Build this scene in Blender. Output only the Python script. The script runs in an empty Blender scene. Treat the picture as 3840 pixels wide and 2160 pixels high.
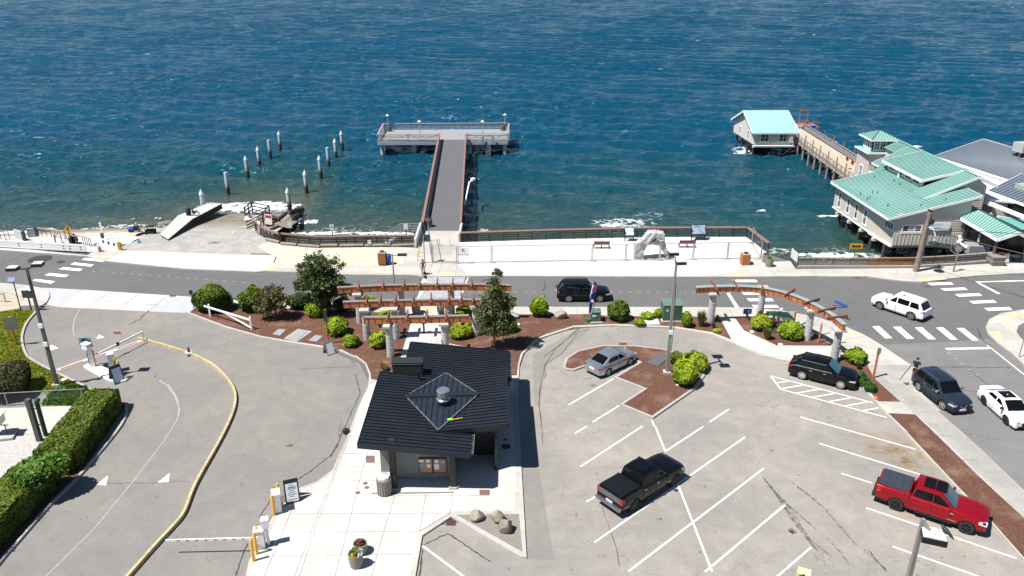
import bpy, bmesh, math, random
import numpy as np
from mathutils import Vector, Matrix
random.seed(11); rng = np.random.default_rng(11)
SC = bpy.context.scene; COL = SC.collection
R = math.radians
# ---------------------------------------------------------------- survey of the photograph: pixel -> real point on a level
FOC = 2950.0; PITCH = R(23.0); CAMH = 30.2
REG = dict(A=(0,700,2.6833),B=(700,400,2.6833),C=(1340,380,2.6833),D=(2100,700,2.6833),E=(2680,360,3.5778),F=(3040,460,3.22),
 G=(2880,800,2.6833),H=(700,900,2.6833),I=(0,1020,2.6833),J=(0,1440,2.0125),K=(880,1620,2.6833),L=(1220,1180,2.6833),
 M=(1200,1000,2.6833),N=(2040,1040,2.6833),O=(2100,1600,2.6833),Q=(2880,1620,2.6833),R=(2880,1240,2.6833),S=(2560,1020,3.788),
 T=(3400,700,4.527),U=(1560,830,6.3),V=(2180,840,5.574),X=(880,740,7.155),W=(0,0,.67083),Y=(0,820,5.3667),Z=(280,1250,6.3))
def ray(r, x, y):
    a = REG[r]; u = a[0]+x/a[2]; v = a[1]+y/a[2]
    X = (u-1920)/FOC; Yv = (1080-v)/FOC
    return Vector((X, math.cos(PITCH)+Yv*math.sin(PITCH), -math.sin(PITCH)+Yv*math.cos(PITCH)))
def g(r, x, y, z=0.0):
    d = ray(r, x, y); k = (z-CAMH)/d.z
    return Vector((d.x*k, d.y*k, z))
def gy(r, x, y, Y):
    d = ray(r, x, y); k = Y/d.y
    return Vector((d.x*k, Y, CAMH+d.z*k))
def gf(r, x, y, f):
    z = -1.0
    for _ in range(25):
        p = g(r, x, y, z); z = .5*z+.5*f(p.x, p.y)
    return g(r, x, y, z)
def pp(spec, z=0.0):
    """'H 0,720 90,665 W 600,757' -> list of points on level z"""
    out = []; r = None
    for t in spec.split():
        if ',' in t:
            a, b = t.split(','); out.append(g(r, float(a), float(b), z))
        else: r = t
    return out
def mpx(r, p):   # metres covered by one pixel of region r at point p
    return (p-Vector((0,0,CAMH))).length/FOC/REG[r][2]
# ---------------------------------------------------------------- objects
ORG = {}
def tag(o, label=None, cat=None, group=None, kind=None):
    if label: o['label'] = label
    if cat: o['category'] = cat
    if group: o['group'] = group
    if kind: o['kind'] = kind
    return o
def thing(name, label, cat, loc=(0,0,0), group=None):
    o = bpy.data.objects.new(name, None); COL.objects.link(o)
    o.location = loc; o.empty_display_size = .3; ORG[o] = Vector(loc)
    return tag(o, label, cat, group)
def link(name, me, parent=None, loc=None):
    o = bpy.data.objects.new(name, me); COL.objects.link(o)
    if parent is not None:
        o.parent = parent; ORG[o] = ORG[parent] + (Vector(loc) if loc else Vector((0,0,0)))
    else: ORG[o] = Vector(loc) if loc else Vector((0,0,0))
    if loc: o.location = loc
    return o
def copy_tree(o, parent=None, col=None):
    c = o.copy(); COL.objects.link(c); ORG[c] = ORG.get(o, Vector((0,0,0))).copy()
    if parent is not None: c.parent = parent
    for ch in list(o.children): copy_tree(ch, c)
    return c
class MB:
    def __init__(s): s.v = []; s.f = []
    def add(s, vs, fs):
        n = len(s.v); s.v += [tuple(v) for v in vs]; s.f += [tuple(i+n for i in f) for f in fs]; return s
    def poly(s, pts): return s.add(pts, [tuple(range(len(pts)))])
    def prism(s, pts, z0, z1):
        n = len(pts)
        a = sum(pts[i][0]*pts[(i+1)%n][1]-pts[(i+1)%n][0]*pts[i][1] for i in range(n))
        if a < 0: pts = pts[::-1]
        vs = [(p[0],p[1],z0) for p in pts]+[(p[0],p[1],z1) for p in pts]
        fs = [tuple(range(n,2*n)), tuple(range(n-1,-1,-1))]+[(i,(i+1)%n,n+(i+1)%n,n+i) for i in range(n)]
        return s.add(vs, fs)
    def box(s, c, d, rz=0, rx=0, ry=0):
        M = Matrix.Translation(c) @ Matrix.Rotation(rz,4,'Z') @ Matrix.Rotation(ry,4,'Y') @ Matrix.Rotation(rx,4,'X')
        vs = [M @ Vector((x*d[0]/2,y*d[1]/2,z*d[2]/2)) for z in (-1,1) for y in (-1,1) for x in (-1,1)]
        return s.add(vs, [(0,2,3,1),(4,5,7,6),(0,1,5,4),(2,6,7,3),(0,4,6,2),(1,3,7,5)])
    def bar(s, p, q, w, h, up=(0,0,1)):
        p = Vector(p); q = Vector(q); d = (q-p)
        if d.length < 1e-6: return s
        d.normalize(); u = Vector(up)
        if abs(d.dot(u)) > .98: u = Vector((0,1,0))
        a = d.cross(u).normalized(); b = a.cross(d).normalized()
        vs = [e+a*(x*w/2)+b*(z*h/2) for e in (p,q) for z in (-1,1) for x in (-1,1)]
        return s.add(vs, [(0,2,3,1),(4,5,7,6),(0,1,5,4),(2,6,7,3),(0,4,6,2),(1,3,7,5)])
    def path(s, pts, r, n=8):
        pts = [Vector(p) for p in pts]; m = len(pts); rr = r if isinstance(r,(list,tuple)) else [r]*m
        vs = []; fs = []
        d0 = (pts[1]-pts[0]).normalized(); u = Vector((0,0,1)) if abs(d0.z)<.9 else Vector((1,0,0))
        for i in range(m):
            d = ((pts[min(i+1,m-1)]-pts[max(i-1,0)])).normalized()
            a = d.cross(u).normalized(); b = a.cross(d).normalized(); u = b
            for k in range(n):
                t = 2*math.pi*k/n; vs.append(pts[i]+(a*math.cos(t)+b*math.sin(t))*rr[i])
        for i in range(m-1):
            for k in range(n): fs.append((i*n+k,i*n+(k+1)%n,(i+1)*n+(k+1)%n,(i+1)*n+k))
        fs += [tuple(range(n-1,-1,-1)), tuple((m-1)*n+k for k in range(n))]
        return s.add(vs, fs)
    def lathe(s, prof, c=(0,0,0), n=16, M=None, cap=True):
        vs = []; fs = []; m = len(prof); c = Vector(c)
        for (r,z) in prof:
            for k in range(n):
                t = 2*math.pi*k/n; p = Vector((r*math.cos(t), r*math.sin(t), z))
                vs.append((M @ p if M else p)+c)
        for i in range(m-1):
            for k in range(n): fs.append((i*n+k,i*n+(k+1)%n,(i+1)*n+(k+1)%n,(i+1)*n+k))
        if cap: fs += [tuple(range(n-1,-1,-1)), tuple((m-1)*n+k for k in range(n))]
        return s.add(vs, fs)
    def build(s, name, mat, parent=None, smooth=None, bevel=0, top=None):
        me = bpy.data.meshes.new(name)
        if parent is not None: off = ORG[parent]; loc = None
        elif top == 0: off = Vector((0,0,0)); loc = None
        else:
            a = np.array(s.v); off = Vector(((a[:,0].min()+a[:,0].max())/2,(a[:,1].min()+a[:,1].max())/2,a[:,2].min())); loc = off
        me.from_pydata([Vector(v)-off for v in s.v], [], s.f)
        bm = bmesh.new(); bm.from_mesh(me)
        ng = [f for f in bm.faces if len(f.verts) > 4]
        if ng: bmesh.ops.triangulate(bm, faces=ng, ngon_method='EAR_CLIP')
        bmesh.ops.recalc_face_normals(bm, faces=bm.faces)
        if bevel: bmesh.ops.bevel(bm, geom=[e for e in bm.edges if len(e.link_faces)==2 and e.calc_face_angle(0)>.5], offset=bevel, segments=2, affect='EDGES', profile=.6)
        bm.to_mesh(me); bm.free()
        if smooth:
            me.polygons.foreach_set('use_smooth', [True]*len(me.polygons)); me.set_sharp_from_angle(angle=R(smooth))
        if mat: me.materials.append(mat)
        return link(name, me, parent, loc)
def sheet(name, pts, z, mat, kind='structure', th=0):
    """a flat polygon facing up (with thickness th downwards)"""
    b = MB()
    if th: b.prism(pts, z-th, z)
    else:
        n = len(pts); a = sum(pts[i][0]*pts[(i+1)%n][1]-pts[(i+1)%n][0]*pts[i][1] for i in range(n))
        b.poly([(p[0],p[1],z) for p in (pts if a > 0 else pts[::-1])])
    o = b.build(name, mat, top=0)
    if not th and o.data.polygons and o.data.polygons[0].normal.z < 0: o.data.flip_normals()
    o['kind'] = kind
    return o
def smoothline(pts, k=4):
    out = []; n = len(pts)
    for i in range(n-1):
        p0 = pts[max(i-1,0)]; p1 = pts[i]; p2 = pts[i+1]; p3 = pts[min(i+2,n-1)]
        for j in range(k):
            t = j/k
            out.append(.5*((2*p1)+(p2-p0)*t+(2*p0-5*p1+4*p2-p3)*t*t+(3*p1-p0-3*p2+p3)*t**3))
    return out+[pts[-1]]
def offset(pts, d, closed=False):
    out = []; n = len(pts)
    for i in range(n):
        a = pts[(i-1)%n] if closed or i>0 else pts[i]; b = pts[(i+1)%n] if closed or i<n-1 else pts[i]
        t = Vector((b.x-a.x,b.y-a.y,0))
        if t.length < 1e-6: out.append(pts[i].copy()); continue
        t.normalize(); out.append(pts[i]+Vector((-t.y,t.x,0))*d)
    return out
def inset(pts, d):
    a = sum(pts[i].x*pts[(i+1)%len(pts)].y-pts[(i+1)%len(pts)].x*pts[i].y for i in range(len(pts)))
    n = len(pts); out = []
    for i in range(n):
        p = pts[i]; e1 = (p-pts[i-1]); e2 = (pts[(i+1)%n]-p); e1.z = e2.z = 0
        e1.normalize(); e2.normalize()
        n1 = Vector((-e1.y,e1.x,0)); n2 = Vector((-e2.y,e2.x,0)); b = n1+n2
        if b.length < .2: b = n1
        b.normalize(); c = max(.35, b.dot(n1))
        out.append(p + b*(d/c)*(1 if a > 0 else -1))
    return out
def ribbon(pts, w, z0, z1):
    """strip solid along pts, w wide"""
    l = offset(pts, w/2); r = offset(pts, -w/2); b = MB(); n = len(pts)
    vs = []
    for i in range(n): vs += [(l[i].x,l[i].y,z0),(r[i].x,r[i].y,z0),(r[i].x,r[i].y,z1),(l[i].x,l[i].y,z1)]
    fs = []
    for i in range(n-1):
        for k in range(4): fs.append((4*i+k,4*i+(k+1)%4,4*i+4+(k+1)%4,4*i+4+k))
    fs += [(0,1,2,3),(4*n-1,4*n-2,4*n-3,4*n-4)]
    return b.add(vs, fs)
def kerb(spec, w=.17, h=.15, mat=None, k=4, name='kerb', z=.0):
    pts = smoothline(pp(spec, h), k) if k else pp(spec, h)
    o = ribbon(pts, w, -.05, h).build(name, mat, top=0, smooth=40); o['kind'] = 'structure'; return o
# ---------------------------------------------------------------- materials
def nt(m): return m.node_tree.nodes, m.node_tree.links
def newmat(name):
    m = bpy.data.materials.new(name); m.use_nodes = True
    return m, m.node_tree.nodes, m.node_tree.links, m.node_tree.nodes['Principled BSDF']
def c4(c): return (c[0],c[1],c[2],1)
def geopos(N): return N.new('ShaderNodeNewGeometry').outputs['Position']
def noise_n(N, L, vec, scale, detail=4, rough=.55, dist=0, stretch=None):
    if stretch:
        mp = N.new('ShaderNodeMapping'); mp.inputs['Scale'].default_value = stretch; L.new(vec, mp.inputs[0]); vec = mp.outputs[0]
    n = N.new('ShaderNodeTexNoise'); n.inputs['Scale'].default_value = scale; n.inputs['Detail'].default_value = detail
    n.inputs['Roughness'].default_value = rough; n.inputs['Distortion'].default_value = dist; L.new(vec, n.inputs['Vector'])
    return n.outputs['Fac']
def ramp(N, L, fac, stops):
    r = N.new('ShaderNodeValToRGB'); e = r.color_ramp.elements
    while len(e) < len(stops): e.new(.5)
    for i,(p,c) in enumerate(stops): e[i].position = p; e[i].color = c4(c) if not isinstance(c,float) else (c,c,c,1)
    L.new(fac, r.inputs[0]); return r.outputs[0]
def mixc(N, L, fac, a, b, mode='MIX'):
    m = N.new('ShaderNodeMix'); m.data_type = 'RGBA'; m.blend_type = mode
    if isinstance(fac,(int,float)): m.inputs[0].default_value = fac
    else: L.new(fac, m.inputs[0])
    for i,c in ((6,a),(7,b)):
        if isinstance(c,(tuple,list)): m.inputs[i].default_value = c4(c)
        else: L.new(c, m.inputs[i])
    return m.outputs[2]
def mth(N, L, op, a, b=None, clamp=False):
    m = N.new('ShaderNodeMath'); m.operation = op; m.use_clamp = clamp
    for i,x in enumerate((a,b)):
        if x is None: continue
        if isinstance(x,(int,float)): m.inputs[i].default_value = x
        else: L.new(x, m.inputs[i])
    return m.outputs[0]
def bump(N, L, B, h, strength=.3, dist=.02):
    b = N.new('ShaderNodeBump'); b.inputs['Strength'].default_value = strength; b.inputs['Distance'].default_value = dist
    L.new(h, b.inputs['Height']); L.new(b.outputs[0], B.inputs['Normal']); return b
MATS = {}
def mat(name, col, rough=.6, metal=0, var=.12, vs=1.5, bmp=0, bs=30, coat=0, spec=.5):
    if name in MATS: return MATS[name]
    m, N, L, B = newmat(name); MATS[name] = m
    B.inputs['Roughness'].default_value = rough; B.inputs['Metallic'].default_value = metal
    B.inputs['Specular IOR Level'].default_value = spec
    if coat: B.inputs['Coat Weight'].default_value = coat; B.inputs['Coat Roughness'].default_value = .04
    p = geopos(N)
    if var:
        a = noise_n(N,L,p,vs,5); b = noise_n(N,L,p,vs*9,3)
        s = mth(N,L,'ADD',mth(N,L,'MULTIPLY',a,.65),mth(N,L,'MULTIPLY',b,.35))
        c = ramp(N,L,s,[(.3,tuple(x*(1-var) for x in col)),(.7,tuple(min(1,x*(1+var)) for x in col))])
        L.new(c, B.inputs['Base Color'])
    else: B.inputs['Base Color'].default_value = c4(col)
    if bmp: bump(N,L,B,noise_n(N,L,p,bs,4),bmp,.02)
    return m
def asphalt(name, col, warm, stain=.25, crack=.0, seed=0):
    m, N, L, B = newmat(name); p = geopos(N); B.inputs['Roughness'].default_value = .9; B.inputs['Specular IOR Level'].default_value = .25
    big = noise_n(N,L,p,.13,6,.6); mid = noise_n(N,L,p,.9,6,.65,.4); fine = noise_n(N,L,p,14,3,.7)
    c = mixc(N,L,ramp(N,L,big,[(.38,0.),(.66,1.)]),col,warm)
    c = mixc(N,L,mth(N,L,'MULTIPLY',ramp(N,L,mid,[(.35,1.),(.62,0.)]),stain),c,tuple(x*.62 for x in col))
    c = mixc(N,L,mth(N,L,'MULTIPLY',ramp(N,L,mid,[(.6,0.),(.8,1.)]),stain*.7),c,tuple(min(1,x*1.45) for x in warm))
    f = ramp(N,L,fine,[(.25,tuple([.72]*3)),(.75,tuple([1.28]*3))]); c = mixc(N,L,1.0,c,f,'MULTIPLY')
    sp = noise_n(N,L,p,2.3,2,.5); spots = ramp(N,L,sp,[(.70,0.),(.74,1.)])
    c = mixc(N,L,mth(N,L,'MULTIPLY',spots,.5),c,tuple(x*.35 for x in col))
    if crack:
        v = N.new('ShaderNodeTexVoronoi'); v.feature = 'DISTANCE_TO_EDGE'; v.inputs['Scale'].default_value = .11
        d = N.new('ShaderNodeVectorMath'); d.operation = 'ADD'; dn = N.new('ShaderNodeTexNoise'); dn.inputs['Scale'].default_value = .5; dn.inputs['Detail'].default_value = 6
        sc = N.new('ShaderNodeVectorMath'); sc.operation = 'SCALE'; sc.inputs['Scale'].default_value = 3.5
        L.new(p, dn.inputs['Vector']); L.new(dn.outputs['Color'], sc.inputs[0]); L.new(p, d.inputs[0]); L.new(sc.outputs[0], d.inputs[1]); L.new(d.outputs[0], v.inputs['Vector'])
        k = mth(N,L,'MULTIPLY',mth(N,L,'LESS_THAN',v.outputs['Distance'],.0022),mth(N,L,'GREATER_THAN',big,.47))
        c = mixc(N,L,mth(N,L,'MULTIPLY',k,crack),c,tuple(x*.3 for x in col))
    L.new(c,B.inputs['Base Color']); bump(N,L,B,fine,.25,.01); MATS[name] = m
    return m
def standing(name, col, rough=.35, metal=.35):
    return mat(name, col, rough, metal, .10, .7)
LIME=(.20,.36,.016); LIMED=(.035,.095,.008)
def foliage(name, dark, light, transl=.3, rough=.55):
    m, N, L, B = newmat(name); MATS[name] = m
    a = N.new('ShaderNodeAttribute'); a.attribute_name = 'tint'
    p = geopos(N); n = noise_n(N,L,p,3.0,3)
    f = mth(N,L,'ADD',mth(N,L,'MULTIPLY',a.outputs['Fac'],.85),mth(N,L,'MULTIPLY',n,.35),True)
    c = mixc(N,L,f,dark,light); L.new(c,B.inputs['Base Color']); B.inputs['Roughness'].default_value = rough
    B.inputs['Specular IOR Level'].default_value = .3
    t = N.new('ShaderNodeBsdfTranslucent'); L.new(c,t.inputs['Color']); mx = N.new('ShaderNodeMixShader'); mx.inputs[0].default_value = transl
    L.new(B.outputs[0],mx.inputs[1]); L.new(t.outputs[0],mx.inputs[2]); L.new(mx.outputs[0],N['Material Output'].inputs[0])
    return m
def slabs(name, col, bw, rh, off=.5):
    m, N, L, B = newmat(name); p = geopos(N); B.inputs['Roughness'].default_value = .88; B.inputs['Specular IOR Level'].default_value = .25; MATS[name] = m
    br = N.new('ShaderNodeTexBrick'); br.inputs['Scale'].default_value = 1; br.inputs['Brick Width'].default_value = bw; br.inputs['Row Height'].default_value = rh; br.inputs['Mortar Size'].default_value = 0; br.offset = off
    br.inputs['Color1'].default_value = (.90,.90,.89,1); br.inputs['Color2'].default_value = (1.05,1.045,1.03,1); L.new(p,br.inputs['Vector'])
    a = noise_n(N,L,p,.45,6,.65); b = noise_n(N,L,p,3.1,5,.7); sp = noise_n(N,L,p,2.7,2,.5)
    c = ramp(N,L,a,[(.3,tuple(x*.90 for x in col)),(.7,tuple(min(1,x*1.07) for x in col))]); c = mixc(N,L,1.0,c,br.outputs['Color'],'MULTIPLY')
    c = mixc(N,L,1.0,c,ramp(N,L,b,[(.3,(.90,.89,.87)),(.6,(1.03,1.03,1.03))]),'MULTIPLY'); c = mixc(N,L,mth(N,L,'MULTIPLY',ramp(N,L,sp,[(.72,0.),(.75,1.)]),.35),c,tuple(x*.45 for x in col))
    L.new(c,B.inputs['Base Color']); bump(N,L,B,b,.12,.02); return m
CONC = slabs('concrete',(.455,.435,.40),3.2,1.7)
CONCW = slabs('new_concrete',(.62,.615,.60),4.5,4.0)
CONCD = mat('old_concrete',(.36,.345,.32),.9,0,.2,.8,.25,10)
CONCR = mat('column_concrete',(.40,.40,.39),.85,0,.22,2.2,.2,14)
MULCH = None
WHITE = mat('white_paint',(.80,.80,.79),.5,0,.06,2)
ROADPAINT = mat('road_paint',(.82,.82,.80),.7,0,.10,3)
YELL = mat('yellow_paint',(.72,.40,.045),.45,0,.08,3)
YKERB = mat('worn_yellow_kerb',(.48,.385,.21),.85,0,.4,3)
YPALE = mat('faded_yellow_paint',(.74,.58,.24),.8,0,.2,2)
BLACK = mat('black_metal',(.014,.014,.016),.45,0,.1)
DARK = mat('dark_metal',(.035,.038,.042),.5,.3,.15)
STEEL = mat('galvanised_steel',(.42,.43,.44),.4,.7,.12)
GREYM = mat('grey_metal',(.25,.25,.25),.5,.3,.12)
WOODR = mat('red_cedar',(.46,.15,.055),.6,0,.35,5)
WOODC = mat('brown_cap_wood',(.24,.135,.115),.7,0,.15,3)
WOODD = mat('dark_brown_wood',(.045,.032,.028),.75,0,.3,4)
WOODG = mat('weathered_wood',(.27,.22,.175),.85,0,.35,4,.2,20)
GLASS = mat('window_glass',(.012,.017,.022),.06,0,0,spec=.8)
BLUE = mat('sign_blue',(.015,.09,.42),.4,0,.05)
GREENB = mat('utility_green',(.050,.105,.075),.5,0,.25,2)
def mulch():
    m, N, L, B = newmat('bark_mulch'); p = geopos(N); B.inputs['Roughness'].default_value = .95; B.inputs['Specular IOR Level'].default_value = .1
    a = noise_n(N,L,p,16,5,.75,1.2); b = noise_n(N,L,p,.55,5,.6)
    c = ramp(N,L,a,[(.28,(.032,.015,.010)),(.5,(.125,.060,.042)),(.72,(.31,.185,.135))])
    c = mixc(N,L,mth(N,L,'MULTIPLY',ramp(N,L,b,[(.52,0.),(.72,1.)]),.55),c,(.30,.20,.145))
    L.new(c,B.inputs['Base Color']); bump(N,L,B,a,.7,.06); return m
MULCH = mulch()
def text(s, size, mtl, M, parent, name='lettering', ax='CENTER', ext=.004):
    cu = bpy.data.curves.new('txt','FONT'); cu.body = s; cu.size = size; cu.align_x = ax; cu.align_y = 'CENTER'; cu.extrude = ext; cu.resolution_u = 2
    o = bpy.data.objects.new('txt', cu); COL.objects.link(o)
    dg = bpy.context.evaluated_depsgraph_get(); me = bpy.data.meshes.new_from_object(o.evaluated_get(dg))
    bpy.data.objects.remove(o)
    me.transform(M)
    if parent is not None: me.transform(Matrix.Translation(-ORG[parent]))
    me.materials.clear(); me.materials.append(mtl); me.name = name
    return link(name, me, parent)
def face(p, right, up):   # matrix whose x = right, y = up
    r = Vector(right).normalized(); u = Vector(up).normalized(); n = r.cross(u).normalized()
    return Matrix((( r.x,u.x,n.x,p[0]),(r.y,u.y,n.y,p[1]),(r.z,u.z,n.z,p[2]),(0,0,0,1)))
# ================================================================ SETTING
ROAD = asphalt('road_asphalt',(.125,.125,.127),(.145,.142,.138),.18,.25)
LOT = asphalt('lot_asphalt',(.25,.236,.218),(.335,.305,.265),.30,.35)
DRIVE = asphalt('drive_asphalt',(.205,.198,.19),(.255,.236,.205),.25,.3)
SEA = -2.5
# --- land
edge = [(-220,88.5),(-57.3,83.0),(-46.6,81.3),(-44.5,84),(-28.3,84),(-30.7,89.4),(-28.8,86.6),(-26.2,84.3),(-24.2,83.5),(-21.5,83.1),(-10.6,83.7),(-10.6,88.2),(-6,88.2),(-6,84.4),(5.5,85.3),(15.9,86.0),(27.2,86.1),(28.1,80.5),(29.7,78.5),(29.6,76.25),(41.8,76.5),(46.9,77.3),(51,77.9),(60,78.6),(260,88)]
land = [Vector((-260,88.5,0))]+[Vector((x,y,0)) for x,y in edge]+[Vector((260,-120,0)),Vector((-260,-120,0))]
sheet('ground', land, -.006, ROAD)
sheet('sea_wall', inset(land,.02), -.03, CONCD, th=3.4)
# --- boat ramp and beach
def rampz(x, y): return .003-max(0,y-84)*.129
def waterl(x): return float(np.interp(x,[-220,-65,-57,-48,-44.6,-40],[86,94.4,95.9,97.4,98.8,101]))
def beachz(x, y): return -.32-max(0,(y-84.2))*2.18/max(4,(waterl(x)-84.2))
def field(name, x0, x1, y0, y1, nx, ny, f, m, jag=0):
    b = MB(); vs = []; fs = []
    for j in range(ny+1):
        for i in range(nx+1):
            x = x0+(x1-x0)*i/nx; y = y0+(y1-y0)*j/ny; vs.append((x,y,f(x,y)+(random.uniform(-jag,jag) if 0<j<ny else 0)))
    for j in range(ny):
        for i in range(nx): k = j*(nx+1)+i; fs.append((k,k+1,k+nx+2,k+nx+1))
    o = b.add(vs,fs).build(name,m,top=0,smooth=60); o['kind'] = 'structure'
    if o.data.polygons[0].normal.z < 0: o.data.flip_normals()
    return o
m, N, L, B = newmat('ramp_concrete'); p = geopos(N); B.inputs['Roughness'].default_value = .85
sx = N.new('ShaderNodeSeparateXYZ'); L.new(p,sx.inputs[0])
wet = N.new('ShaderNodeMapRange'); wet.inputs[1].default_value = -1.75; wet.inputs[2].default_value = -1.0; L.new(sx.outputs[2],wet.inputs[0])
c = ramp(N,L,noise_n(N,L,p,.7,6,.65),[(.3,(.27,.255,.235)),(.7,(.41,.39,.36))])
c = mixc(N,L,wet.outputs[0],ramp(N,L,noise_n(N,L,p,1.1,6,.7),[(.35,(.14,.125,.09)),(.65,(.24,.215,.15))]),c); L.new(c,B.inputs['Base Color']); bump(N,L,B,noise_n(N,L,p,6,5),.3,.03)
RAMPM = m
sheet('boat_ramp', pp('H 0,110 850,140 960,60 950,40 835,0 700,-60 0,-60'), .0015, RAMPM)
field('boat_ramp',-43.6,-28.6,80.3,108,30,60,rampz,RAMPM)
m, N, L, B = newmat('beach_sand'); p = geopos(N); B.inputs['Roughness'].default_value = .95
sx = N.new('ShaderNodeSeparateXYZ'); L.new(p,sx.inputs[0])
wet = N.new('ShaderNodeMapRange'); wet.inputs[1].default_value = -2.35; wet.inputs[2].default_value = -1.75; L.new(sx.outputs[2],wet.inputs[0])
c = ramp(N,L,noise_n(N,L,p,1.2,6,.7),[(.32,(.36,.31,.25)),(.5,(.52,.47,.40)),(.7,(.64,.60,.54))])
c = mixc(N,L,wet.outputs[0],(.19,.165,.135),c); L.new(c,B.inputs['Base Color']); bump(N,L,B,noise_n(N,L,p,9,5),.5,.05)
field('beach',-200,-43.3,81.5,106,110,40,beachz,m,.03)
SHING = mat('shingle',(.16,.15,.14),.95,0,.45,5,.6,8)
field('shingle_beach',28.2,75,76.4,86,60,18,lambda x,y:-1.5-max(0,y-77.2)*.30,SHING,.05)
field('shingle_beach',-31,-10.7,83.6,92,40,16,lambda x,y:-1.9-max(0,y-84)*.17,SHING,.05)
# --- water
def water():
    ys = list(76*np.exp(np.linspace(0,math.log(950/76),800)))
    y = ys[-1]
    while y < 9000: y *= 1.05; ys.append(y)
    ys = np.array(ys); nr = len(ys); nc = 720
    t = np.linspace(-1,1,nc)
    Y = np.repeat(ys[:,None],nc,1); X = t[None,:]*(0.74*ys[:,None]+14)
    dy = np.gradient(ys)[:,None]; dx = (2*(0.74*ys+14)/nc)[:,None]
    cell = np.maximum(dy,dx*.8)
    Z = np.zeros_like(X); rg = np.random.default_rng(5)
    for i in range(90):
        lam = math.exp(rg.uniform(math.log(.9),math.log(11)))
        th = R(-98)+rg.normal(0,R(20) if lam > 5 else R(42)); k = 2*math.pi/lam
        a = .0080*lam*rg.uniform(.6,1.3); ph = rg.uniform(0,6.28)
        arg = k*(math.cos(th)*X+math.sin(th)*Y)+ph
        w = np.clip((lam/cell-2.2)/2.5,0,1)
        Z += a*w*(np.sin(arg)+.22*np.sin(2*arg+1.3))
    for i in range(9):
        lam = rg.uniform(6.0,10.5); th = R(-107)+rg.normal(0,R(7)); k = 2*math.pi/lam; ph = rg.uniform(0,6.28)
        arg = k*(math.cos(th)*X+math.sin(th)*Y)+ph; w = np.clip((lam/cell-2.2)/2.5,0,1); Z += .011*lam*w*(np.sin(arg)+.2*np.sin(2*arg+1.2))
    # groups of larger and smaller waves
    env = .8+.35*np.sin(X*.05+Y*.021+1)*np.sin(X*.017-Y*.043)
    shore = np.interp(X,[-220,-65,-57,-48,-44.6,-42,-29,-26,27,29,70],[86,94.4,95.9,97.4,98.8,104,104,86,86.2,80,80])
    off = Y-shore
    calm = np.clip(off/35,.25,1)
    Z = SEA+Z*env*calm
    # swell lines coming in
    Z += .16*np.exp(-((off-17-1.5*np.sin(X*.11))/2.0)**2)*(.5+.5*np.sin(X*.06+.6))
    Z += .20*np.exp(-((off-8.5-1.2*np.sin(X*.13+2))/1.4)**2)*(.5+.5*np.sin(X*.075+2.2))
    depth = np.clip(off/62+.10*np.sin(X*.06)*np.sin(Y*.08),0,1)
    foam = np.zeros_like(X)
    def blob(r,cx,cy,hw,hh,s=1.0,pw=2):
        c = g(r,cx,cy,SEA); rx = abs(g(r,cx+hw,cy,SEA).x-c.x); ry = abs(g(r,cx,cy-hh,SEA).y-c.y)
        e = ((X-c.x)/rx)**2+((Y-c.y)/ry)**2
        np.maximum(foam,s*np.clip(1.25-e**(pw/2)*.75,0,1),out=foam)
    for a in [('B',640,1010,450,62,1.0),('B',250,1000,150,45,.75),('B',1100,1000,70,28,.8),('B',1220,1165,120,20,1.0),('B',1400,1275,430,26,.95),('B',1950,1290,420,22,.9),('B',1800,1215,420,60,.45),
              ('B',1500,1240,420,40,.5),('A',150,465,300,22,.95),('A',480,412,90,14,.9),('A',1000,420,340,14,.85),('A',1300,400,300,14,.7),('A',1300,330,70,18,.7),('A',200,385,160,26,.5),('A',1650,385,110,14,.6),
              ('D',640,370,400,62,.66),('D',900,300,260,60,.5),('D',520,385,130,18,.9),('D',900,420,260,25,.6),('D',2020,250,55,9,1.0),('D',2180,640,130,40,.6),('D',2500,680,130,16,.95),('D',2480,420,120,40,.42),
              ('G',700,420,430,28,.85),('G',640,380,260,50,.5),('G',620,32,150,13,1.0),('G',560,80,160,60,.42),('G',120,380,160,35,.65),('G',1000,430,200,22,.8),
              ('E',380,740,170,50,.75),('E',700,815,240,16,.5),('E',1580,620,90,14,.7),('U',1560,230,190,40,.75),('U',1250,230,120,45,.5),('W',2155,236,22,1.6,.7),('W',370,135,14,1.2,.6)]: blob(*a)
    # wash along the walls
    for x0,x1,yy,s in ((-30,-11,84.8,.8),(-5.5,27,86.0,.35),(29.8,46,80.2,.7)):
        mk = ((X>x0)&(X<x1)); e = np.clip(1.0-(Y-yy)/2.2,0,1)*mk*s
        np.maximum(foam,e,out=foam)
    V = np.stack([X,Y,Z],-1).reshape(-1,3).astype(np.float32)
    me = bpy.data.meshes.new('water'); me.vertices.add(len(V)); me.vertices.foreach_set('co',V.ravel())
    i = np.arange((nr-1)*(nc-1)); rr = i//(nc-1); cc = i%(nc-1); a = rr*nc+cc
    q = np.stack([a,a+1,a+nc+1,a+nc],-1).astype(np.int32)
    me.loops.add(q.size); me.loops.foreach_set('vertex_index',q.ravel()); me.polygons.add(len(q))
    me.polygons.foreach_set('loop_start',np.arange(0,q.size,4,dtype=np.int32))
    me.update(calc_edges=True); me.polygons.foreach_set('use_smooth',[True]*len(me.polygons))
    for nm,arr in (('depth',depth),('foam',foam)):
        at = me.attributes.new(nm,'FLOAT','POINT'); at.data.foreach_set('value',arr.reshape(-1).astype(np.float32))
    m, N, L, B = newmat('sea_water'); p = geopos(N)
    ad = N.new('ShaderNodeAttribute'); ad.attribute_name = 'depth'; af = N.new('ShaderNodeAttribute'); af.attribute_name = 'foam'
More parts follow.
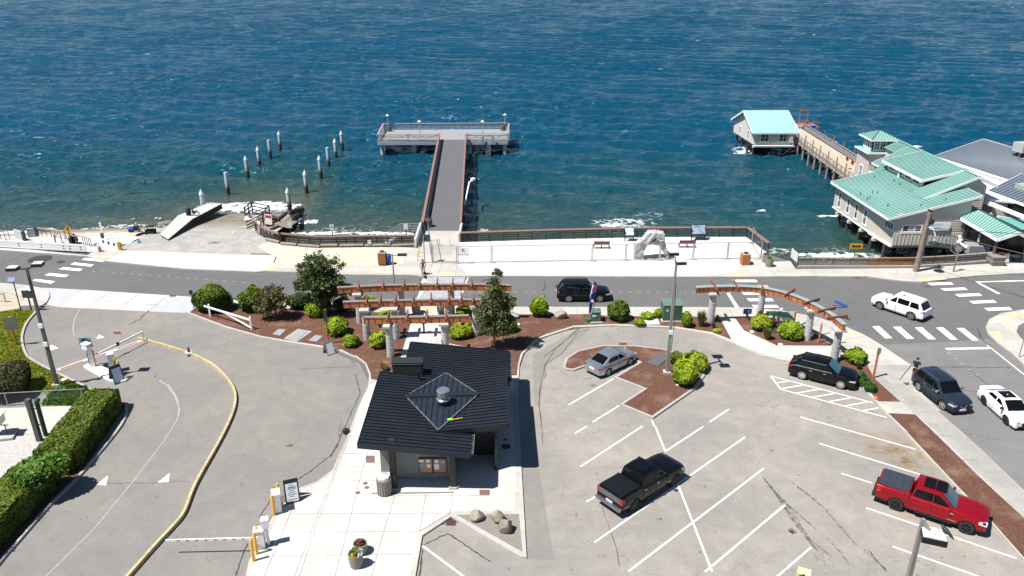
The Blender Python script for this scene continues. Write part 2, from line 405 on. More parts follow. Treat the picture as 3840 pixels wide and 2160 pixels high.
    deep = ramp(N,L,ad.outputs['Fac'],[(0.,(.072,.080,.052)),(.20,(.026,.056,.038)),(.5,(.004,.050,.064)),(1.,(.0015,.052,.098))])
    pat = noise_n(N,L,p,.018,4,.6,.5,(.6,1.4,1)); deep = mixc(N,L,mth(N,L,'MULTIPLY',ramp(N,L,pat,[(.4,0.),(.65,1.)]),.4),deep,(.0015,.038,.068))
    lace = N.new('ShaderNodeTexVoronoi'); lace.feature = 'DISTANCE_TO_EDGE'; lace.inputs['Scale'].default_value = .62
    dn = N.new('ShaderNodeTexNoise'); dn.inputs['Scale'].default_value = .8; dn.inputs['Detail'].default_value = 5; L.new(p,dn.inputs['Vector'])
    sc = N.new('ShaderNodeVectorMath'); sc.operation = 'SCALE'; sc.inputs['Scale'].default_value = 2.6; L.new(dn.outputs['Color'],sc.inputs[0])
    ad2 = N.new('ShaderNodeVectorMath'); L.new(p,ad2.inputs[0]); L.new(sc.outputs[0],ad2.inputs[1]); L.new(ad2.outputs[0],lace.inputs['Vector'])
    lc = mth(N,L,'SUBTRACT',1.0,mth(N,L,'MULTIPLY',lace.outputs['Distance'],3.2),True)
    nf = noise_n(N,L,p,.9,6,.7,.6,(.7,1.3,1))
    val = mth(N,L,'ADD',mth(N,L,'MULTIPLY',lc,.52),mth(N,L,'MULTIPLY',nf,.62))
    fm = mth(N,L,'SUBTRACT',mth(N,L,'ADD',val,mth(N,L,'MULTIPLY',af.outputs['Fac'],1.0)),1.22)
    fm = mth(N,L,'MULTIPLY',fm,2.6,True)
    fm = mth(N,L,'MULTIPLY',fm,mth(N,L,'GREATER_THAN',af.outputs['Fac'],.02))
    # scattered white horses
    w1 = noise_n(N,L,p,.42,3,.5,.3,(.4,1.5,1)); w2 = noise_n(N,L,p,.035,2,.5)
    wc = mth(N,L,'MULTIPLY',ramp(N,L,w1,[(.735,0.),(.76,1.)]),ramp(N,L,w2,[(.48,0.),(.56,1.)]))
    wc = mth(N,L,'MULTIPLY',wc,ramp(N,L,ad.outputs['Fac'],[(.3,0.),(.7,1.)]))
    fm = mth(N,L,'MAXIMUM',fm,mth(N,L,'MULTIPLY',wc,.9))
    c = mixc(N,L,fm,deep,(.82,.84,.84)); L.new(c,B.inputs['Base Color'])
    L.new(mth(N,L,'ADD',mth(N,L,'MULTIPLY',fm,.6),.10),B.inputs['Roughness']); B.inputs['IOR'].default_value = 1.333; B.inputs['Specular IOR Level'].default_value = 1.0; B.inputs['Specular Tint'].default_value = (.38,.78,1,1)
    h1 = noise_n(N,L,p,1.5,3,.55,.5,(.75,1.05,1)); h2 = noise_n(N,L,p,.40,3,.55,.6,(.60,1.1,1))
    b1 = N.new('ShaderNodeBump'); b1.inputs['Strength'].default_value = .9; b1.inputs['Distance'].default_value = .28; L.new(h1,b1.inputs['Height'])
    b2 = N.new('ShaderNodeBump'); b2.inputs['Strength'].default_value = .85; b2.inputs['Distance'].default_value = 1.15; L.new(h2,b2.inputs['Height']); L.new(b1.outputs[0],b2.inputs['Normal'])
    L.new(b2.outputs[0],B.inputs['Normal'])
    me.materials.append(m); o = link('water',me); o['kind'] = 'structure'
water()
# --- asphalt areas
sheet('driveway', pp('W 80,765 300,775 470,785 620,838 810,874 905,915 930,965 845,1190 705,1250 640,1390 620,1650 -900,1650 -500,1449 -100,1000 60,910 55,840'), -.001, DRIVE)
sheet('parking_lot', pp('W 1290,975 1330,865 1420,832 1520,820 1680,820 1830,852 1960,900 2150,960 2320,1120 2700,1480 2900,1700 2700,1800 1000,1800 1030,1449 1050,1330 1320,1290'), -.001, LOT)
# slightly newer trench patches of asphalt
PATCH = asphalt('asphalt_patch',(.22,.21,.196),(.25,.235,.21),.25)
for s in ('I 1400,1030 2130,985 2576,985 2576,1020 2140,1020 1400,1062','N -120,780 330,530 470,520 170,780 10,880 0,1000 -40,1300 -90,1300','W 1305,1180 1355,1180 1395,1410 1330,1405 1310,1300'):
    sheet('asphalt_patch', pp(s), .003, PATCH)
# --- the raised island of pavement, beds and plaza
Z1 = .12
ISLE = pp('H -20,720 90,655 W 490,752 W 590,750 H 440,585 1000,612 1470,632 M 700,385 1880,402 N 0,296 900,297 1640,299 S 1000,505 1380,540 1900,636 2300,766 2576,888 R 1150,148 1440,343 1320,493 1700,798 2150,1198 Q 2576,588 3200,1150 3500,1700 2600,1310 2240,905 1900,562 1600,242 1380,0 R 1420,1052 1200,832 1060,690 910,518 700,430 400,350 230,312 0,262 N 2200,792 2000,702 1700,572 1300,505 700,483 300,500 0,596 L 2130,250 1990,390 1955,500 1945,620 1943,760 W 1303,1000 1312,1180 1325,1402 1310,1400 1135,1299 1062,1347 1045,1449 1030,1600 590,1620 618,1449 627,1408 648,1370 690,1290 K 640,568 830,495 985,380 1150,0 L 330,930 430,720 442,600 400,490 290,410 H 1700,1180 1560,1118 1370,1078 1100,1038 760,980 400,880',Z1)
sheet('pavement', ISLE, Z1, CONC, th=.2)
LIGHTC = slabs('plaza_concrete',(.56,.54,.50),1.9,1.9,.3)
sheet('plaza', inset(pp('K 1165,0 1000,385 845,500 650,578 W 700,1290 655,1375 637,1410 630,1449 600,1600 1022,1600 1038,1449 1055,1342 1135,1290 1300,1288 1303,1180 1293,1000 L 1930,700 1870,625 520,650 430,700 330,930',Z1),.12), Z1+.004, LIGHTC)
beds = {
 'a':'H 30,728 105,672 480,645 1000,692 1480,708 1750,722 2245,745 M 940,480 805,930 L 740,470 530,655 460,650 455,590 412,485 300,402 H 1690,1165 1560,1103 1370,1064 1100,1024 760,966 400,866',
 'b':'M 1240,490 1600,500 1880,482 2370,480 N 0,378 450,372 620,388 1100,396 1490,396 1640,405 1785,440 1885,625 1690,552 1300,490 700,468 300,484 20,572 L 2115,240 1965,390 1935,500 1925,610 1875,612 1850,400 1300,300 1165,270',
 'c':'S 742,650 1250,672 1830,850 2115,1010 2110,1048 1335,1043 870,828',
 'd':'R 245,295 260,262 640,262 700,300 740,270 1000,355 1070,480 1330,716 1110,710 935,512 890,455',
 'e':'R 1212,832 1480,846 1700,1055 2100,1449 Q 2576,870 3000,1300 2576,1262 2260,905 1920,555 1625,240 1400,0 R 1440,1050',
}
for k in beds: sheet('planting_bed', pp(beds[k],Z1), Z1+.03, MULCH, th=.025)
isl = pp('N 188,900 215,815 330,738 580,683 900,683 1200,716 1400,766 1590,900 1617,985 1525,1115 1095,1412 763,1275 1005,1118 703,1003 955,852 800,775 440,882 300,932 215,922',.14)
sheet('parking_island', isl, .14, CONCD, th=.2)
sheet('planting_bed', inset(isl,.2), .155, MULCH, th=.03)
RIVER = mat('river_gravel',(.22,.20,.175),.9,0,.3,9,.8,10)
tri = pp('W 1148,1295 1305,1293 1314,1388',Z1)
sheet('gravel_bed', tri, Z1+.012, RIVER, th=.01)
# --- other concrete
sheet('driveway_apron', pp('I 425,158 830,178 1975,252 1985,335 1872,412 1500,397 575,352 470,330 505,230'), .004, mat('apron_concrete',(.47,.465,.455),.85,0,.16,.5,.15,10))
LAV = mat('stamped_concrete',(.42,.425,.45),.85,0,.08,1,.2,10)
sheet('stamped_panel', pp('I 440,168 800,185 560,350 475,328 505,230'), .009, LAV); sheet('stamped_panel', pp('I 1690,250 1970,268 1960,345 1870,408 1500,393'), .009, LAV)
left_pave = pp('I -900,60 0,108 250,128 420,160 490,200 500,240 470,300 420,335 210,338 245,250 0,195 -900,150',Z1)
sheet('pavement', left_pave, Z1, CONC, th=.2)
# far side of the road
far1 = pp('A 1040,745 1900,830 2576,856 H 800,312 1700,347 2290,352 U 160,1290 200,1300 1250,1292 2520,1290 D 1000,905 1900,905 2576,898 G 620,634 1000,632 1200,660 1380,680 1550,690 1850,652 2100,626 2576,600 3200,570 3200,430 2250,505 1900,525 1450,552 280,562 225,480 0,490 D 2100,690',Z1)
far1 += [Vector((28.0,80.6,Z1)),Vector((27.1,86.0,Z1)),Vector((15.9,85.95,Z1)),Vector((5.5,85.25,Z1)),Vector((-6,84.3,Z1)),Vector((-6,88.1,Z1)),Vector((-10.5,88.1,Z1)),Vector((-10.5,82.2,Z1))]+pp('H 2140,70 2190,220 2130,262 860,240 900,160 850,150 0,128 A 2040,665 1260,640',Z1)
sheet('pavement', far1, Z1, CONC, th=.2)
sheet('promenade', [Vector((-6,84.1,0)),Vector((5.5,85.1,0)),Vector((15.9,85.8,0)),Vector((27.0,85.9,0)),Vector((27.9,80.7,0))]+pp('D 1840,790 1600,890 0,890 U 1250,1270 1000,1020 1080,620',Z1), Z1+.004, CONCW)
sheet('promenade', pp('A 1080,745 1900,822 2576,846 H 800,300 870,235 890,165 0,132 A 1270,645',Z1), Z1+.004, CONCW)
sheet('striped_area', pp('H 2140,72 2190,222 2120,262 870,240 900,160 850,150 700,60 830,20 950,45 1350,80 1700,75'), .004, mat('warm_concrete',(.50,.45,.38),.9,0,.12,.5,.2,9))
sheet('pavement', pp('A -1500,480 -1500,600 0,635 880,700 1040,745 1085,720 1300,640 1225,640 1040,560 880,690 0,600',.1), .1, CONC, th=.2)
field('beach_terrace',-62,-43.4,81.2,86.6,20,8,lambda x,y:-.05-.0*y,mat('pale_terrace',(.60,.58,.54),.9,0,.08,.6,.1,8))
# left: lawn, patio, gravel
sheet('lawn', pp('I -900,560 0,400 190,372 355,385 235,600 240,770 290,862 520,972 870,1150 905,1215 0,1232 -900,1260',.05), .05, mat('lawn_turf',(.17,.21,.03),.95,0,.4,.9,.4,20), th=.1)
sheet('bare_earth', pp('I -900,250 0,200 240,250 215,338 190,370 0,398 -900,560'), .02, mat('dry_earth',(.42,.36,.28),.95,0,.2,1.2,.3,12))
sheet('planting_bed', [Vector(v) for v in ((-28.1,49.7,0),(-27.2,41.2,0),(-27.6,38,0),(-28.1,28,0),(-30.9,28,0),(-30.6,49.7,0))], .03, MULCH)
sheet('patio', pp('J -900,190 0,182 690,160 600,250 330,390 0,350 -900,340',.06), .06, mat('patio_concrete',(.46,.435,.39),.9,0,.08,.6,.15,9), th=.1)
GRAV = mat('pea_gravel',(.42,.40,.38),.95,0,.4,7,.7,12)
sheet('gravel', pp('J -900,340 0,350 330,390 420,480 300,640 100,900 -900,1500'), .01, GRAV)
# --- kerbs
for s in ('I 428,330 360,395 270,500 225,610 222,700 250,800 310,872 520,985 700,1070 880,1160 930,1200',):
    kerb(s,.18,.14,CONCD)
kerb('J 955,150 915,300 610,670 480,800 350,930 150,1160 0,1330 -200,1600',.18,.14,CONCD)
kerb('W 348,848 420,868 480,888 530,912 562,940 585,970 592,1000 583,1040 552,1105 492,1212 462,1285 430,1325 395,1362 315,1452 150,1640',.17,.24,YKERB,6,'yellow_kerb')
kerb('I 575,985 900,870 1180,775 1420,690',.42,.012,mat('channel_concrete',(.50,.46,.42),.9,0,.15,2),0,'drain_channel')
REDG = mat('red_grate',(.33,.05,.05),.6,0,.4,8)
for s in ('I 610,975 835,898','I 960,852 1120,800','I 1180,773 1385,703'): kerb(s,.16,.02,REDG,0,'channel_grate')
# --- painted markings
mk = MB()
LC = [0]
def line(r, x1, y1, x2, y2, w=.11, z=.0085, b=None):
    LC[0] += 1; z += (LC[0]%11)*.00025
    p = g(r,x1,y1,z); q = g(r,x2,y2,z); d = (q-p); d.z = 0; d.normalize(); n = Vector((-d.y,d.x,0))*w/2
    (b or mk).poly([p-n,q-n,q+n,p+n])
for a in [(148,67,270,-5),(205,402,830,-5),(1062,247,1440,0),(345,1165,1862,104),(268,754,400,682),(690,1455,2050,420),(1460,1460,2262,788),(2160,1530,2525,1215),(960,0,1060,248),(1190,590,1530,1455)]: line('O',*a)
for a in [(245,1283,700,1020),(490,1455,757,1290),(1665,1455,1862,1325),(1085,1435,1110,1500)]: line('N',*a)
for a in [(325,868,1482,1192),(518,1135,1640,1480)]: line('R',*a)
for a in [(1050,513,735,415),(988,763,2500,1270),(1255,1152,2140,1460)]: line('Q',*a)
for a in [(25,455,1055,725),(130,590,1190,872),(25,455,130,590),(92,525,205,508),(140,583,360,545),(285,628,520,588),(445,672,670,630),(610,715,845,672),(770,760,1000,716),(945,806,1110,777)]: line('R',*a)
line('K',1890,1145,2300,1449,.12); line('K',2300,1449,2600,1680,.12)
def quad(r, pts, z=.0085): mk.poly([g(r,x,y,z) for x,y in pts])
for q in [((818,735),(860,716),(1045,738),(1040,757)),((710,783),(745,762),(945,783),(912,804)),((590,830),(640,809),(832,828),(800,850)),((447,890),(500,868),(695,888),(655,911)),((325,945),(360,928),(555,952),(515,976))]: quad('A',q)
for q in [((1733,936),(1970,936),(1990,960),(1755,960)),((1780,997),(2030,997),(2050,1020),(1800,1020)),((1830,1062),(2090,1062),(2110,1087),(1850,1087)),((1878,1123),(2130,1123),(2152,1152),(1905,1152)),((1928,1190),(2180,1190),(2206,1218),(1955,1218)),((1673,1068),(1705,1068),(1802,1215),(1765,1215))]: quad('D',q)
for q in [((1600,700),(1840,692),(1868,715),(1640,724)),((1735,756),(1975,746),(2010,770),(1775,778)),((1880,813),(2125,804),(2155,830),(1920,838)),((2022,882),(2270,872),(2303,898),(2065,908)),((2173,952),(2430,943),(2460,972),(2215,980)),
          ((1048,1137),(1120,1134),(1250,1256),(1178,1258)),((1258,1142),(1333,1140),(1470,1262),(1397,1263)),((1475,1148),(1550,1146),(1690,1267),(1618,1268)),((1690,1150),(1765,1148),(1910,1272),(1838,1273)),((1897,1155),(1970,1153),(2124,1277),(2055,1279)),
          ((1780,1355),(2230,1347),(2232,1365),(1800,1372)),((2083,690),(2110,686),(2340,808),(2310,812)),((2110,686),(2576,672),(2576,682),(2120,694))]: quad('G',q)
line('G',2205,1325,2600,1640,.12)
for q in [((190,1449),(260,1310),(300,1310),(230,1449)),]: quad('U',q)
for q in [((1050,95),(1090,100),(1035,188),(1000,188),),((1463,190),(1495,110),(1490,102),(1445,190)),((970,330),(1005,245),(1040,245),(985,330)),((1395,330),(1430,243),(1445,243),(1412,330))]: quad('M',q)
for q in [((500,740),(525,735),(590,765),(510,788)),((972,672),(995,630),(1010,640),(1055,655),(1000,668)),((775,1282),(822,1218),(828,1222),(790,1283))]: quad('I',q)
for q in [((730,760),(815,690),(800,765)),((1190,742),(1280,672),(1272,740))]: quad('J',q)
o = mk.build('road_markings',ROADPAINT,top=0); o['kind'] = 'structure'
fade = MB()
for a in [((810,365),(770,425),(745,490),(735,560),(745,640)),((1600,1085),(1690,1150),(1760,1250),(1800,1350),(1800,1449))]:
    for i in range(len(a)-1): line('I',*a[i],*a[i+1],.08,.0085,fade)
for a in [((1270,0),(1335,100),(1355,200),(1335,270),(1230,440),(1000,740),(700,1105),(350,1449))]:
    for i in range(len(a)-1): line('J',*a[i],*a[i+1],.07,.0085,fade)
o = fade.build('faded_lines',mat('faded_white',(.36,.355,.35),.8,0,.3,4),top=0); o['kind'] = 'structure'
ym = MB()
for a in [(890,95,1005,222),(945,55,1115,225),(1050,60,1220,235),(1160,72,1330,240),(1270,82,1430,245),(1375,84,1530,245),(1480,84,1650,246),(1580,80,1770,250),(1690,78,1880,250),(1790,75,2000,255),(1950,70,2190,250),(880,238,2280,262),(530,-5,640,18),(2310,60,2270,262)]: line('H',*a,.10,.012,ym)
for a in [(455,1290,470,1250),(470,1250,570,1205),(570,1205,690,1235),(455,1290,490,1330),(490,1330,650,1358),(560,1335,600,1280),(600,1280,690,1235),(560,1335,755,1340)]:
    p = gf('B',a[0],a[1],rampz); q = gf('B',a[2],a[3],rampz); d = (q-p); d.normalize(); n = Vector((-d.y,d.x,0)).normalized()*.05
    ym.poly([v+Vector((0,0,.02)) for v in (p-n,q-n,q+n,p+n)])
o = ym.build('yellow_lines',YPALE,top=0); o['kind'] = 'structure'
# tactile yellow strips
for s in ('H 795,305 865,235 915,235 850,305','A 925,710 940,697 1075,708 1050,727','D 1730,875 1900,875 1910,900 1735,903','U 520,1270 560,1205 930,1215 905,1275','G 1505,655 1780,640 1795,665 1525,680','S 1150,548 1370,560 1380,592 1155,585','S 2310,815 2545,905 2500,925 2340,850','G 2390,1020 2450,995 2560,1010 2460,1058','G 2255,1195 2330,1190 2365,1272 2290,1265','M 1000,405 1190,408 1190,440 1005,440'):
    o = sheet('tactile_strip', pp(s,Z1), Z1+.009, mat('tactile_yellow',(.74,.58,.28),.8,0,.15,4))
# raised orange lane dots: painted pairs along the centre line
dots = MB()
for i in range(17):
    for r,x,y in (('A',945+94*i,850+7.0*i) ,):
        if i < 20:
            p = g(r,x,y,.009); dots.poly([p+Vector(v) for v in ((-.14,-.05,0),(.14,-.05,0),(.14,.05,0),(-.14,.05,0))])
for i in range(34):
    p = g('D',-900+92*i if i<9 else 522+92*(i-9),1062,.009)
    if p.x > 22: continue
    dots.poly([p+Vector(v) for v in ((-.12,-.05,0),(.12,-.05,0),(.12,.05,0),(-.12,.05,0))])
for x,y in ((1822,225),(1890,280),(1950,333),(2028,390),(2095,443)):
    p = g('R',x,y,.009); dots.poly([p+Vector(v) for v in ((-.14,-.05,0),(.14,-.05,0),(.14,.05,0),(-.14,.05,0))])
o = dots.build('lane_dots',mat('lane_dot_orange',(.50,.34,.25),.7,0,.2,3),top=0); o['kind'] = 'structure'
# pavers: crosswalk panel and path
def paver(name, a, b, sx, sy):
    m, N, L, B = newmat(name); p = geopos(N); br = N.new('ShaderNodeTexBrick'); br.inputs['Scale'].default_value = 1.0
    br.inputs['Brick Width'].default_value = sx; br.inputs['Row Height'].default_value = sy; br.inputs['Mortar Size'].default_value = .02
    br.inputs['Color1'].default_value = c4(a); br.inputs['Color2'].default_value = c4(b); br.inputs['Mortar'].default_value = c4(tuple(x*.5 for x in a)); L.new(p,br.inputs['Vector'])
    c = mixc(N,L,1.0,br.outputs['Color'],ramp(N,L,noise_n(N,L,p,3,5),[(.3,(.8,.8,.8)),(.7,(1.15,1.15,1.15))]),'MULTIPLY')
    L.new(c,B.inputs['Base Color']); B.inputs['Roughness'].default_value = .85; return m
sheet('crosswalk', pp('M 1095,97 1463,105 1395,330 990,330'), .006, paver('crosswalk_paver',(.34,.35,.37),(.42,.43,.45),.5,.25))
sheet('paved_path', pp('M 935,475 1240,475 1225,560 1160,790 1100,930 805,930 845,800',Z1), Z1+.014, paver('path_paver',(.50,.49,.48),(.58,.57,.555),.8,.4))
sheet('paved_path', pp('S 545,700 720,645 870,830 1330,1043 2110,1052 2090,1190 1240,1195 980,1110 715,985',Z1), Z1+.012, LIGHTC)
# pavement joints
jt = MB()
def joint(r, pts, w=.03, z=Z1+.008):
    for i in range(len(pts)-1): line(r,*pts[i],*pts[i+1],w,z,jt)
for a in [((1050,345),(1480,340)),((995,493),(1440,490)),((690,645),(2560,640)),((560,825),(2170,815)),((480,1005),(1860,998)),((380,1240),(1800,1232)),((1340,190),(1255,490),(1130,1000),(1010,1449)),((1610,650),(1500,1000),(1375,1449)),((1925,620),(1860,998)),((2190,620),(2170,815),(1860,998)),((660,570),(480,1005),(300,1449)),((1140,30),(985,440),(770,1005),(600,1449)),((1165,30),(1005,440),(800,1005),(650,1449)),((1105,215),(1340,212))]: joint('K',a)
for a in [((520,650),(455,690)),((300,1080),(420,1080)),((250,1225),(360,1225)),((350,930),(440,930)),((180,1400),(330,1395))]: joint('L',a)
for a in [((715,985),(1035,980),(1185,1048),(1240,1195)),((1185,1048),(1340,1000)),((1750,1055),(1830,1190)),((460,510),(545,700)),((640,510),(720,640)),((1380,545),(1250,650)),((1940,660),(1830,780)),((1930,665),(2120,830)),((2290,965),(2576,915)),((2300,1050),(2576,1050))]: joint('S',a)
for a in [((0,340),(2576,340)),]: pass
for a in [((330,300),(335,370)),((605,310),(640,385)),((760,306),(800,388)),((925,306),(975,390)),((1100,306),(1150,392)),((1290,308),(1330,395)),((1450,305),(1520,395))]: joint('N',a)
for a in [((60,600),(0,560)),((490,625),(440,560)),((1285,620),(1300,555)),((1450,560),(1560,690)),((1840,545),(1990,625)),((2070,540),(2230,610)),((2290,535),(2500,600)),((1590,590),(1600,560))]: joint('G',a)
for a in [((1450,818),(1665,820)),((1340,715),(1540,720)),((1690,1050),(1860,1060)),((1950,1300),(2120,1310)),((1000,352),(1430,350)),((990,250),(1300,255))]: joint('R',a)
for a in [((300,650),(960,640)),((310,1275),(390,975),(180,1280),),((640,915),(520,1270)),((990,1040),(910,1275)),((1250,1060),(1250,1270)),((1430,1020),(1425,1270)),((310,545),(1030,545)),((0,1255),(150,1250)),((180,1262),(2520,1265))]: joint('U',a)
for a in [((1690,830),(1870,760)),((1690,830),(1590,890)),((1810,820),(1860,900)),((1720,610),(1850,825)),((2140,840),(2180,900)),((520,895),(510,905))]: joint('D',a)
for a in [((830,182),(575,352)),((1115,200),(880,362)),((1395,222),(1190,378)),((1665,250),(1495,400)),((920,285),(1600,330))]: joint('I',a,.03,.010)
for a in [((0,290),(2280,345)),]: joint('H',a)
o = jt.build('pavement_joints',mat('joint_dark',(.20,.19,.18),.9,0,.2),top=0); o['kind'] = 'structure'
# stains: rust on the lot, tyre scuffs
def blobsheet(name, r, cx, cy, w, h, mtl, z=.0075, n=22, jag=.35):
    c = g(r,cx,cy,z); s = mpx(r,c); pts = []
    for k in range(n):
        t = 2*math.pi*k/n; q = 1+random.uniform(-jag,jag)
        pts.append(Vector((c.x+math.cos(t)*w*s*q, c.y+math.sin(t)*h*s*q*1.8, z)))
    sheet(name, pts, z, mtl)
def stainmat(name, col, amount, sc=1.2):
    m, N, L, B = newmat(name); p = geopos(N); B.inputs['Roughness'].default_value = .9; B.inputs['Base Color'].default_value = c4(col)
    f = ramp(N,L,noise_n(N,L,p,sc,6,.7),[(.40,0.),(.72,amount)]); L.new(f,B.inputs['Alpha']); return m
RUST = stainmat('rust_stain',(.50,.33,.15),.5); PALE = stainmat('pale_stain',(.44,.39,.32),.45); OIL = stainmat('oil_stain',(.06,.055,.05),.85,2.5)
for a in [('R',1150,1100,240,90),('R',1350,1280,240,90),('Q',1300,210,260,90),('Q',1700,850,300,50),('Q',1500,330,180,60),('N',2080,980,60,25)]: blobsheet('rust_stain',*a,RUST)
for a in [('R',650,720,110,120),('R',950,1080,120,50),('O',1400,800,130,90),('O',80,560,140,60),('N',1300,570,350,50),('N',230,580,120,40),('Q',680,960,120,60),('I',1300,590,200,60),('H',1150,1120,220,40),('K',500,160,180,150)]: blobsheet('pale_stain',*a,PALE,.0071)
for a in [('N',440,1015,45,10),('N',490,1088,50,12),('K',550,135,32,14),('O',2345,1055,30,20),('O',1000,930,25,10),('O',1405,1262,12,8),('Q',250,1000,32,22),('A',2150,565,60,18),('G',1610,735,50,12)]: blobsheet('oil_stain',*a,OIL,.0079)
sc = MB()
for a in [((2050,520),(2250,780),(2400,1000),(2576,1230)),((2080,560),(2260,760),(2576,1030)),((2330,560),(2576,740))]:
    for i in range(len(a)-1): line('O',*a[i],*a[i+1],.16,.0072,sc)
for a in [((60,600),(300,960),(500,1200)),((260,520),(560,760),(900,1150)),((600,1060),(820,1330)),((960,1180),(1190,1390)),((160,680),(420,1080),(620,1240))]:
    for i in range(len(a)-1): line('Q',*a[i],*a[i+1],.15,.0072,sc)
o = sc.build('tyre_scuffs',stainmat('scuff',(.07,.065,.06),.6,3.0),top=0); o['kind'] = 'structure'
sheet('sidewalk', pp('R 1000,353 1432,351 1316,493 1696,798 2146,1198 Q 2570,590 3200,1160 2920,1290 2576,868 1690,-12 R 1490,842 1335,712 1075,470',Z1), Z1+.005, slabs('old_sidewalk',(.345,.335,.315),1.8,1.8))
sheet('cross_street', pp('R 1160,140 G 1900,1290 2200,1265 2300,1310 2450,1420 R 2576,360 3000,800 3600,1900 Q 3200,1150 2576,588 R 2150,1198 1700,798 1445,500 1440,343'), .0, asphalt('worn_street',(.175,.173,.168),(.20,.196,.188),.25,.3))
sheet('gutter', pp('R 1446,352 1318,500 1400,570 1690,805 1740,805 1475,560 1440,490 1478,372'), .004, CONCD)
ck = MB()
def crack(r, pts, w=.05):
    for i in range(len(pts)-1):
        n = 7; a = pts[i]
        for k in range(1,n+1):
            f = k/n; b = (pts[i][0]+(pts[i+1][0]-pts[i][0])*f+(random.uniform(-7,7) if k<n else 0), pts[i][1]+(pts[i+1][1]-pts[i][1])*f+(random.uniform(-5,5) if k<n else 0))
            line(r,*a,*b,w*random.uniform(.6,1.3),.0066,ck); a = b
for a in [('N',[(5,1010),(20,880),(165,780),(280,640),(330,560),(450,520)]),('N',[(5,790),(150,690),(320,540)]),('K',[(1065,30),(1030,150),(950,250),(780,380),(600,505)],.07),('K',[(355,690),(290,790),(245,870)],.06),('K',[(130,1120),(60,1290),(10,1449)],.07),('K',[(1895,1140),(2140,1020),(2300,1120),(2500,1260),(2576,1300)],.08),('K',[(1890,1180),(1860,1449)],.08),
          ('R',[(1620,360),(1900,366),(2440,372)],.07),('R',[(2010,375),(2110,460),(2220,552)],.06),('R',[(1950,607),(2150,608)],.05),('J',[(800,750),(1100,745),(1440,735)],.03),('L',[(2570,120),(2330,330),(2200,520),(2150,870),(2190,1300)],.06),('L',[(300,600),(350,800),(230,1050),(60,1430)],.06),('I',[(1500,380),(1400,480),(1300,530)],.08),('H',[(1150,1300),(1700,1262)],.03),('H',[(1640,1210),(1700,1260)],.03),('O',[(415,700),(450,900),(540,1130),(600,1400)],.035),('O',[(2040,500),(2200,700)],.03),('Q',[(1000,1180),(1190,1395)],.06),('A',[(0,785),(150,720),(300,670)],.05),('M',[(2262,130),(2255,320)],.08),('I',[(1560,1035),(1560,1060)],.05),('G',[(2110,1160),(2150,1260),(2240,1340)],.08)]: crack(*a)
o = ck.build('sealed_cracks',mat('tar_seal',(.045,.043,.042),.8,0,.3,3),top=0); o['kind'] = 'structure'
# corner island on the right of the cross street
ci = pp('G 2900,930 2576,966 2350,1002 2230,1062 2190,1140 2210,1200 2300,1290 2450,1400 R 2576,340 2900,560 3200,300',Z1)
sheet('pavement', ci, Z1, CONC, th=.2)
sheet('asphalt_patch', pp('G 2576,1100 2520,1130 2500,1190 2540,1250 2576,1275 2800,1300 2800,1080',Z1), Z1+.006, ROAD)
# ================================================================ SEA STRUCTURES
def piling_mat():
    m, N, L, B = newmat('piling'); p = geopos(N); s = N.new('ShaderNodeSeparateXYZ'); L.new(p,s.inputs[0])
    z = mth(N,L,'ADD',s.outputs[2],mth(N,L,'MULTIPLY',noise_n(N,L,p,2.5,4),.7))
    mr = N.new('ShaderNodeMapRange'); mr.inputs[1].default_value = -2.6; mr.inputs[2].default_value = .9; L.new(z,mr.inputs[0])
    c = ramp(N,L,mr.outputs[0],[(.0,(.02,.016,.010)),(.36,(.04,.03,.022)),(.46,(.26,.21,.17)),(.60,(.42,.46,.52)),(1.,(.46,.51,.58))])
    L.new(c,B.inputs['Base Color']); B.inputs['Roughness'].default_value = .8; return m
PILM = piling_mat()
pl = [(140,830,165,1003,1),(390,660,420,880,0),(588,492,618,708,1),(710,398,735,600,1),(823,335,845,508,0),(925,243,943,428,1),
      (1010,813,1042,1048,1),(1185,637,1208,862,1),(1330,488,1353,708,1),(1414,410,1432,602,0),(1488,317,1505,515,1),(1552,240,1568,422,1)]
PLAB = ['pointed white-capped piling beside the seaward end of the sloping float','uncapped piling second from shore in the left row','capped piling third from shore in the left row','capped piling fourth from shore in the left row','uncapped piling second from the sea end of the left row','capped piling farthest out in the left row',
 'capped piling standing in the broken timber dock by the surf','capped piling second from shore in the right row','capped piling third from shore in the right row','uncapped piling in the right row of pilings','capped piling second from the sea end of the right row','capped piling farthest out in the right row']
for i,(tx,ty,bx,by,cap) in enumerate(pl):
    b = g('B',bx,by,-1.2 if i==0 else SEA); t = gy('B',tx,ty,b.y+.15)
    if not cap: t.z = min(t.z,1.1)
    r = thing('mooring_piling',PLAB[i],'piling',b,'mooring pilings in two rows off the boat ramp')
    hd = t-Vector((0,0,.75 if cap else 0))
    MB().path([b-Vector((0,0,2)),b.lerp(hd,.5),hd],[.30,.29,.28],12).build('post',PILM,r,smooth=50)
    if cap: MB().lathe([(.32,0),(.33,.12),(.02,.75)],hd,12).build('cap',WHITE,r,smooth=40)
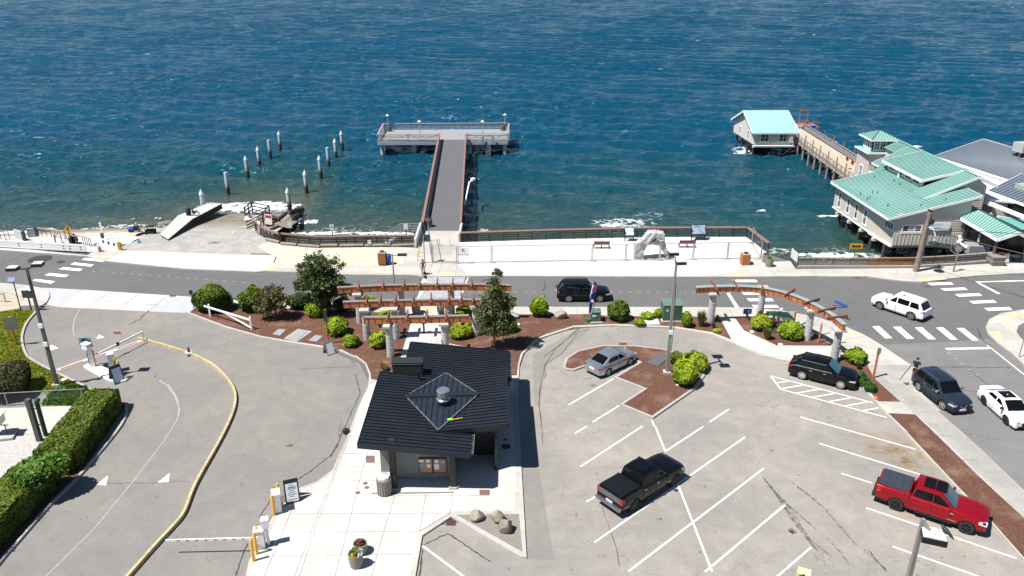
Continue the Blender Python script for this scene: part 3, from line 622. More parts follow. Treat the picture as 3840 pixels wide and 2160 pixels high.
# --- fishing pier
PIERD = mat('pier_deck_board',(.115,.115,.125),.85,0,.14,1.2,.3,6)
PIERG = mat('pier_grey_steel',(.30,.33,.37),.6,.2,.12); PIERL = mat('pier_pale_steel',(.38,.40,.42),.6,.1,.1)
pier = thing('fishing_pier','long grey T-shaped fishing pier with brown capped railings reaching out over the sea','pier',(-8,88,0))
a0,a1 = Vector((-10.55,88.2,0)),Vector((-6.05,88.2,0)); b0,b1 = Vector((-12.75,138,0)),Vector((-8.1,138,0))
def deckboards(bm, p0,p1,p2,p3, z, n):
    for i in range(n):
        t0 = i/n; t1 = (i+.93)/n
        q = [p0.lerp(p3,t0),p1.lerp(p2,t0),p1.lerp(p2,t1),p0.lerp(p3,t1)]
        bm.prism([(v.x,v.y) for v in q], z-.08, z+.0)
d = MB(); deckboards(d,a0,a1,b1,b0,.06,70); d.prism([(v.x,v.y) for v in (a0,a1,b1,b0)],-.5,-.03); d.build('walkway',PIERD,pier)
TW = [Vector((-23.5,137.2,0)),Vector((-.75,137.7,0)),Vector((-.6,147.3,0)),Vector((-23.9,146.5,0))]
d = MB(); d.prism([(v.x,v.y) for v in TW],-.1,.04); d.build('head_deck',mat('pier_head_deck',(.26,.265,.275),.85,0,.15,1),pier)
d = MB()
for p,q in ((TW[0],TW[1]),(TW[3],TW[2]),(TW[0],TW[3]),(TW[1],TW[2])): d.bar(p+Vector((0,0,-.42)),q+Vector((0,0,-.42)),.3,.58)
d.build('edge_beam',mat('edge_beam_grey',(.36,.38,.40),.6,.1,.1),pier)
pc = MB()
PPM = mat('pier_pile',(.50,.50,.49),.85,0,.2,1)
for x in (-23,-17.3,-11,-7.5,-1.3):
    for y in (138.2,141.5,146): MB().lathe([(.36,-5.5),(.36,-.9)],(x,y,0),12).build('pile',PPM,pier,smooth=50)
for i in range(6):
    y = 95+i*8; f = (y-88.2)/49.8
    for x in (-10.1-2.2*f,-6.5-2.05*f): MB().lathe([(.3,-5.5),(.3,-.5)],(x,y,0),12).build('pile',PPM,pier,smooth=50)
def railing(parent, pts, h=1.1, cap=WOODC, rail=PIERG, post=PIERG, step=3.0, rails=(.25,.5,.75), capw=.34, brace=False, single=False, rw=.05):
    cp = MB(); rl = MB()
    for i in range(len(pts)-1):
        p,q = pts[i],pts[i+1]; n = max(1,round((q-p).length/step)); up = Vector((0,0,1))
        cp.bar(p+up*(h+.03),q+up*(h+.03),capw,.09)
        for z in rails: rl.bar(p+up*z*h,q+up*z*h,rw,.11)
        for k in range(n+1):
            s = p.lerp(q,k/n)
            if k<n or i==len(pts)-2: MB().bar(s-up*.3,s+up*h,.11,.11).build('post',post,parent)
            if brace and k<n:
                e = p.lerp(q,(k+1)/n); m = s.lerp(e,.5)
                rl.bar(s+up*h*.95,m+up*.2,.05,.05); rl.bar(e+up*h*.95,m+up*.2,.05,.05)
    cp.build('cap_rail',cap,parent); rl.build('rails',rail,parent)
railing(pier,[a0,b0],1.15,WOODC,WOODD,WOODD,2.4,(.15,.38,.6,.82),.33)
railing(pier,[a1,b1],1.15,WOODC,WOODD,WOODD,2.4,(.15,.38,.6,.82),.26)
railing(pier,[b0+Vector((-.2,-.7,0)),TW[0],TW[3],TW[2],TW[1],b1+Vector((.2,-.4,0))],1.15,mat('bleached_cap_wood',(.36,.27,.24),.75,0,.15,3),PIERL,PIERG,5.6,(.25,.5,.75),.28,True)
d = MB(); lx = gy('C',1315,400,137.3)
for s in (-.35,.35): d.bar((lx.x+s,137.3,-.2),(lx.x+s,137.2,-3),.08,.08)
for k in range(8): d.bar((lx.x-.35,137.25,-.5-.33*k),(lx.x+.35,137.25,-.5-.33*k),.06,.06)
d.build('ladder',PIERL,pier)
for s in (-.75,.75): MB().box((lx.x+s*1.2,137.1,.2),(.3,.25,1.5)).build('ladder_post',PIERG,pier)
d = MB(); q = g('C',1080,1000,.8); q.z = .3; d.path([q,q+Vector((.1,3,.4)),q+Vector((.25,7.2,1.0)),q+Vector((.75,7.6,1.15))],.11,8); d.lathe([(.05,0),(.34,.1),(.36,.4),(.05,.55)],q+Vector((.75,7.6,1.0)),10); d.build('white_pipe',WHITE,pier,smooth=50)
LAMPC = mat('lamp_cream',(.62,.54,.42),.5,0,.1)
for i,(tx,ty,bx,by,Yd,lb) in enumerate([(303,160,308,320,146.2,'at the left seaward corner'),(623,195,628,345,140.5,'on the left arm near the walkway'),(1260,192,1262,340,140.5,'on the right arm above the ladder'),(1485,155,1490,310,146.9,'at the right seaward corner')]):
    t = gy('C',tx,ty,Yd); r = thing('pier_lamp','slim pole lamp '+lb+' of the T-shaped pier','lamp',(t.x,Yd,.04),'pole lamps on the pier head')
    MB().lathe([(.09,0),(.07,max(2.5,t.z-.5))],(t.x,Yd,.04),8).build('pole',PIERL,r,smooth=50)
    MB().lathe([(.12,0),(.17,.12),(.36,.22),(.03,.55)],(t.x,Yd,max(2.5,t.z-.5)),10).build('lantern',LAMPC,r,smooth=40)
BIN = mat('brown_bin',(.20,.155,.12),.7,0,.15,4)
def litter_bin(name, label, loc, r=.36, h=.95, lean=0, m=BIN, group=None, slats=18, lid=None):
    t = thing(name,label,'trash can',loc,group); x,y,z = loc
    b = MB(); b.lathe([(r*.9,0),(r,h*.1),(r,h*.95),(r*.86,h)],(x,y,z),18)
    for k in range(slats):
        a = 2*math.pi*k/slats; b.bar((x+r*1.02*math.cos(a),y+r*1.02*math.sin(a),z+.05),(x+r*1.02*math.cos(a),y+r*1.02*math.sin(a),z+h*.93),.07,.04,(math.cos(a),math.sin(a),0))
    b.build('can_body',m,t); MB().lathe([(r*.9,0),(r*.86,.08),(r*.25,.17)],(x,y,z+h),18).build('lid',lid or DARK,t,smooth=40); return t
for (x,y),lb in zip(((-22.7,145.2),(-1.7,146.0),(-10.0,89.9)),('slatted brown bin inside the left seaward corner of the pier','slatted brown bin inside the right seaward corner of the pier','slatted brown bin against the left railing where the pier starts')):
    litter_bin('trash_can',lb,(x,y,.05),.42,1.05,group='bins on the pier')
# --- boarding float
FL = mat('float_deck',(.46,.45,.425),.85,0,.1,.8,.1,8); FLS = mat('float_side_and_shadow',(.018,.017,.016),.85,0,.4,1.5)
fl = thing('boarding_float','pale sloping boarding float, black side with painted shadow, from the ramp into the surf','float',(-40.5,95,-1.5))
t0,t1 = g('A',1690,530,.0),g('A',1610,480,-.1); e0,e1 = g('A',2232,170,-.9),g('A',2072,172,-.9)
m0,m1 = g('A',1935,325,-.35),g('A',1790,290,-.35)
d = MB()
d.add([t0,t1,m0,m1,e0,e1]+[v+Vector((0,0,.05-1.1*k)) for v,k in ((t0,.1),(t1,.1),(m0,.3),(m1,.3),(e0,.3),(e1,.3))],[(0,2,3,1),(2,4,5,3)])
d.build('deck',FL,fl)
d = MB(); dn = lambda v,k: Vector((v.x,v.y,v.z-k))
up = Vector((0,0,.0))
d.add([t0-Vector((0,0,.02)),dn(t0,.12),m0-Vector((0,0,.02)),dn(m0,.85),e0-Vector((0,0,.02)),dn(e0,.7),t1,dn(t1,.12),m1,dn(m1,.85),e1,dn(e1,.7)],[(0,2,3,1),(2,4,5,3),(4,10,11,5),(6,8,9,7),(8,10,11,9),(0,1,7,6)])
d.build('side',FLS,fl)  # black side is drawn deeper to take in the shadow under the float
# --- broken timber dock by the ramp
dk = thing('broken_dock','ruined timber dock with dark railings and broken planks beside the boat ramp','dock',(-30,92,-1))
def xz(x,y,z): return g('X',x,y,z)
d = MB()
for i in range(8):
    p = xz(1000+25*i,860-20*i,-1.0); q = xz(1400+40*i,400-6*i,-1.7); d.bar(p,q+Vector((random.uniform(-.3,.3),random.uniform(-.6,.6),0)),.34,.12)
for i in range(7):
    p = xz(1080+60*i,700-35*i,-.8-.1*i); d.bar(p,p+Vector((1.9,-.9,-.25)),.3,.1)
d.build('planks',WOODG,dk)
d = MB()
for a in ((1120,640,1400,430),(1000,880,1330,720),(1480,420,1800,300),(1560,560,1720,470)):
    d.bar(xz(a[0],a[1],-1),xz(a[2],a[3],-1.6),.35,.5)
for a in ((1000,620),(1010,640),(960,690),(1060,640),(1740,330)): d.box(xz(a[0],a[1],-.9),(1.2,.6,.5),.4)
d.build('dark_beams',mat('wet_timber',(.035,.028,.022),.7,0,.4,3),dk)
d = MB(); d.path([xz(1560,420,-1.8),xz(1700,350,-2.1),xz(1760,310,-2.3)],[.4,.5,.2],8); d.build('kelp',mat('kelp_brown',(.14,.075,.015),.5,0,.4,2),dk)
d = MB()
fr = [(280,480,.9),(470,240,.9),(900,250,.9)]
fb = [(320,520),(490,410),(940,510)]
A_ = [gf('X',x,y,rampz) for x,y in ((300,575),(490,430),(955,525),(780,735))]
for p,q in ((A_[0],A_[1]),(A_[1],A_[2]),(A_[2],A_[3])):
    for z in (.55,1.05,1.55): d.bar(p+Vector((0,0,z)),q+Vector((0,0,z)),.07,.13)
    d.bar(p+Vector((0,0,.1)),q+Vector((0,0,1.5)),.06,.1)
for p in A_+[A_[0].lerp(A_[1],.5),A_[2].lerp(A_[3],.5)]: d.bar(p-Vector((0,0,.3)),p+Vector((0,0,1.7)),.14,.14)
for z in (.5,.9,1.4): d.bar(A_[3]+Vector((0,0,z)),A_[3]+Vector((-1.3,-2.6,z*.85)),.08,.14)
d.build('railing',WOODD,dk)
d = MB(); d.poly([A_[0]+Vector((.1,-.15,.5)),A_[0]+Vector((-.1,-1.2,-.1)),A_[0]+Vector((1.6,-1.4,.0)),A_[0]+Vector((1.7,-.3,.55)),A_[0]+Vector((.8,-.5,.15))])
d.poly([A_[0]+Vector((.1,.1,.25)),A_[0]+Vector((2.2,.6,.25)),A_[0]+Vector((2.2,.9,.25)),A_[0]+Vector((.1,.4,.25))]); d.build('tarp',mat('pale_tarp',(.62,.64,.70),.5,0,.15,2),dk)
# --- red-capped fence round the ramp car park
FX = [g('X',x,y,0) for x,y in ((560,840),(640,925),(790,1060),(980,1150),(1260,1240))]+[g('H',x,y,0) for x,y in ((950,28),(1350,62),(1700,55),(2310,50))]
fr = thing('timber_railing','dark timber railing with a brown cap curving along the boat ramp edge to the pier','railing',FX[4])
railing(fr,smoothline(FX,2),1.1,WOODC,WOODD,WOODD,1.3,(.2,.45,.7,.9),.36,rw=.07)
for i,(x0,x1) in enumerate(((870,1230),(1265,1690),(1740,2300))):
    p = g('X',x0,[1130,1245,1290][i],0); q = g('X',x1,[1215,1280,1330][i],0); n_ = Vector((0,-.32,.17))
    o = MB().path([p+n_,p.lerp(q,.5)+n_,q+n_],[.17,.19,.16],9).build('log_kerb',WOODG,None,smooth=50)
    tag(o,['grey log wheel stop nearest the ramp sign below the curved railing','second grey log wheel stop from the ramp under the curved railing','third grey log wheel stop from the ramp under the curved railing'][i],'log','log wheel stops along the railing')
for i,(x0,x1) in enumerate(((1350,1520),(1545,1780),(1800,2050),(2070,2300))):
    p = g('H',x0,66,0)+Vector((0,-.1,.17)); q = g('H',x1,64-2*i,0)+Vector((0,-.1,.17))
    o = MB().path([p,p.lerp(q,.5),q],[.17,.18,.16],9).build('log_kerb',WOODG,None,smooth=50)
    tag(o,['grey log wheel stop in the middle of the straight railing','second of the log wheel stops along the straight railing toward the pier','third log wheel stop along the straight railing, next to last before the pier','last grey log wheel stop before the pier entrance'][i],'log','log wheel stops along the railing')
# promenade railing
PR = [Vector((-5.8,84.15,Z1)),Vector((5.5,85.2,Z1)),Vector((15.9,85.9,Z1)),Vector((27.1,86.0,Z1)),Vector((27.95,80.7,Z1))]
pr = thing('promenade_railing','brown capped black railing along the white promenade right of the pier','railing',PR[1])
railing(pr,PR,1.12,WOODC,mat('black_brown_rail',(.028,.022,.02),.6,0,.2,4),BLACK,1.55,(.2,.43,.66,.88),.40,rw=.06)
# stairs to the beach beside the pier
st = thing('beach_stairs','white metal stair railing going down to the beach left of the pier','stairs',(-11,86,-.5)); d = MB()
p = g('B',2330,1300,0); q = p+Vector((-2.2,0,0)); e = p+Vector((-4.2,0,-1.3))
for z in (.2,.5,.8,1.1): d.bar(p+Vector((0,1.2,z)),q+Vector((0,1.2,z)),.05,.06); d.bar(q+Vector((0,1.2,z)),e+Vector((0,1.2,z)),.05,.06)
for v in (p,q,e,p.lerp(q,.5)): d.bar(v+Vector((0,1.2,-.6)),v+Vector((0,1.2,1.1)),.07,.07)
for k in range(7): d.box(q.lerp(e,k/6)+Vector((0,.7,-.05)),(.4,1.1,.08))
d.build('stair_rails',PIERL,st)
# entrance parapets of the pier
d = MB(); d.bar((-10.75,82.4,.6),(-10.75,88.2,.6),.22,1.1); o = d.build('parapet_wall',CONCW); tag(o,'white concrete parapet at the left of the pier entrance','wall')
d = MB(); d.bar((-5.95,84.2,.55),(-5.95,88.2,.55),.25,1.1); o = d.build('parapet_wall',CONC); tag(o,'pale concrete parapet at the right of the pier entrance','wall')
# ---------------------------------------------------------------- teal roofed marine buildings
TEAL = mat('teal_metal_roof',(.255,.46,.415),.45,.1,.08,.35); TEALS = mat('teal_metal_seam',(.065,.15,.135),.4,.25,.05)
SIDE = mat('beige_siding',(.56,.51,.44),.8,0,.06,1.2); SIDE2 = mat('beige_lap_siding',(.62,.57,.50),.8,0,.08,1.0)
TRIM = mat('white_trim',(.82,.82,.81),.5,0,.03)
BLUER = mat('slate_blue_roof',(.20,.225,.265),.4,.25,.08,.5); BLUES = mat('slate_blue_seam',(.055,.062,.08),.4,.2,.05)
def roof(parent, p, n, m, ms, th=.14, fascia=TRIM, edges=(0,1,2,3), fh=.28, sw=.035, name='roof'):
    """p0-p1 lower edge, p3-p2 upper edge; seams run p0->p3"""
    p = [Vector(v) for v in p]; nn = (p[1]-p[0]).cross(p[3]-p[0]).normalized()
    if nn.z < 0: nn = -nn
    b = MB(); k = nn*th
    b.add([v for v in p]+[v-k for v in p],[(0,1,2,3),(4,5,6,7)]+[(i,(i+1)%4,4+(i+1)%4,4+i) for i in range(4)])
    ro = b.build(name,m,parent)
    s = MB()
    for i in range(n+1):
        t = (i+.5)/(n+1); s.bar(p[0].lerp(p[1],t)+nn*.03,p[3].lerp(p[2],t)+nn*.03,sw,.07,nn)
    s.build('seams',ms,ro)
    if fascia:
        f = MB(); c = sum(p,Vector())/4
        for i in edges:
            a,e = p[i],p[(i+1)%4]; o = ((a+e)/2-c); o.z = 0; d = (e-a); d.z = 0; d.normalize(); o = (o-d*o.dot(d)).normalized()*.025
            f.bar(a+o-Vector((0,0,fh/2-.03)),e+o-Vector((0,0,fh/2-.03)),.05,fh)
        f.build('fascia',fascia,ro)
    return ro
def wall(parent, p, q, z0, zt, m, th=.16, batten=0, name='wall', lap=0):
    """vertical wall p->q; zt = list of (t, z) along the top"""
    p = Vector((p[0],p[1],0)); q = Vector((q[0],q[1],0)); d = (q-p); L_ = d.length; d.normalize(); nrm = Vector((d.y,-d.x,0))
    if isinstance(zt,(int,float)): zt = [(0,zt),(1,zt)]
    ring = [(0,z0)]+[(1,z0)]+[(t,z) for t,z in reversed(zt)]
    vs = []; n = len(ring)
    for o in (0,-th):
        for t,z in ring: v = p+d*(t*L_)+nrm*o; vs.append((v.x,v.y,z))
    fs = [tuple(range(n)),tuple(range(2*n-1,n-1,-1))]+[(i,(i+1)%n,n+(i+1)%n,n+i) for i in range(n)]
    b = MB().add(vs,fs)
    top = lambda t: float(np.interp(t,[a for a,_ in zt],[z for _,z in zt]))
    if batten:
        k = int(L_/batten)
        for i in range(1,k):
            t = i/k; v = p+d*(t*L_)+nrm*.02; b.bar((v.x,v.y,z0+.05),(v.x,v.y,top(t)-.03),.06,.04,(d.x,d.y,0))
    if lap:
        z = z0+lap
        while z < max(zz for _,zz in zt)-.05:
            ts = [t for t in np.linspace(0,1,25) if top(t) > z+.04]
            if len(ts) > 1:
                a_ = p+d*(ts[0]*L_)+nrm*.012; b_ = p+d*(ts[-1]*L_)+nrm*.012; b.bar((a_.x,a_.y,z),(b_.x,b_.y,z),.03,.035)
            z += lap
    o = b.build(name,m,parent); return p, d, nrm, L_
def window(parent, W_, s, zc, w, h, nx=2, ny=2, pane=GLASS, fw=.12, fm=TRIM, sill=True):
    p,d,nrm,L_ = W_; c = p+d*s; c.z = zc
    def P_(a,b,o): return c+d*a+nrm*o+Vector((0,0,b))
    f = MB()
    for a,b,ww,hh in ((0,h/2+fw/2,w+2*fw,fw),(0,-h/2-fw/2,w+2*fw+(.1 if sill else 0),fw*(1.4 if sill else 1)),(-w/2-fw/2,0,fw,h),(w/2+fw/2,0,fw,h)):
        f.bar(P_(a-ww/2,b,.035),P_(a+ww/2,b,.035),.075,hh)
    for i in range(1,nx): f.bar(P_(-w/2+w*i/nx,-h/2,.03),P_(-w/2+w*i/nx,h/2,.03),.06,.055,(d.x,d.y,0)) if False else f.bar(P_(-w/2+w*i/nx-.03,0,.03),P_(-w/2+w*i/nx+.03,0,.03),.05,h)
    for j in range(1,ny): f.bar(P_(-w/2,-h/2+h*j/ny,.028),P_(w/2,-h/2+h*j/ny,.028),.045,.05)
    fo = f.build('window',fm,parent)
    panes = pane if isinstance(pane,list) else [pane]
    for k,pm in enumerate(panes):
        n = len(panes); a0_ = -w/2+w*k/n; a1_ = -w/2+w*(k+1)/n
        MB().poly([P_(a0_,-h/2,.012),P_(a1_,-h/2,.012),P_(a1_,h/2,.012),P_(a0_,h/2,.012)]).build('pane',pm,fo)
    return fo
DPILE = mat('dark_pile',(.06,.05,.042),.85,0,.4,2)
# boathouse at the end of the dock
bh = thing('boathouse','small beige boathouse with pale teal gable roof at the end of the wharf','boathouse',(45.7,141,-.5))
zf = -.55
S_ = [(42.3,136.4),(49.1,136.4),(49.3,147.4),(41.55,147.4)]
ws = wall(bh,S_[0],S_[1],zf,1.75,SIDE,batten=.45); we = wall(bh,S_[1],S_[2],zf,[(0,1.75),(.48,4.2),(1,1.75)],SIDE)
wn = wall(bh,S_[2],S_[3],zf,1.75,SIDE); ww = wall(bh,S_[3],S_[0],zf,[(0,1.75),(.5,4.2),(1,1.75)],SIDE2)
for s,zz in ((1.75,.75),(4.95,.75)): window(bh,ws,s,zz,1.35,1.25)
for s in (3.6,7.8): window(bh,ww,s,.6,.75,1.25,2,2)
d = MB(); d.box((48.5,136.15,.7),(.55,.45,1.5)); d.build('meter_box',SIDE2,bh)
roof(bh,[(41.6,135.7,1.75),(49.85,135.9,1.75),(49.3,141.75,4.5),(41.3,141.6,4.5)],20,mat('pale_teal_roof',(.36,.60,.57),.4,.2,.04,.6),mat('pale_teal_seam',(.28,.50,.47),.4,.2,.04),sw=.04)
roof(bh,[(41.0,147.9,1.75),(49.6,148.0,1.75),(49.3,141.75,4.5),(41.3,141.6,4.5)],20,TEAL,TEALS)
d = MB(); d.bar((42.0,136.15,-.75),(49.3,136.15,-.75),.35,.28); d.path([(42.2,135.95,-.6),(49.0,135.95,-.6),(48.9,135.95,.2)],.12,8); d.build('floor_beam',TRIM,bh)
d = MB(); d.prism([S_[0],S_[1],S_[2],S_[3]],-.62,-.5); d.build('floor_slab',DPILE,bh); d = MB()
for x in (42.3,45.7,49):
    for y in (136.6,140,143.6,147): MB().lathe([(.2,-5),(.19,-.6)],(x+(42-x)*.02,y,0),8).build('pile',DPILE,bh)
d.bar((46,136.5,-.9),(47.4,136.5,-2.3),.15,.2); d.bar((49,136.5,-.9),(47.6,136.5,-2.3),.15,.2)
d.build('braces',WOODG,bh)
# wharf
wf = thing('wharf','weathered timber wharf with rust coloured posts linking the boathouse and tower building','wharf',(52,130,-.2))
n0,n1,f1,f0 = Vector((50.0,138,0)),Vector((49.0,110.3,0)),Vector((54.0,110.3,0)),Vector((54.5,148.5,0))
d = MB(); d.prism([(n0.x,n0.y),(n1.x,n1.y),(f1.x,f1.y),(f0.x,f0.y),(50.2,148.5)],-.35,-.05); d.build('deck',mat('tan_deck',(.43,.37,.28),.85,0,.12,1),wf)
railing(wf,[n0,n1],1.05,WOODG,mat('grey_rail',(.36,.34,.32),.8,0,.2,3),WOODG,1.6,(.2,.45,.7),.18)
railing(wf,[Vector((54.6,147,0)),f1],1.05,WOODG,mat('grey_rail',(.4,.38,.35)),WOODG,1.6,(.2,.45,.7),.18)
RUSTP = mat('rust_post',(.36,.12,.06),.7,0,.25,4)
for k in range(7):
    t = (k+.4)/7.2; a = n0.lerp(n1,t); MB().bar(a+Vector((0,0,-.1)),a+Vector((0,0,1.95)),.13,.13).build('post',RUSTP,wf)
    a = Vector((54.6,143,0)).lerp(f1,t); MB().bar(a+Vector((0,0,-.1)),a+Vector((0,0,1.95)),.13,.13).build('post',RUSTP,wf)
d = MB()
for k in range(9):
    a = n0.lerp(n1,(k+.5)/9)
    MB().lathe([(.2,-5),(.19,-.35)],(a.x+.15,a.y,0),8).build('pile',WOODG,wf); MB().lathe([(.2,-5),(.19,-.35)],(a.x+4.2,a.y+2,0),8).build('pile',WOODG,wf); MB().bar((a.x-.2,a.y,-.5),(a.x+4.6,a.y,-.5),.25,.3).build('cross_beam',WOODG,wf)
hr = MB(); p = gy('E',1210,400,150); hr.box((p.x,150,.1),(4.2,3.6,.2))
for s in (-1,1): hr.bar((p.x+s*.75-.3,150.5,0),(p.x+s*.75-.3,150.5,2.9),.14,.14)
hr.bar((p.x-1.1,150.5,2.9),(p.x+.6,150.5,2.9),.14,.14); hr.bar((p.x-1.8,148.4,1),(p.x+2,148.4,1),.08,.12); hr.build('hoist_frame',mat('faded_rust',(.33,.17,.12),.8,0,.2,3),wf)
d = MB(); d.box((p.x-.2,148.9,.75),(.6,.4,1.0)); d.build('red_box',mat('red_paint',(.6,.05,.03),.5,0,.1),wf)
d = MB(); d.box((p.x+.2,148.25,.35),(2.4,.3,.25)); d.build('blue_bumper',mat('blue_bumper',(.03,.03,.4),.5,0,.1),wf)
for i,(x,y) in enumerate(((1782,838),(1852,890))):
    q = gy('E',x,y,117.5-i*2.3); b = MB(); b.lathe([(.28,-.06),(.42,-.06),(.42,.06),(.28,.06),(.28,-.06)],(q.x,q.y,q.z),14,Matrix.Rotation(R(90),4,'Y'))
    o = b.build('life_ring',mat('ring_orange',(.75,.09,.03),.5,0,.1)); tag(o,['orange life ring on the wharf railing farther from the tower','orange life ring on the wharf railing nearest the tower'][i],'life ring','life rings on the wharf railing')
# main marine building
mb = thing('marine_building','large beige waterfront building with teal metal roofs, clerestory windows and a lookout tower','building',(48,92,-.3))
z0 = -.32
zl = lambda x: 3+.255*(x-41.9)
Wm = wall(mb,(42.17,99.3),(42.65,89.3),z0,[(0,3.02),(1,3.1)],SIDE,batten=.42)
Wc = wall(mb,(42.65,89.3),(43.2,84.3),z0,3.15,SIDE,batten=.42)
Wsl = wall(mb,(43.2,84.3),(51.4,84.5),z0,1.15,SIDE,batten=.42,name='lower_wall')
Wsu = wall(mb,(43.2,84.33),(51.4,84.53),1.15,[(0,zl(43.2)-.05),(1,zl(51.4)-.05)],SIDE2,lap=.2,name='upper_wall')
wall(mb,(51.4,84.5),(51.5,87.5),z0,5.3,SIDE2,lap=.2)
Wg = wall(mb,(46.9,87.5),(54.4,87.5),z0,[(0,4.1),(.815,6.75),(1,5.75)],SIDE2,lap=.2,name='gable_wall')
wall(mb,(54.4,87.5),(53.6,106),z0,5.7,SIDE2,lap=.2)
wall(mb,(53.6,106.1),(50.9,106.1),z0,[(0,5.7),(.45,6.7),(1,6.0)],SIDE); wall(mb,(50.9,106.1),(50.9,102.6),z0,5.9,SIDE); wall(mb,(50.9,102.6),(48.2,102.6),z0,[(0,5.9),(1,4.6)],SIDE); wall(mb,(48.2,102.6),(48.2,99.3),z0,4.55,SIDE); wall(mb,(48.2,99.3),(42.17,99.3),z0,[(0,4.55),(1,3.05)],SIDE)
Wcl = wall(mb,(48.35,99.4),(48.55,90.4),4.3,5.72,SIDE,name='clerestory_wall')
d = MB(); d.prism([(42.2,99.3),(42.7,89.3),(43.2,84.35),(51.4,84.55),(54.4,87.5),(53.6,106),(48.2,106)],z0-.25,z0); d.build('floor_slab',CONCD,mb)
d = MB(); d.bar((42.6,89.1,z0-.1),(43.15,84.25,z0-.1),.3,.18); d.bar((42.1,99.3,z0-.06),(42.6,89.3,z0-.06),.12,.12); d.build('skirt_board',TRIM,mb)
for x in (43,46,49,52):
    for y in (85.5,89,92.5,96,98.8): MB().lathe([(.22,-5),(.21,z0-.2)],(x,y,0),8).build('pile',DPILE,mb)
for y in (97.6,94.2,90.9,87.6): MB().box((42.35+(99-y)*.045,y,z0-.42),(.9,.35,.35)).build('beam_end',mat('cream_beam',(.62,.56,.44),.8,0,.15),mb)
for s in (1.6,4.05,6.4,8.7): window(mb,Wm,s,1.0,.62,1.75,1,2,fw=.16)
BLW = mat('blue_window_art',(.05,.07,.20),.3,0,.5,2)
window(mb,Wc,3.9,1.75,1.7,.75,3,1,BLW,.1)
window(mb,Wsu,1.95,1.65,2.05,.72,3,1,[BLACK,mat('lilac_window_art',(.42,.44,.60),.4,0,.1),mat('red_window_art',(.30,.01,.05),.4,0,.3,3)],.17)
for s in (1.35,3.4,5.5,7.5): window(mb,Wcl,s,5.2,1.25,.62,2,1,fw=.11)
d = MB(); d.box((48.15,95.7,4.9),(.1,.35,1.2)); d.build('clerestory_post',TRIM,mb)
window(mb,Wg,6.2,4.75,.9,.7,1,1,fw=.16)
# roofs
roof(mb,[(41.55,99.75,2.92),(42.1,84.0,2.97),(47.2,84.05,zl(47.2)),(47.05,99.6,zl(47.05))],36,TEAL,TEALS,edges=(0,1,3))
roof(mb,[(47.2,87.45,zl(47.2)),(47.2,84.05,zl(47.2)),(52.05,84.15,zl(52.05)),(52.05,87.4,zl(52.05))],7,TEAL,TEALS,edges=(1,2))
roof(mb,[(47.04,99.4,zl(47.04)-.01),(47.15,90.25,zl(47.15)-.01),(48.5,90.25,zl(48.5)-.01),(48.4,99.4,zl(48.4)-.01)],22,TEAL,TEALS,edges=())
roof(mb,[(46.95,90.3,4.24),(47.0,87.2,4.24),(53.05,87.1,6.95),(52.95,90.3,6.95)],7,TEAL,TEALS,edges=(1,))
roof(mb,[(46.6,100.6,4.12),(46.95,99.35,4.24),(52.7,99.35,6.93),(52.65,100.6,6.93)],3,TEAL,TEALS,edges=(0,))
roof(mb,[(47.85,102.8,4.66),(47.95,100.6,4.70),(52.65,100.6,6.92),(52.55,102.8,6.91)],5,TEAL,TEALS,edges=(0,3),fh=.2)
roof(mb,[(50.6,106.15,6.0),(50.6,102.8,6.0),(52.55,102.8,6.91),(52.4,106.15,6.90)],8,TEAL,TEALS,edges=())
roof(mb,[(47.75,99.75,5.78),(48.15,90.0,5.78),(52.95,90.0,6.985),(52.65,99.75,6.985)],22,TEAL,TEALS,edges=(0,1,3),fh=.34)
roof(mb,[(55.4,87.1,5.86),(54.7,106.2,5.86),(52.4,106.2,6.94),(53.06,87.1,6.94)],44,TEAL,TEALS,edges=(0,3))
d = MB(); d.bar((53.06,87.1,7.0),(52.4,106.2,6.98),.3,.06); d.build('ridge_cap',TEAL,mb)
d = MB()
for x,y in ((600,870),(745,855),(805,858),(680,930),(710,915),(765,665),(1005,712),(1073,750),(930,1005),(1330,1010),(1630,940)):
    p = g('F',x,y,3.6); 
    for _ in range(8): p = g('F',x,y,zl(min(max(p.x,42.5),51)))
    MB().lathe([(.05,-.1),(.05,.3)],p,6).build('vent_pipe',DARK,mb)
# lookout tower
tx0,tx1,ty0,ty1 = 48.95,52.35,106.2,109.9
Wt = wall(mb,(tx0-.1,ty1),(tx0+.05,ty0),-.35,5.1,SIDE,batten=.42,name='tower_wall'); Wt2 = wall(mb,(tx0+.05,ty0),(tx1,ty0),-.35,5.1,SIDE,batten=.42,name='tower_wall'); wall(mb,(tx1,ty0),(tx1,ty1),-.35,5.1,SIDE,name='tower_wall'); wall(mb,(tx1,ty1),(tx0-.1,ty1),-.35,5.1,SIDE,name='tower_wall')
window(mb,Wt,1.9,2.2,.8,1.5,1,2,mat('louvre_grey',(.22,.25,.32),.5,0,.3,8),.14)
d = MB(); d.box(((tx0+tx1)/2-.05,(ty0+ty1)/2,5.16),(4.3,4.5,.16)); d.build('tower_ledge',TRIM,mb)
d = MB(); d.prism([(tx0-.3,ty0-.3),(tx1+.2,ty0-.3),(tx1+.2,ty1+.2),(tx0-.4,ty1+.2)],5.24,5.27); d.build('ledge_flashing',TEAL,mb)
cx0,cx1,cy0,cy1 = 49.3,52.05,106.65,109.5
Wa = wall(mb,(cx0,cy1),(cx0,cy0),5.26,7.0,TRIM,name='lantern_wall'); Wb = wall(mb,(cx0,cy0),(cx1,cy0),5.26,7.0,TRIM,name='lantern_wall'); wall(mb,(cx1,cy0),(cx1,cy1),5.26,7.0,TRIM,name='lantern_wall'); wall(mb,(cx1,cy1),(cx0,cy1),5.26,7.0,TRIM,name='lantern_wall')
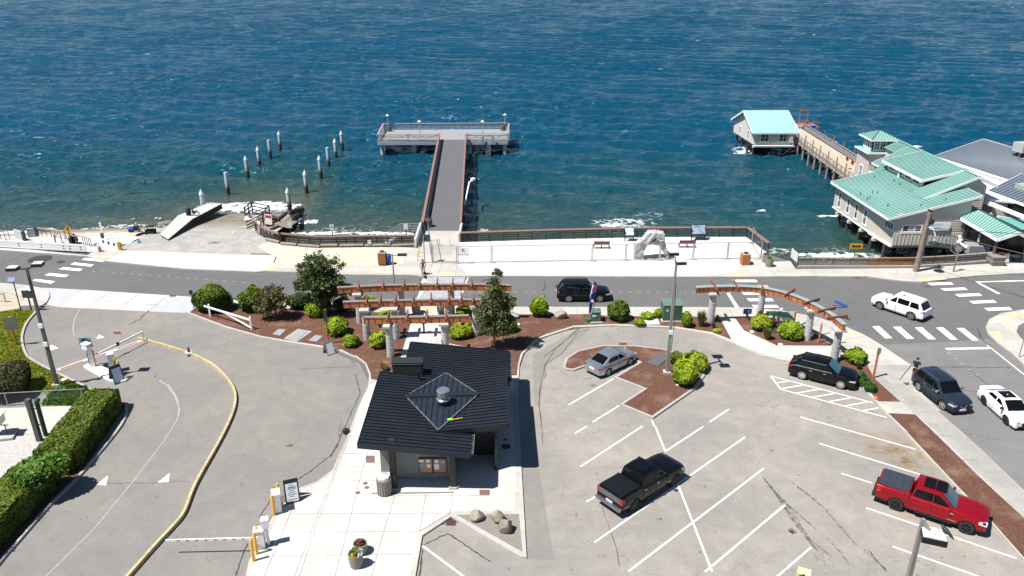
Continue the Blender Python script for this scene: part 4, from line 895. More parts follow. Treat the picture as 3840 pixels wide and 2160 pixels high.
for k in range(4): window(mb,Wa,.48+.63*k,6.15,.42,1.15,1,2,fw=.08)
for k in range(3): window(mb,Wb,.6+.83*k,6.15,.6,1.15,2,3,fw=.09)
ap = Vector((50.6,108.1,7.95)); cr = [Vector((48.75,105.95,7.02)),Vector((52.6,105.95,7.02)),Vector((52.6,110.15,7.02)),Vector((48.75,110.15,7.02))]
d = MB(); d.add(cr+[ap]+[c-Vector((0,0,.12)) for c in cr],[(0,1,4),(1,2,4),(2,3,4),(3,0,4),(5,6,7,8)]+[(i,(i+1)%4,5+(i+1)%4,5+i) for i in range(4)]); tr = d.build('tower_roof',TEAL,mb)
d = MB()
for i in range(4):
    a,b = cr[i],cr[(i+1)%4]
    for k in range(1,10):
        t = k/10; p = a.lerp(b,t); h_ = 1-abs(2*t-1); q = p.lerp(ap.lerp((a+b)/2,0),0); q = p+((ap-(a+b)/2))*h_; d.bar(p+Vector((0,0,.03)),q+Vector((0,0,.03)),.05,.06)
    d.bar(a,ap,.12,.1)
d.build('seams',TEALS,tr)
d = MB()
for i in range(4): d.bar(cr[i]-Vector((0,0,.12)),cr[(i+1)%4]-Vector((0,0,.12)),.08,.2)
d.build('fascia',TRIM,tr)
# signboard on the south wall
p = gy('T',545,670,84.28); sb = thing('building_sign','white signboard with pale blue lettering on the beige south wall','sign',p)
MB().box(p,(2.55,.06,.98)).build('board',TRIM,sb)
for k,(s,zz) in enumerate((('Marine Science and',.2),('Technology Center',-.18))): text(s,.27,mat('pale_blue_letter',(.25,.38,.62),.6,0,0),face(p+Vector((0,-.036,zz)),(1,.02,0),(0,0,1)),sb)
# porch
po = thing('porch','open entrance porch with a teal gable roof and dark glazed front beside the marine building','porch',(52.2,81.5,.05))
roof(po,[(50.35,84.3,3.0),(50.4,77.15,3.0),(52.23,76.9,3.86),(52.2,86.4,3.86)],17,TEAL,TEALS,edges=(0,1),fh=.36)
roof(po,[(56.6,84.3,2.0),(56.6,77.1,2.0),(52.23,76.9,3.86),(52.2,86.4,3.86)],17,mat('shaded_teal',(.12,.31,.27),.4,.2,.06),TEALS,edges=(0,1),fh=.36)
for x,y in ((50.8,77.8),(54.0,77.8),(50.8,83.9),(57,77.9)): MB().bar((x,y,.0),(x,y,2.95),.2,.2).build('post',mat('porch_post',(.12,.11,.10),.7,0,.2),po)
d = MB(); d.box((53.9,80.6,1.4),(6.2,.15,2.8)); d.box((51.2,84.2,1.4),(.15,6,2.9)); d.build('glazed_front',mat('porch_dark',(.012,.012,.014),.25,0,.1),po)
p = gy('T',1305,870,81.0); sgn = thing('porch_sign','white notice board with grey lettering hanging inside the teal porch','sign',p)
MB().box(p,(1.1,.08,.9),.0).build('board',TRIM,sgn)
# blue roofed building, flat roof, small roof
bb = thing('blue_roof_building','broad building with a slate blue metal roof at the right edge','building',(68,98,-.3))
eN,eS = Vector((58.4,107.3,4.5)),Vector((62.6,89.5,4.5)); rN,rS = Vector((64.9,107.6,6.8)),Vector((68.4,89,6.8))
roof(bb,[eN,eS,rS,rN],38,BLUER,BLUES,fh=.3)
roof(bb,[Vector((72.4,108,4.5)),Vector((75,89,4.5)),rS,rN],38,BLUER,BLUES,fh=.3)
wall(bb,(58.9,107),(62.9,89.6),-.3,4.4,SIDE); wall(bb,(62.9,89.6),(75,89.6),-.3,[(0,4.4),(.45,6.6),(1,4.4)],SIDE); wall(bb,(72,107.5),(58.9,107),-.3,[(0,4.4),(.5,6.6),(1,4.4)],SIDE)
fr_ = MB(); fr_.prism([(55.0,87.9),(60.6,85.0),(63,89.5),(58.8,107.2),(54.6,107.2)],3.9,4.12); fr_.build('flat_roof',mat('white_membrane',(.66,.65,.63),.8,0,.12,.8),bb)
d = MB(); d.box((58.2,92,1.8),(5,9,4.1)); d.build('link_wall',SIDE2,bb)
roof(bb,[(56.5,90.5,4.35),(58.7,81.5,4.2),(65,83.4,5.8),(61.5,92.8,5.8)],18,mat('grey_blue_roof',(.17,.21,.27),.4,.25,.06),BLUES,fh=.3)
wall(bb,(57.2,90),(59.3,82.0),-.2,4.2,SIDE2,lap=.2); wall(bb,(59.3,82.0),(66,83.5),-.2,4.3,SIDE2,lap=.2)
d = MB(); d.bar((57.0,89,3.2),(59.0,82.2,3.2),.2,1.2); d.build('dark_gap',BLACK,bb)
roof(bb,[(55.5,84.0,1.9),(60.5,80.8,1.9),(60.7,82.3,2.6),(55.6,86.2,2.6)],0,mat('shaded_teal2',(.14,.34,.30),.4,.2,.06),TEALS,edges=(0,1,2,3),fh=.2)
d = MB(); d.bar((55.0,88.2,3.7),(57.4,83.6,3.1),.18,.45); d.build('fascia',TRIM,bb)
ACM = mat('unit_grey_green',(.42,.45,.42),.5,.2,.1)
def cooler(name,label,p,sx,sy,sz,legs=True):
    t = thing(name,label,'rooftop unit',p,'cooling units on the roofs'); b = MB(); b.box(p+Vector((0,0,sz/2+(.8 if legs else .1))),(sx,sy,sz),.2); b.box(p+Vector((0,0,sz+(.82 if legs else .12))),(sx*.7,sy*.7,.06),.2); b.build('casing',ACM,t)
    b = MB()
    for a in (-1,1):
        for c in (-1,1): b.bar(p+Vector((a*sx*.42,c*sy*.42,-.3)),p+Vector((a*sx*.42,c*sy*.42,.85)),.07,.07)
    b.bar(p+Vector((-sx*.5,-sy*.8,.1)),p+Vector((sx*.4,-sy*.8,.1)),.06,.06); b.bar(p+Vector((-sx*.5,-sy*.5,.1)),p+Vector((-sx*.5,-sy*1.2,-.1)),.06,.06); b.build('stand',STEEL,t)
cooler('rooftop_unit','boxy cooling unit on a metal stand high on the slate blue roof',Vector((65.3,99.6,6.1)),1.5,1.7,1.15)
cooler('rooftop_unit','pale cooling unit on the white flat roof at the photo edge',Vector((59.8,89.2,4.15)),1.2,1.4,1.2,False)
# ================================================================ KIOSK BUILDING
KROOF = mat('navy_metal_roof',(.017,.022,.031),.42,.1,.30,.9,spec=.35); KSEAM = mat('navy_seam',(.007,.009,.013),.5,.1,.05)
KW = mat('charcoal_wall',(.022,.022,.023),.6,0,.15,2); KC = mat('kiosk_concrete',(.20,.20,.195),.8,0,.16,.9,.1,6)
kb = thing('kiosk_building','black kiosk building with folded navy metal roofs and a silver roof vent on the plaza','building',(-4.6,45,Z1))
s1 = lambda x: 3.75-(x+9.05)*.107
def kz(x): return s1(x)
roof(kb,[(-2.45,47.6,kz(-2.45)),(-2.45,38.9,kz(-2.45)),(-9.05,38.9,kz(-9.05)),(-9.05,47.6,kz(-9.05))],24,KROOF,KSEAM,.25,KROOF,(1,2,3),.32,.03)
roof(kb,[(-.2,52.4,kz(-.2)),(-.2,47.6,kz(-.2)),(-7.55,47.6,kz(-7.55)),(-7.55,52.4,kz(-7.55))],13,KROOF,KSEAM,.25,KROOF,(0,2,3),.32,.03)
zv = kz(-4.55)
roof(kb,[(-4.55,48.15,zv+.012),(-4.55,41.0,zv+.012),(-.2,41.0,3.82),(-.4,48.3,3.82)],19,KROOF,KSEAM,.22,KROOF,(1,2),.34,.03)
T_,B_,L_2,R_2 = Vector((-4.58,48.1,zv+.05)),Vector((-4.52,40.95,zv+.05)),Vector((-6.95,44.55,kz(-6.95)+.05)),Vector((-2.2,44.75,3.82-.02))
R_2.z = zv+(3.82-zv)*(4.55-2.2)/4.35+.05
for tri in ((L_2,B_,R_2),(R_2,T_,L_2)):
    d = MB(); d.poly([v+Vector((0,0,.03)) for v in tri]); d.build('roof_saddle',mat('navy_saddle',(.019,.026,.040),.45,.1,.3,.9,spec=.35),kb)
sm = MB()
for k in range(1,13):
    t = k/13; p = L_2.lerp(R_2,t); h_ = 1-abs(2*t-1)
    for e in (T_,B_):
        q = p.lerp(e,0); m_ = L_2.lerp(R_2,.5); q = p+(e-m_)*h_; sm.bar(p+Vector((0,0,.055)),q+Vector((0,0,.055)),.04,.05)
sm.build('saddle_seams',KSEAM,kb)
fl_ = MB()
for a,b in ((T_,L_2),(L_2,B_),(B_,R_2),(R_2,T_)): fl_.bar(a+Vector((0,0,.05)),b+Vector((0,0,.05)),.10,.04)
fl_.build('flashing',mat('worn_flashing',(.13,.125,.125),.6,.3,.6,6),kb)
fl_ = MB(); fl_.bar(L_2+Vector((0,0,.07)),R_2+Vector((0,0,.07)),.42,.08); fl_.build('saddle_ridge',KROOF,kb)
d = MB()
d.bar((-2.36,47.5,kz(-2.4)-.1),(-2.36,38.95,kz(-2.4)-.1),.14,.14); d.bar((-.1,52.3,kz(-.2)-.1),(-.1,48.2,kz(-.2)-.1),.14,.14); d.build('gutter',KW,kb)
d = MB()
for y in (39.1,40.0,40.9,41.9): d.bar((-2.45,y,kz(-2.4)-.02),(-2.28,y,kz(-2.4)-.02),.05,.03)
d.bar((-2.3,38.95,kz(-2.4)-.0),(-2.3,42,kz(-2.4)-.0),.03,.05); d.bar((-.02,52.2,kz(-.2)-.03),(-.02,48.4,kz(-.2)-.03),.03,.05)
for y in (48.5,49.4,50.3,51.2): d.bar((-.2,y,kz(-.2)-.02),(0,y,kz(-.2)-.02),.05,.03)
d.build('gutter_strap',STEEL,kb)
# walls
def kwall(x0,x1,y0,y1,zt,m,nm='wall'):
    d = MB(); d.box(((x0+x1)/2,(y0+y1)/2,(Z1+zt)/2),(x1-x0,y1-y0,zt-Z1)); return d.build(nm,m,kb)
kwall(-8.25,-3.7,41.15,47.3,3.0,KC); kwall(-7.15,-3.6,40.45,41.14,2.95,KC,'front_wall')
kwall(-3.69,-1.1,43.0,51.9,2.75,KW); kwall(-7.2,-3.7,47.31,51.9,2.8,KW)
d = MB(); d.box((-7.2,39.55,1.9),(.36,.36,3.4)); d.build('post',KW,kb); d = MB(); d.box((-3.6,39.6,1.65),(.36,.36,3.0)); d.build('post',KW,kb)
d = MB(); d.box((-3.6,39.6,.2),(.5,.5,.16)); d.box((-7.2,39.55,.17),(.48,.48,.1)); d.build('post_base',CONC,kb)
d = MB(); d.bar((-9.0,39.3,3.35),(-2.5,39.3,2.72),.2,.28); d.bar((-4.3,41.25,3.0),(-.4,41.25,3.35),.2,.3); d.build('beam',KW,kb)
d = MB(); d.box((-1.0,41.35,1.35),(.14,.14,2.5)); d.box((-1.05,42.2,.8),(.1,1.7,1.4)); d.build('screen_wall',KW,kb)
d = MB(); d.box((-7.2,47.9,3.75),(2.05,.75,1.35)); d.box((-7.2,47.9,4.45),(2.15,.85,.06)); d.build('parapet_box',KW,kb)
d = MB(); d.bar((-8.2,47.5,4.36),(-6.2,47.5,4.36),.03,.05); d.build('parapet_trim',STEEL,kb)
d = MB(); d.lathe([(.16,-.02),(.14,.03),(.07,.05),(.07,.62),(.09,.62),(.09,.72)],(-6.35,46.9,kz(-6.35)+.03),10); d.build('vent_pipe',BLACK,kb,smooth=40)
vp = Vector((-4.4,43.7,zv+.1)); d = MB(); d.box(vp+Vector((0,-.05,.2)),(.52,.52,.55)); d.build('vent_curb',KW,kb)
d = MB(); d.lathe([(.3,.46),(.44,.5),(.46,.6),(.34,.68),(.34,.74),(.42,.76),(.42,1.18),(.38,1.24),(.1,1.27)],vp,20); d.build('vent_cowl',mat('bright_aluminium',(.62,.64,.66),.25,.85,.06),kb,smooth=30)
# notice board
nb = thing('notice_board','black framed double cork notice board with pinned papers on the kiosk front wall','notice board',(-4.9,40.4,1.0))
p0,p1 = gy('K',1862,410,40.42),gy('K',2132,258,40.42); cx = (p0.x+p1.x)/2; w_ = p1.x-p0.x; h_ = p1.z-p0.z; cz = (p0.z+p1.z)/2
d = MB(); d.box((cx,40.40,cz),(w_,.08,h_)); d.build('frame',BLACK,nb)
CORK = mat('cork',(.40,.24,.14),.8,0,.1,8)
for sx in (-1,1):
    d = MB(); d.box((cx+sx*w_*.25,40.355,cz),(w_*.43,.02,h_*.86)); d.build('cork_panel',CORK,nb)
d = MB()
for a,b,w2,h2 in ((-.41,.33,.17,.16),(-.17,.33,.13,.2),(-.15,.0,.13,.22),(.13,.3,.13,.2),(.13,-.05,.18,.34)): d.box((cx+a*w_,40.34,cz+b*h_),(w2*w_,.012,h2*h_))
d.build('paper',TRIM,nb)
d = MB(); d.box((cx-.41*w_,40.34,cz+.03*h_),(.15*w_,.012,.26*h_)); d.build('blue_poster',mat('poster_blue',(.15,.3,.6),.6,0,.2,4),nb)
d = MB(); d.box((cx+.36*w_,40.34,cz+.27*h_),(.18*w_,.012,.2*h_)); d.build('grey_poster',mat('poster_grey',(.35,.38,.38),.6,0,.2,4),nb)
d = MB(); d.lathe([(.09,0),(.09,.1)],(-3.3,39.62,Z1+.01),8); o = d.build('downpipe_shoe',WHITE,kb)
# broom left on the roof
q = g('L',1255,1062,3.45); br = thing('roof_broom','small broom with a lime green head and orange handle left on the navy roof','broom',q)
MB().bar(q+Vector((.1,0,.04)),q+Vector((.78,.14,.08)),.05,.05).build('handle',mat('orange_handle',(.75,.38,.06),.5,0,.05),br); MB().box(q+Vector((0,0,.04)),(.3,.2,.1),.3).build('brush_head',mat('lime_head',(.25,.7,.08),.6,0,.1),br)
# ================================================================ STREET FURNITURE
# ---- pergolas
def pergola(label, cols, beam_pts, ztop, xpos, roofm=None, colh=2.72, group='cedar beams on round concrete columns'):
    t = thing('pergola',label,'pergola',(cols[0][0],cols[0][1],Z1),group)
    for (x,y) in cols:
        c = MB(); c.lathe([(.31,0),(.30,.9),(.29,colh)],(x,y,Z1),20)
        for k in range(5): c.lathe([(.305,0),(.315,.02),(.305,.04)],(x,y,Z1+.45+.48*k),20)
        co = c.build('column',CONCR,t,smooth=40)
        MB().box((x,y,Z1+colh+.07),(.95,.85,.14),.05).build('capital',mat('capital_concrete',(.42,.41,.37),.85,0,.2,3),co)
    P_ = [Vector((p[0],p[1],0)) for p in beam_pts]
    sm_ = smoothline(P_,4); b = MB(); zb = Z1+colh+.15; rb = ribbon(sm_,.26,zb,ztop-.02); b.add(rb.v,rb.f); b.build('beam',WOODR,t,smooth=30)
    cp = ribbon(sm_,.42 if roofm else .34,ztop,ztop+.05); cp.build('beam_cap',roofm or mat('grey_beam_cap',(.24,.19,.17),.7,0,.15,3),t,smooth=30)
    bt = MB(); L_ = 0; last = 0
    for i in range(len(sm_)-1):
        a,e = sm_[i],sm_[i+1]; d = (e-a).normalized(); n = Vector((-d.y,d.x,0))
        k = max(1,int((e-a).length/.42))
        for j in range(k):
            p = a.lerp(e,j/k)
            for s in (-1,1): bt.bar(p+n*(.145*s)+Vector((0,0,zb+.02)),p+n*(.145*s)+Vector((0,0,ztop-.05)),.03,.03)
    bt.build('bracket_row',mat('dark_bracket',(.04,.02,.015),.6,0,.1),t)['kind'] = 'stuff'
    tot = [0]
    for i in range(len(sm_)-1): tot.append(tot[-1]+(sm_[i+1]-sm_[i]).length)
    for f in xpos:
        s = f*tot[-1]; i = min(max(0,int(np.searchsorted(tot,s))-1),len(sm_)-2); p = sm_[i].lerp(sm_[i+1],(s-tot[i])/max(1e-6,tot[i+1]-tot[i]))
        d = (sm_[i+1]-sm_[i]).normalized(); n = Vector((-d.y,d.x,0))
        MB().bar(p-n*.85+Vector((0,0,ztop+.02)),p+n*.85+Vector((0,0,ztop+.16)),.12,.26).build('crosspiece',mat('cross_cedar',(.20,.075,.045),.65,0,.25,4),t)
    return t
def bw(r,pts,z): return [g(r,x,y,z)[:2] for x,y in pts]
zb_ = 3.05
cb = [g(*a,Z1) for a in (('M',405,562),('M',830,505),('M',1325,490))]
pergola('rearmost and longest of the three parallel cedar pergola beams over the paved path',[c[:2] for c in cb],bw('M',[(175,245),(500,228),(830,217),(1320,212),(1650,213),(1925,222)],3.2),3.52,(.12,.26,.38,.47,.57,.66,.77))
cb = [g(*a,Z1) for a in (('M',475,732),('M',770,722),('M',1290,640),('M',1570,690))]
pergola('middle of the three parallel cedar pergola beams over the paved path',[c[:2] for c in cb],bw('M',[(235,390),(600,378),(930,372),(1300,365),(1610,368)],3.2),3.52,(.17,.27,.38,.51,.64,.77,.86,.95))
cb = [g(*a,Z1) for a in (('M',712,905),('M',1265,880))]
pergola('front and shortest of the three parallel cedar pergola beams, nearest the kiosk building',[c[:2] for c in cb],bw('M',[(445,545),(700,545),(1000,540),(1500,528)],3.2),3.52,(.23,.41,.60,.78))
cb = [g('S',395,712,Z1),g('S',1092,628,Z1),g('S',1762,965,Z1),g('S',2145,1262,Z1)]
pergola('curved cedar pergola with a pale green metal top arcing round the street corner',[c[:2] for c in cb],bw('S',[(185,262),(440,250),(800,245),(1130,268),(1480,345),(1800,470),(2100,640),(2290,800)],3.2),3.5,(.11,.24,.39,.55,.70,.82,.92),mat('pale_green_cap',(.33,.40,.375),.45,.2,.12,3),2.72)
for i,(x,y) in enumerate(((1485,300),)):
    pass
# ---- lamp posts
def lamp(name, label, base, h, heads, m, hs=1.0):
    t = thing(name,label,'lamp post',base,'parking lot lamp posts')
    b = MB()
    b.add([(base.x+sx*w,base.y+sy*w,base.z+z) for z,w in ((0,.125),(h,.07)) for sx,sy in ((-1,-1),(1,-1),(1,1),(-1,1))],[(0,1,2,3),(7,6,5,4),(0,1,5,4),(1,2,6,5),(2,3,7,6),(3,0,4,7)])
    b.build('pole',m,t)
    MB().box(base+Vector((0,0,.1)),(.55,.55,.2)).build('base',CONC,t)
    for (dx,dy,dz,rz) in heads:
        c = base+Vector((dx,dy,h+dz)); hb = MB(); hb.box(c,(.72*hs,.62*hs,.22*hs),rz); ho = hb.build('lamp_head',BLACK,t)
        tp = MB(); tp.box(c+Vector((0,0,.11*hs+.015)),(.68*hs,.58*hs,.03),rz); tp.build('soiled_top',mat('bird_lime',(.50,.50,.50),.8,0,.65,7),ho)
        ar = MB(); ar.bar(base+Vector((0,0,h-.05)),c-Vector((0,0,.05)),.1,.1); ar.build('arm',m,t)
    return t
LPOLE = mat('lamp_pole_grey',(.26,.25,.235),.6,.1,.15,2); LPOLED = mat('lamp_pole_dark',(.10,.10,.10),.6,.1,.15,2)
bL = g('I',575,1145,.05); lL = lamp('lamp_post','tall dark two-headed lamp post standing on the grass by the parking entrance',bL,9.6,[(-.75,-.35,.1,.1),(.65,.35,.15,.1)],LPOLED)
bR = g('N',1235,965,.15); lR = lamp('lamp_post','tall grey two-headed lamp post on the mulched parking island beside the green shrubs',bR,9.5,[(-.12,.75,.2,.05),(.15,-.75,.05,.05)],LPOLE)
tB = g('Q',1565,875,9.5); bB = Vector((tB.x,tB.y,0)); hB = g('Q',1665,1050,9.0)-tB; lB = lamp('lamp_post','single-headed lamp post with a crow beside the red pickup truck',bB,tB.z,[(hB.x,hB.y,-.5,-.35)],LPOLE,1.25)
for (t,bs,hs) in ((lL,bL,(5.1,3.6)),(lR,bR,(3.6,)),):
    for h_ in hs: MB().box(bs+Vector((.02,-.14,h_)),(.3,.14,.32)).build('junction_box',TRIM,t)
MB().path([bB+Vector((-.12,-.1,5.4)),bB+Vector((-.45,-.1,5.5)),bB+Vector((-.45,-.1,6.0))],.03,6).build('cable',DARK,lB); MB().lathe([(.2,0),(.22,.1),(.14,.26),(.02,.3)],bB+Vector((-.45,-.1,6.0)),12).build('camera_dome',TRIM,lB,smooth=40)
MB().path([bR+Vector((.16,-.1,2.0)),bR+Vector((.22,-.12,4.6)),bR+Vector((.12,-.08,6.6)),bR+Vector((.1,-.05,7.6))],.025,6).build('cable',DARK,lR)
def bird(label, p, rz):
    t = thing('crow',label,'bird',p); M_ = Matrix.Rotation(rz,3,'Z')
    def q(x,y,z): return p+M_@Vector((x,y,z))
    b = MB(); b.path([q(-.36,0,.02),q(-.2,0,.08),q(0,0,.15),q(.12,0,.2),q(.17,0,.26),q(.22,0,.28),q(.32,0,.26)],[.03,.06,.095,.085,.06,.058,.008],8); b.path([q(.0,.03,.1),q(0,.03,0)],.012,5); b.path([q(.0,-.03,.1),q(0,-.03,0)],.012,5)
    b.build('body',mat('crow_black',(.008,.008,.009),.5,0,.1),t,smooth=60)
hp = bB+Vector((hB.x,hB.y,tB.z-.5+.16)); bird('black crow perched on the lamp head beside the red pickup truck',hp+Vector((.42,-.05,0)),R(115))
# slim street light across the road
sb_ = g('H',2090,460,Z1); sb_.y = max(sb_.y,66.9)
t = thing('street_light','slim grey street light with one flat head reaching toward the promenade','street light',sb_); zt = gy('H',2070,140,sb_.y).z
MB().lathe([(.09,0),(.06,zt-Z1)],sb_,10).build('pole',STEEL,t,smooth=40); MB().bar(sb_+Vector((0,0,zt-.3)),sb_+Vector((.55,0,zt-.25)),.06,.06).build('arm',STEEL,t); MB().box(sb_+Vector((.95,0,zt-.2)),(.9,.4,.16)).build('lamp_head',DARK,t)
# ---- utility pole and wires
ub = g('T',150,1435,Z1); ut = gy('T',395,435,ub.y-.2)
t = thing('utility_pole','thick weathered wooden utility pole on the sidewalk by the marine building','utility pole',ub)
MB().path([ub-Vector((0,0,.1)),ub.lerp(ut,.5),ut],[.27,.23,.19],12).build('pole',mat('pole_wood',(.27,.20,.145),.85,0,.35,3,.3,14),t,smooth=50)
MB().path([ub+Vector((.28,-.05,0)),ub.lerp(ut,.95)+Vector((.25,-.03,0))],.06,8).build('conduit',GREYM,t,smooth=50)
MB().bar(ut+Vector((-.5,-.1,-.15)),ut+Vector((.5,-.1,-.2)),.06,.06).bar(ut+Vector((.48,-.1,-.2)),ut+Vector((.45,-.1,-1.3)),.03,.03).build('bracket',STEEL,t)
MB().path([ut+Vector((.1,-.2,-1.5)),ut+Vector((.45,-.35,-1.6)),ut+Vector((.75,-.5,-2.2)),ut+Vector((.8,-.5,-2.9))],.07,8).build('lamp_arm',TRIM,t,smooth=50)
MB().lathe([(.05,.2),(.5,0),(.55,-.12),(.3,-.22),(.02,-.22)],ut+Vector((.8,-.5,-3.05)),10).build('lamp_shade',DARK,t)
MB().lathe([(.25,0),(.3,.04),(.3,.1),(.25,.14)],ut+Vector((.28,-.1,-.95)),12,Matrix.Rotation(R(90),4,'X')).build('cable_coil',DARK,t)
bird('small black crow perched on top of the utility pole',ut+Vector((0,0,.0)),R(150))
def wire(label, a, b, sag, r=.022):
    pts = [a.lerp(b,k/14)+Vector((0,0,-sag*4*(k/14)*(1-k/14))) for k in range(15)]
    o = MB().path(pts,r,5).build('overhead_wire',BLACK,None,smooth=60); tag(o,label,'wire','overhead wires from the utility pole')
wire('overhead wire slanting down over the crosswalk toward the right edge',ut+Vector((0,-.2,-1.7)),Vector((57,52,7.0)),.6,.05)
wire('thin overhead wire crossing in front of the teal porch roof',ut+Vector((0,-.1,-1.6)),Vector((66,70,5.9)),.4,.03)
# ---- signs
def sign(name, label, cat, base, h, w, hh, m, back=None, post=STEEL, rz=0, pr=.05, words=(), wm=None, zoff=0, diamond=False, postm=None, pw=0):
    t = thing(name,label,cat,base)
    (MB().bar(base,base+Vector((0,0,h)),pw,pw) if pw else MB().lathe([(pr,0),(pr,h)],base,8)).build('post',post,t)
    M_ = Matrix.Rotation(rz,3,'Z'); c = base+Vector((0,0,h-hh/2+zoff))+M_@Vector((0,-.08,0))
    b = MB(); 
    if diamond: b.box(c,(w*.72,.03,w*.72),rz,0,R(45))
    else: b.box(c,(w,.03,hh),rz)
    b.build('panel',m,t)
    for i,(s,sz,dz) in enumerate(words): text(s,sz,wm or BLACK,face(c+M_@Vector((0,-.02,0))+Vector((0,0,dz)),M_@Vector((1,0,0)),(0,0,1)),t)
    return t,c,M_
DGREY = mat('sign_back_dark',(.05,.055,.055),.6,.2,.1); PLYW = mat('sign_back_wood',(.17,.16,.12),.8,0,.15,3)
sign('sign','two small dark sign backs on a thin pole beside the large shrub','sign',g('A',1955,1250,Z1),2.1,.3,.42,DGREY,rz=.2)
tt = sign('solar_sign','solar panel tilted on a thin black pole beside the lawn','solar sign',g('A',210,1240,.05),2.9,.05,.05,BLACK,post=BLACK)[0]
MB().box(g('A',210,1240,.05)+Vector((-.05,-.1,3.05)),(.62,.5,.06),.2,R(35)).build('solar_panel',mat('solar_cell',(.03,.055,.12),.2,.2,.2,6),tt)
sign('sign','square dark sign back on a wooden post by the left street corner','sign',g('A',318,1245,.05),2.0,.95,.72,DGREY,post=WOODD,rz=-.1,pr=.07)
sign('sign','square weathered sign back on a red-brown post in the lawn','sign',g('I',170,735,.05),2.6,1.1,1.15,PLYW,post=WOODR,rz=.1,pr=.08)
b_ = g('H',1425,1050,Z1); sign('sign','brown sign board on a red-brown post at the edge of the mulch bed','sign',b_,3.2,.3,1.0,WOODD,post=WOODR,pr=.08)
b_ = g('R',1058,475,Z1); sign('sign','red-brown wooden signpost on the sidewalk beside the navy SUV','sign',b_,2.6,.28,.5,mat('edge_sign',(.25,.24,.22),.5,.3,.1),post=WOODR,pr=.09)
b_ = g('S',1930,1008,Z1); MB_ = MB().lathe([(.075,0),(.075,1.75),(.03,1.82)],b_,8).build('marker_post',WOODR); tag(MB_,'short red-brown post in the mulch below the curved pergola','post')
# pedestrian crossing sign
AMB = mat('sign_amber',(.72,.36,.02),.5,0,.06)
t,c,M_ = sign('crossing_sign','yellow diamond pedestrian crossing sign with an arrow plate by the guard rail','sign',g('A',722,580,.1),2.3,.75,.75,AMB,post=WOODD,pr=.06,diamond=True)
f = MB(); f.lathe([(.02,-.04),(.06,0),(.02,.05)],c+Vector((.01,-.03,.2)),8)
for p,q in (((0,.14),(-.02,-.06)),((-.02,-.06),(-.12,-.26)),((-.02,-.06),(.1,-.24)),((0,.1),(-.13,-.04)),((0,.1),(.12,.0))): f.bar(c+Vector((p[0],-.025,p[1])),c+Vector((q[0],-.025,q[1])),.05,.02)
f.build('walking_figure',BLACK,t); MB().box(c+Vector((0,0,-.55)),(.52,.03,.26)).build('arrow_plate',AMB,t); MB().bar(c+Vector((.13,-.03,-.48)),c+Vector((-.13,-.03,-.62)),.02,.05).build('arrow',BLACK,t)
# double arrow sign
b_ = g('G',862,452,.3); t,c,M_ = sign('arrow_sign','yellow rectangular sign with a black two-way arrow behind the timber fence','sign',b_,1.7,1.35,.62,AMB)
a_ = MB()
def arr(x,z): return c+Vector((x,-.03,z))
a_.add([arr(-.5,0),arr(-.26,.2),arr(-.26,.07),arr(.26,.07),arr(.26,.2),arr(.5,0),arr(.26,-.2),arr(.26,-.07),arr(-.26,-.07),arr(-.26,-.2)],[tuple(range(10))]); a_.build('arrow',BLACK,t)
# street name signs
b_ = g('S',2205,655,Z1); t = thing('street_sign','pair of crossed blue street name signs on a grey post behind the curved pergola','sign',b_); zt = gy('S',2225,490,b_.y).z
MB().lathe([(.05,0),(.05,zt-Z1)],b_,8).build('post',STEEL,t)
c = Vector((b_.x,b_.y-.06,zt+.02)); MB().box(c,(1.35,.03,.24)).build('name_plate',BLUE,t); text('REDONDO BEACH DR S',.115,TRIM,face(c+Vector((0,-.02,0)),(1,0,0),(0,0,1)),t)
c2 = Vector((b_.x,b_.y,zt+.27)); MB().box(c2,(.03,1.2,.24),.5).build('name_plate',BLUE,t)
# small roadside plates on posts by the water
for i,(x,y,ytop,yb) in enumerate(((1040,0,1160,1285),(1460,0,1185,1300),(2200,0,1175,1295))):
    b_ = g('B',x+10,yb+10,-.4); zt = gy('B',x,ytop,b_.y).z
    sign('shore_sign',['small white regulation sign on a dark post nearest the broken dock','small white regulation sign in the middle behind the straight railing','small white regulation sign by the beach stairs'][i],'sign',b_,zt+.4,.48,.72,TRIM,post=WOODD,pr=.06,words=(('NO',.14,.15),('PARKING',.09,0)) if i==1 else ())
RED = mat('sign_red',(.62,.02,.03),.5,0,.05)
b_ = g('X',950,860,-.2); t,c,M_ = sign('warning_sign','white sign with a red heading on a thin post inside the curved railing','sign',b_,1.9,.95,1.25,TRIM,rz=-.3)
MB().box(c+M_@Vector((0,-.02,.35)),(.8,.012,.34),-.3).build('red_heading',RED,t)
p = g('X',700,950,0); t = thing('launch_board','tall white notice board with a lilac panel fixed to the curved timber railing','sign',p)
MB().box(p+Vector((0,-.2,.75)),(1.05,.06,1.35),-.95).build('board',TRIM,t); MB().box(p+Vector((.0,-.25,.5)),(.75,.03,.7),-.95).build('lilac_panel',mat('lilac',(.50,.38,.60),.6,0,.1,3),t); MB().bar(p+Vector((.35,-.75,0)),p+Vector((.35,-.75,1.45)),.12,.12).build('post',WOODD,t)
for i,(x,y) in enumerate(((850,970),(895,985),(960,1040),(1040,1045))):
    q = g('X',x,y,.25); o = MB().box(q+Vector((0,-.28,.1)),(.3,.02,.5 if i!=1 else .3),-.5).build('notice',TRIM); tag(o,['leftmost of the four white notices pinned to the curved railing','small second notice pinned to the curved railing','third and largest white notice pinned to the curved railing','rightmost of the four white notices pinned to the curved railing'][i],'notice','notices pinned to the railing')
q = g('B',1840,1360,.6); o = MB().box(q+Vector((0,-.12,0)),(.4,.02,.5)).build('notice',mat('notice_grey',(.55,.55,.52),.7,0,.1)); tag(o,'pale single notice on the straight timber railing','notice')
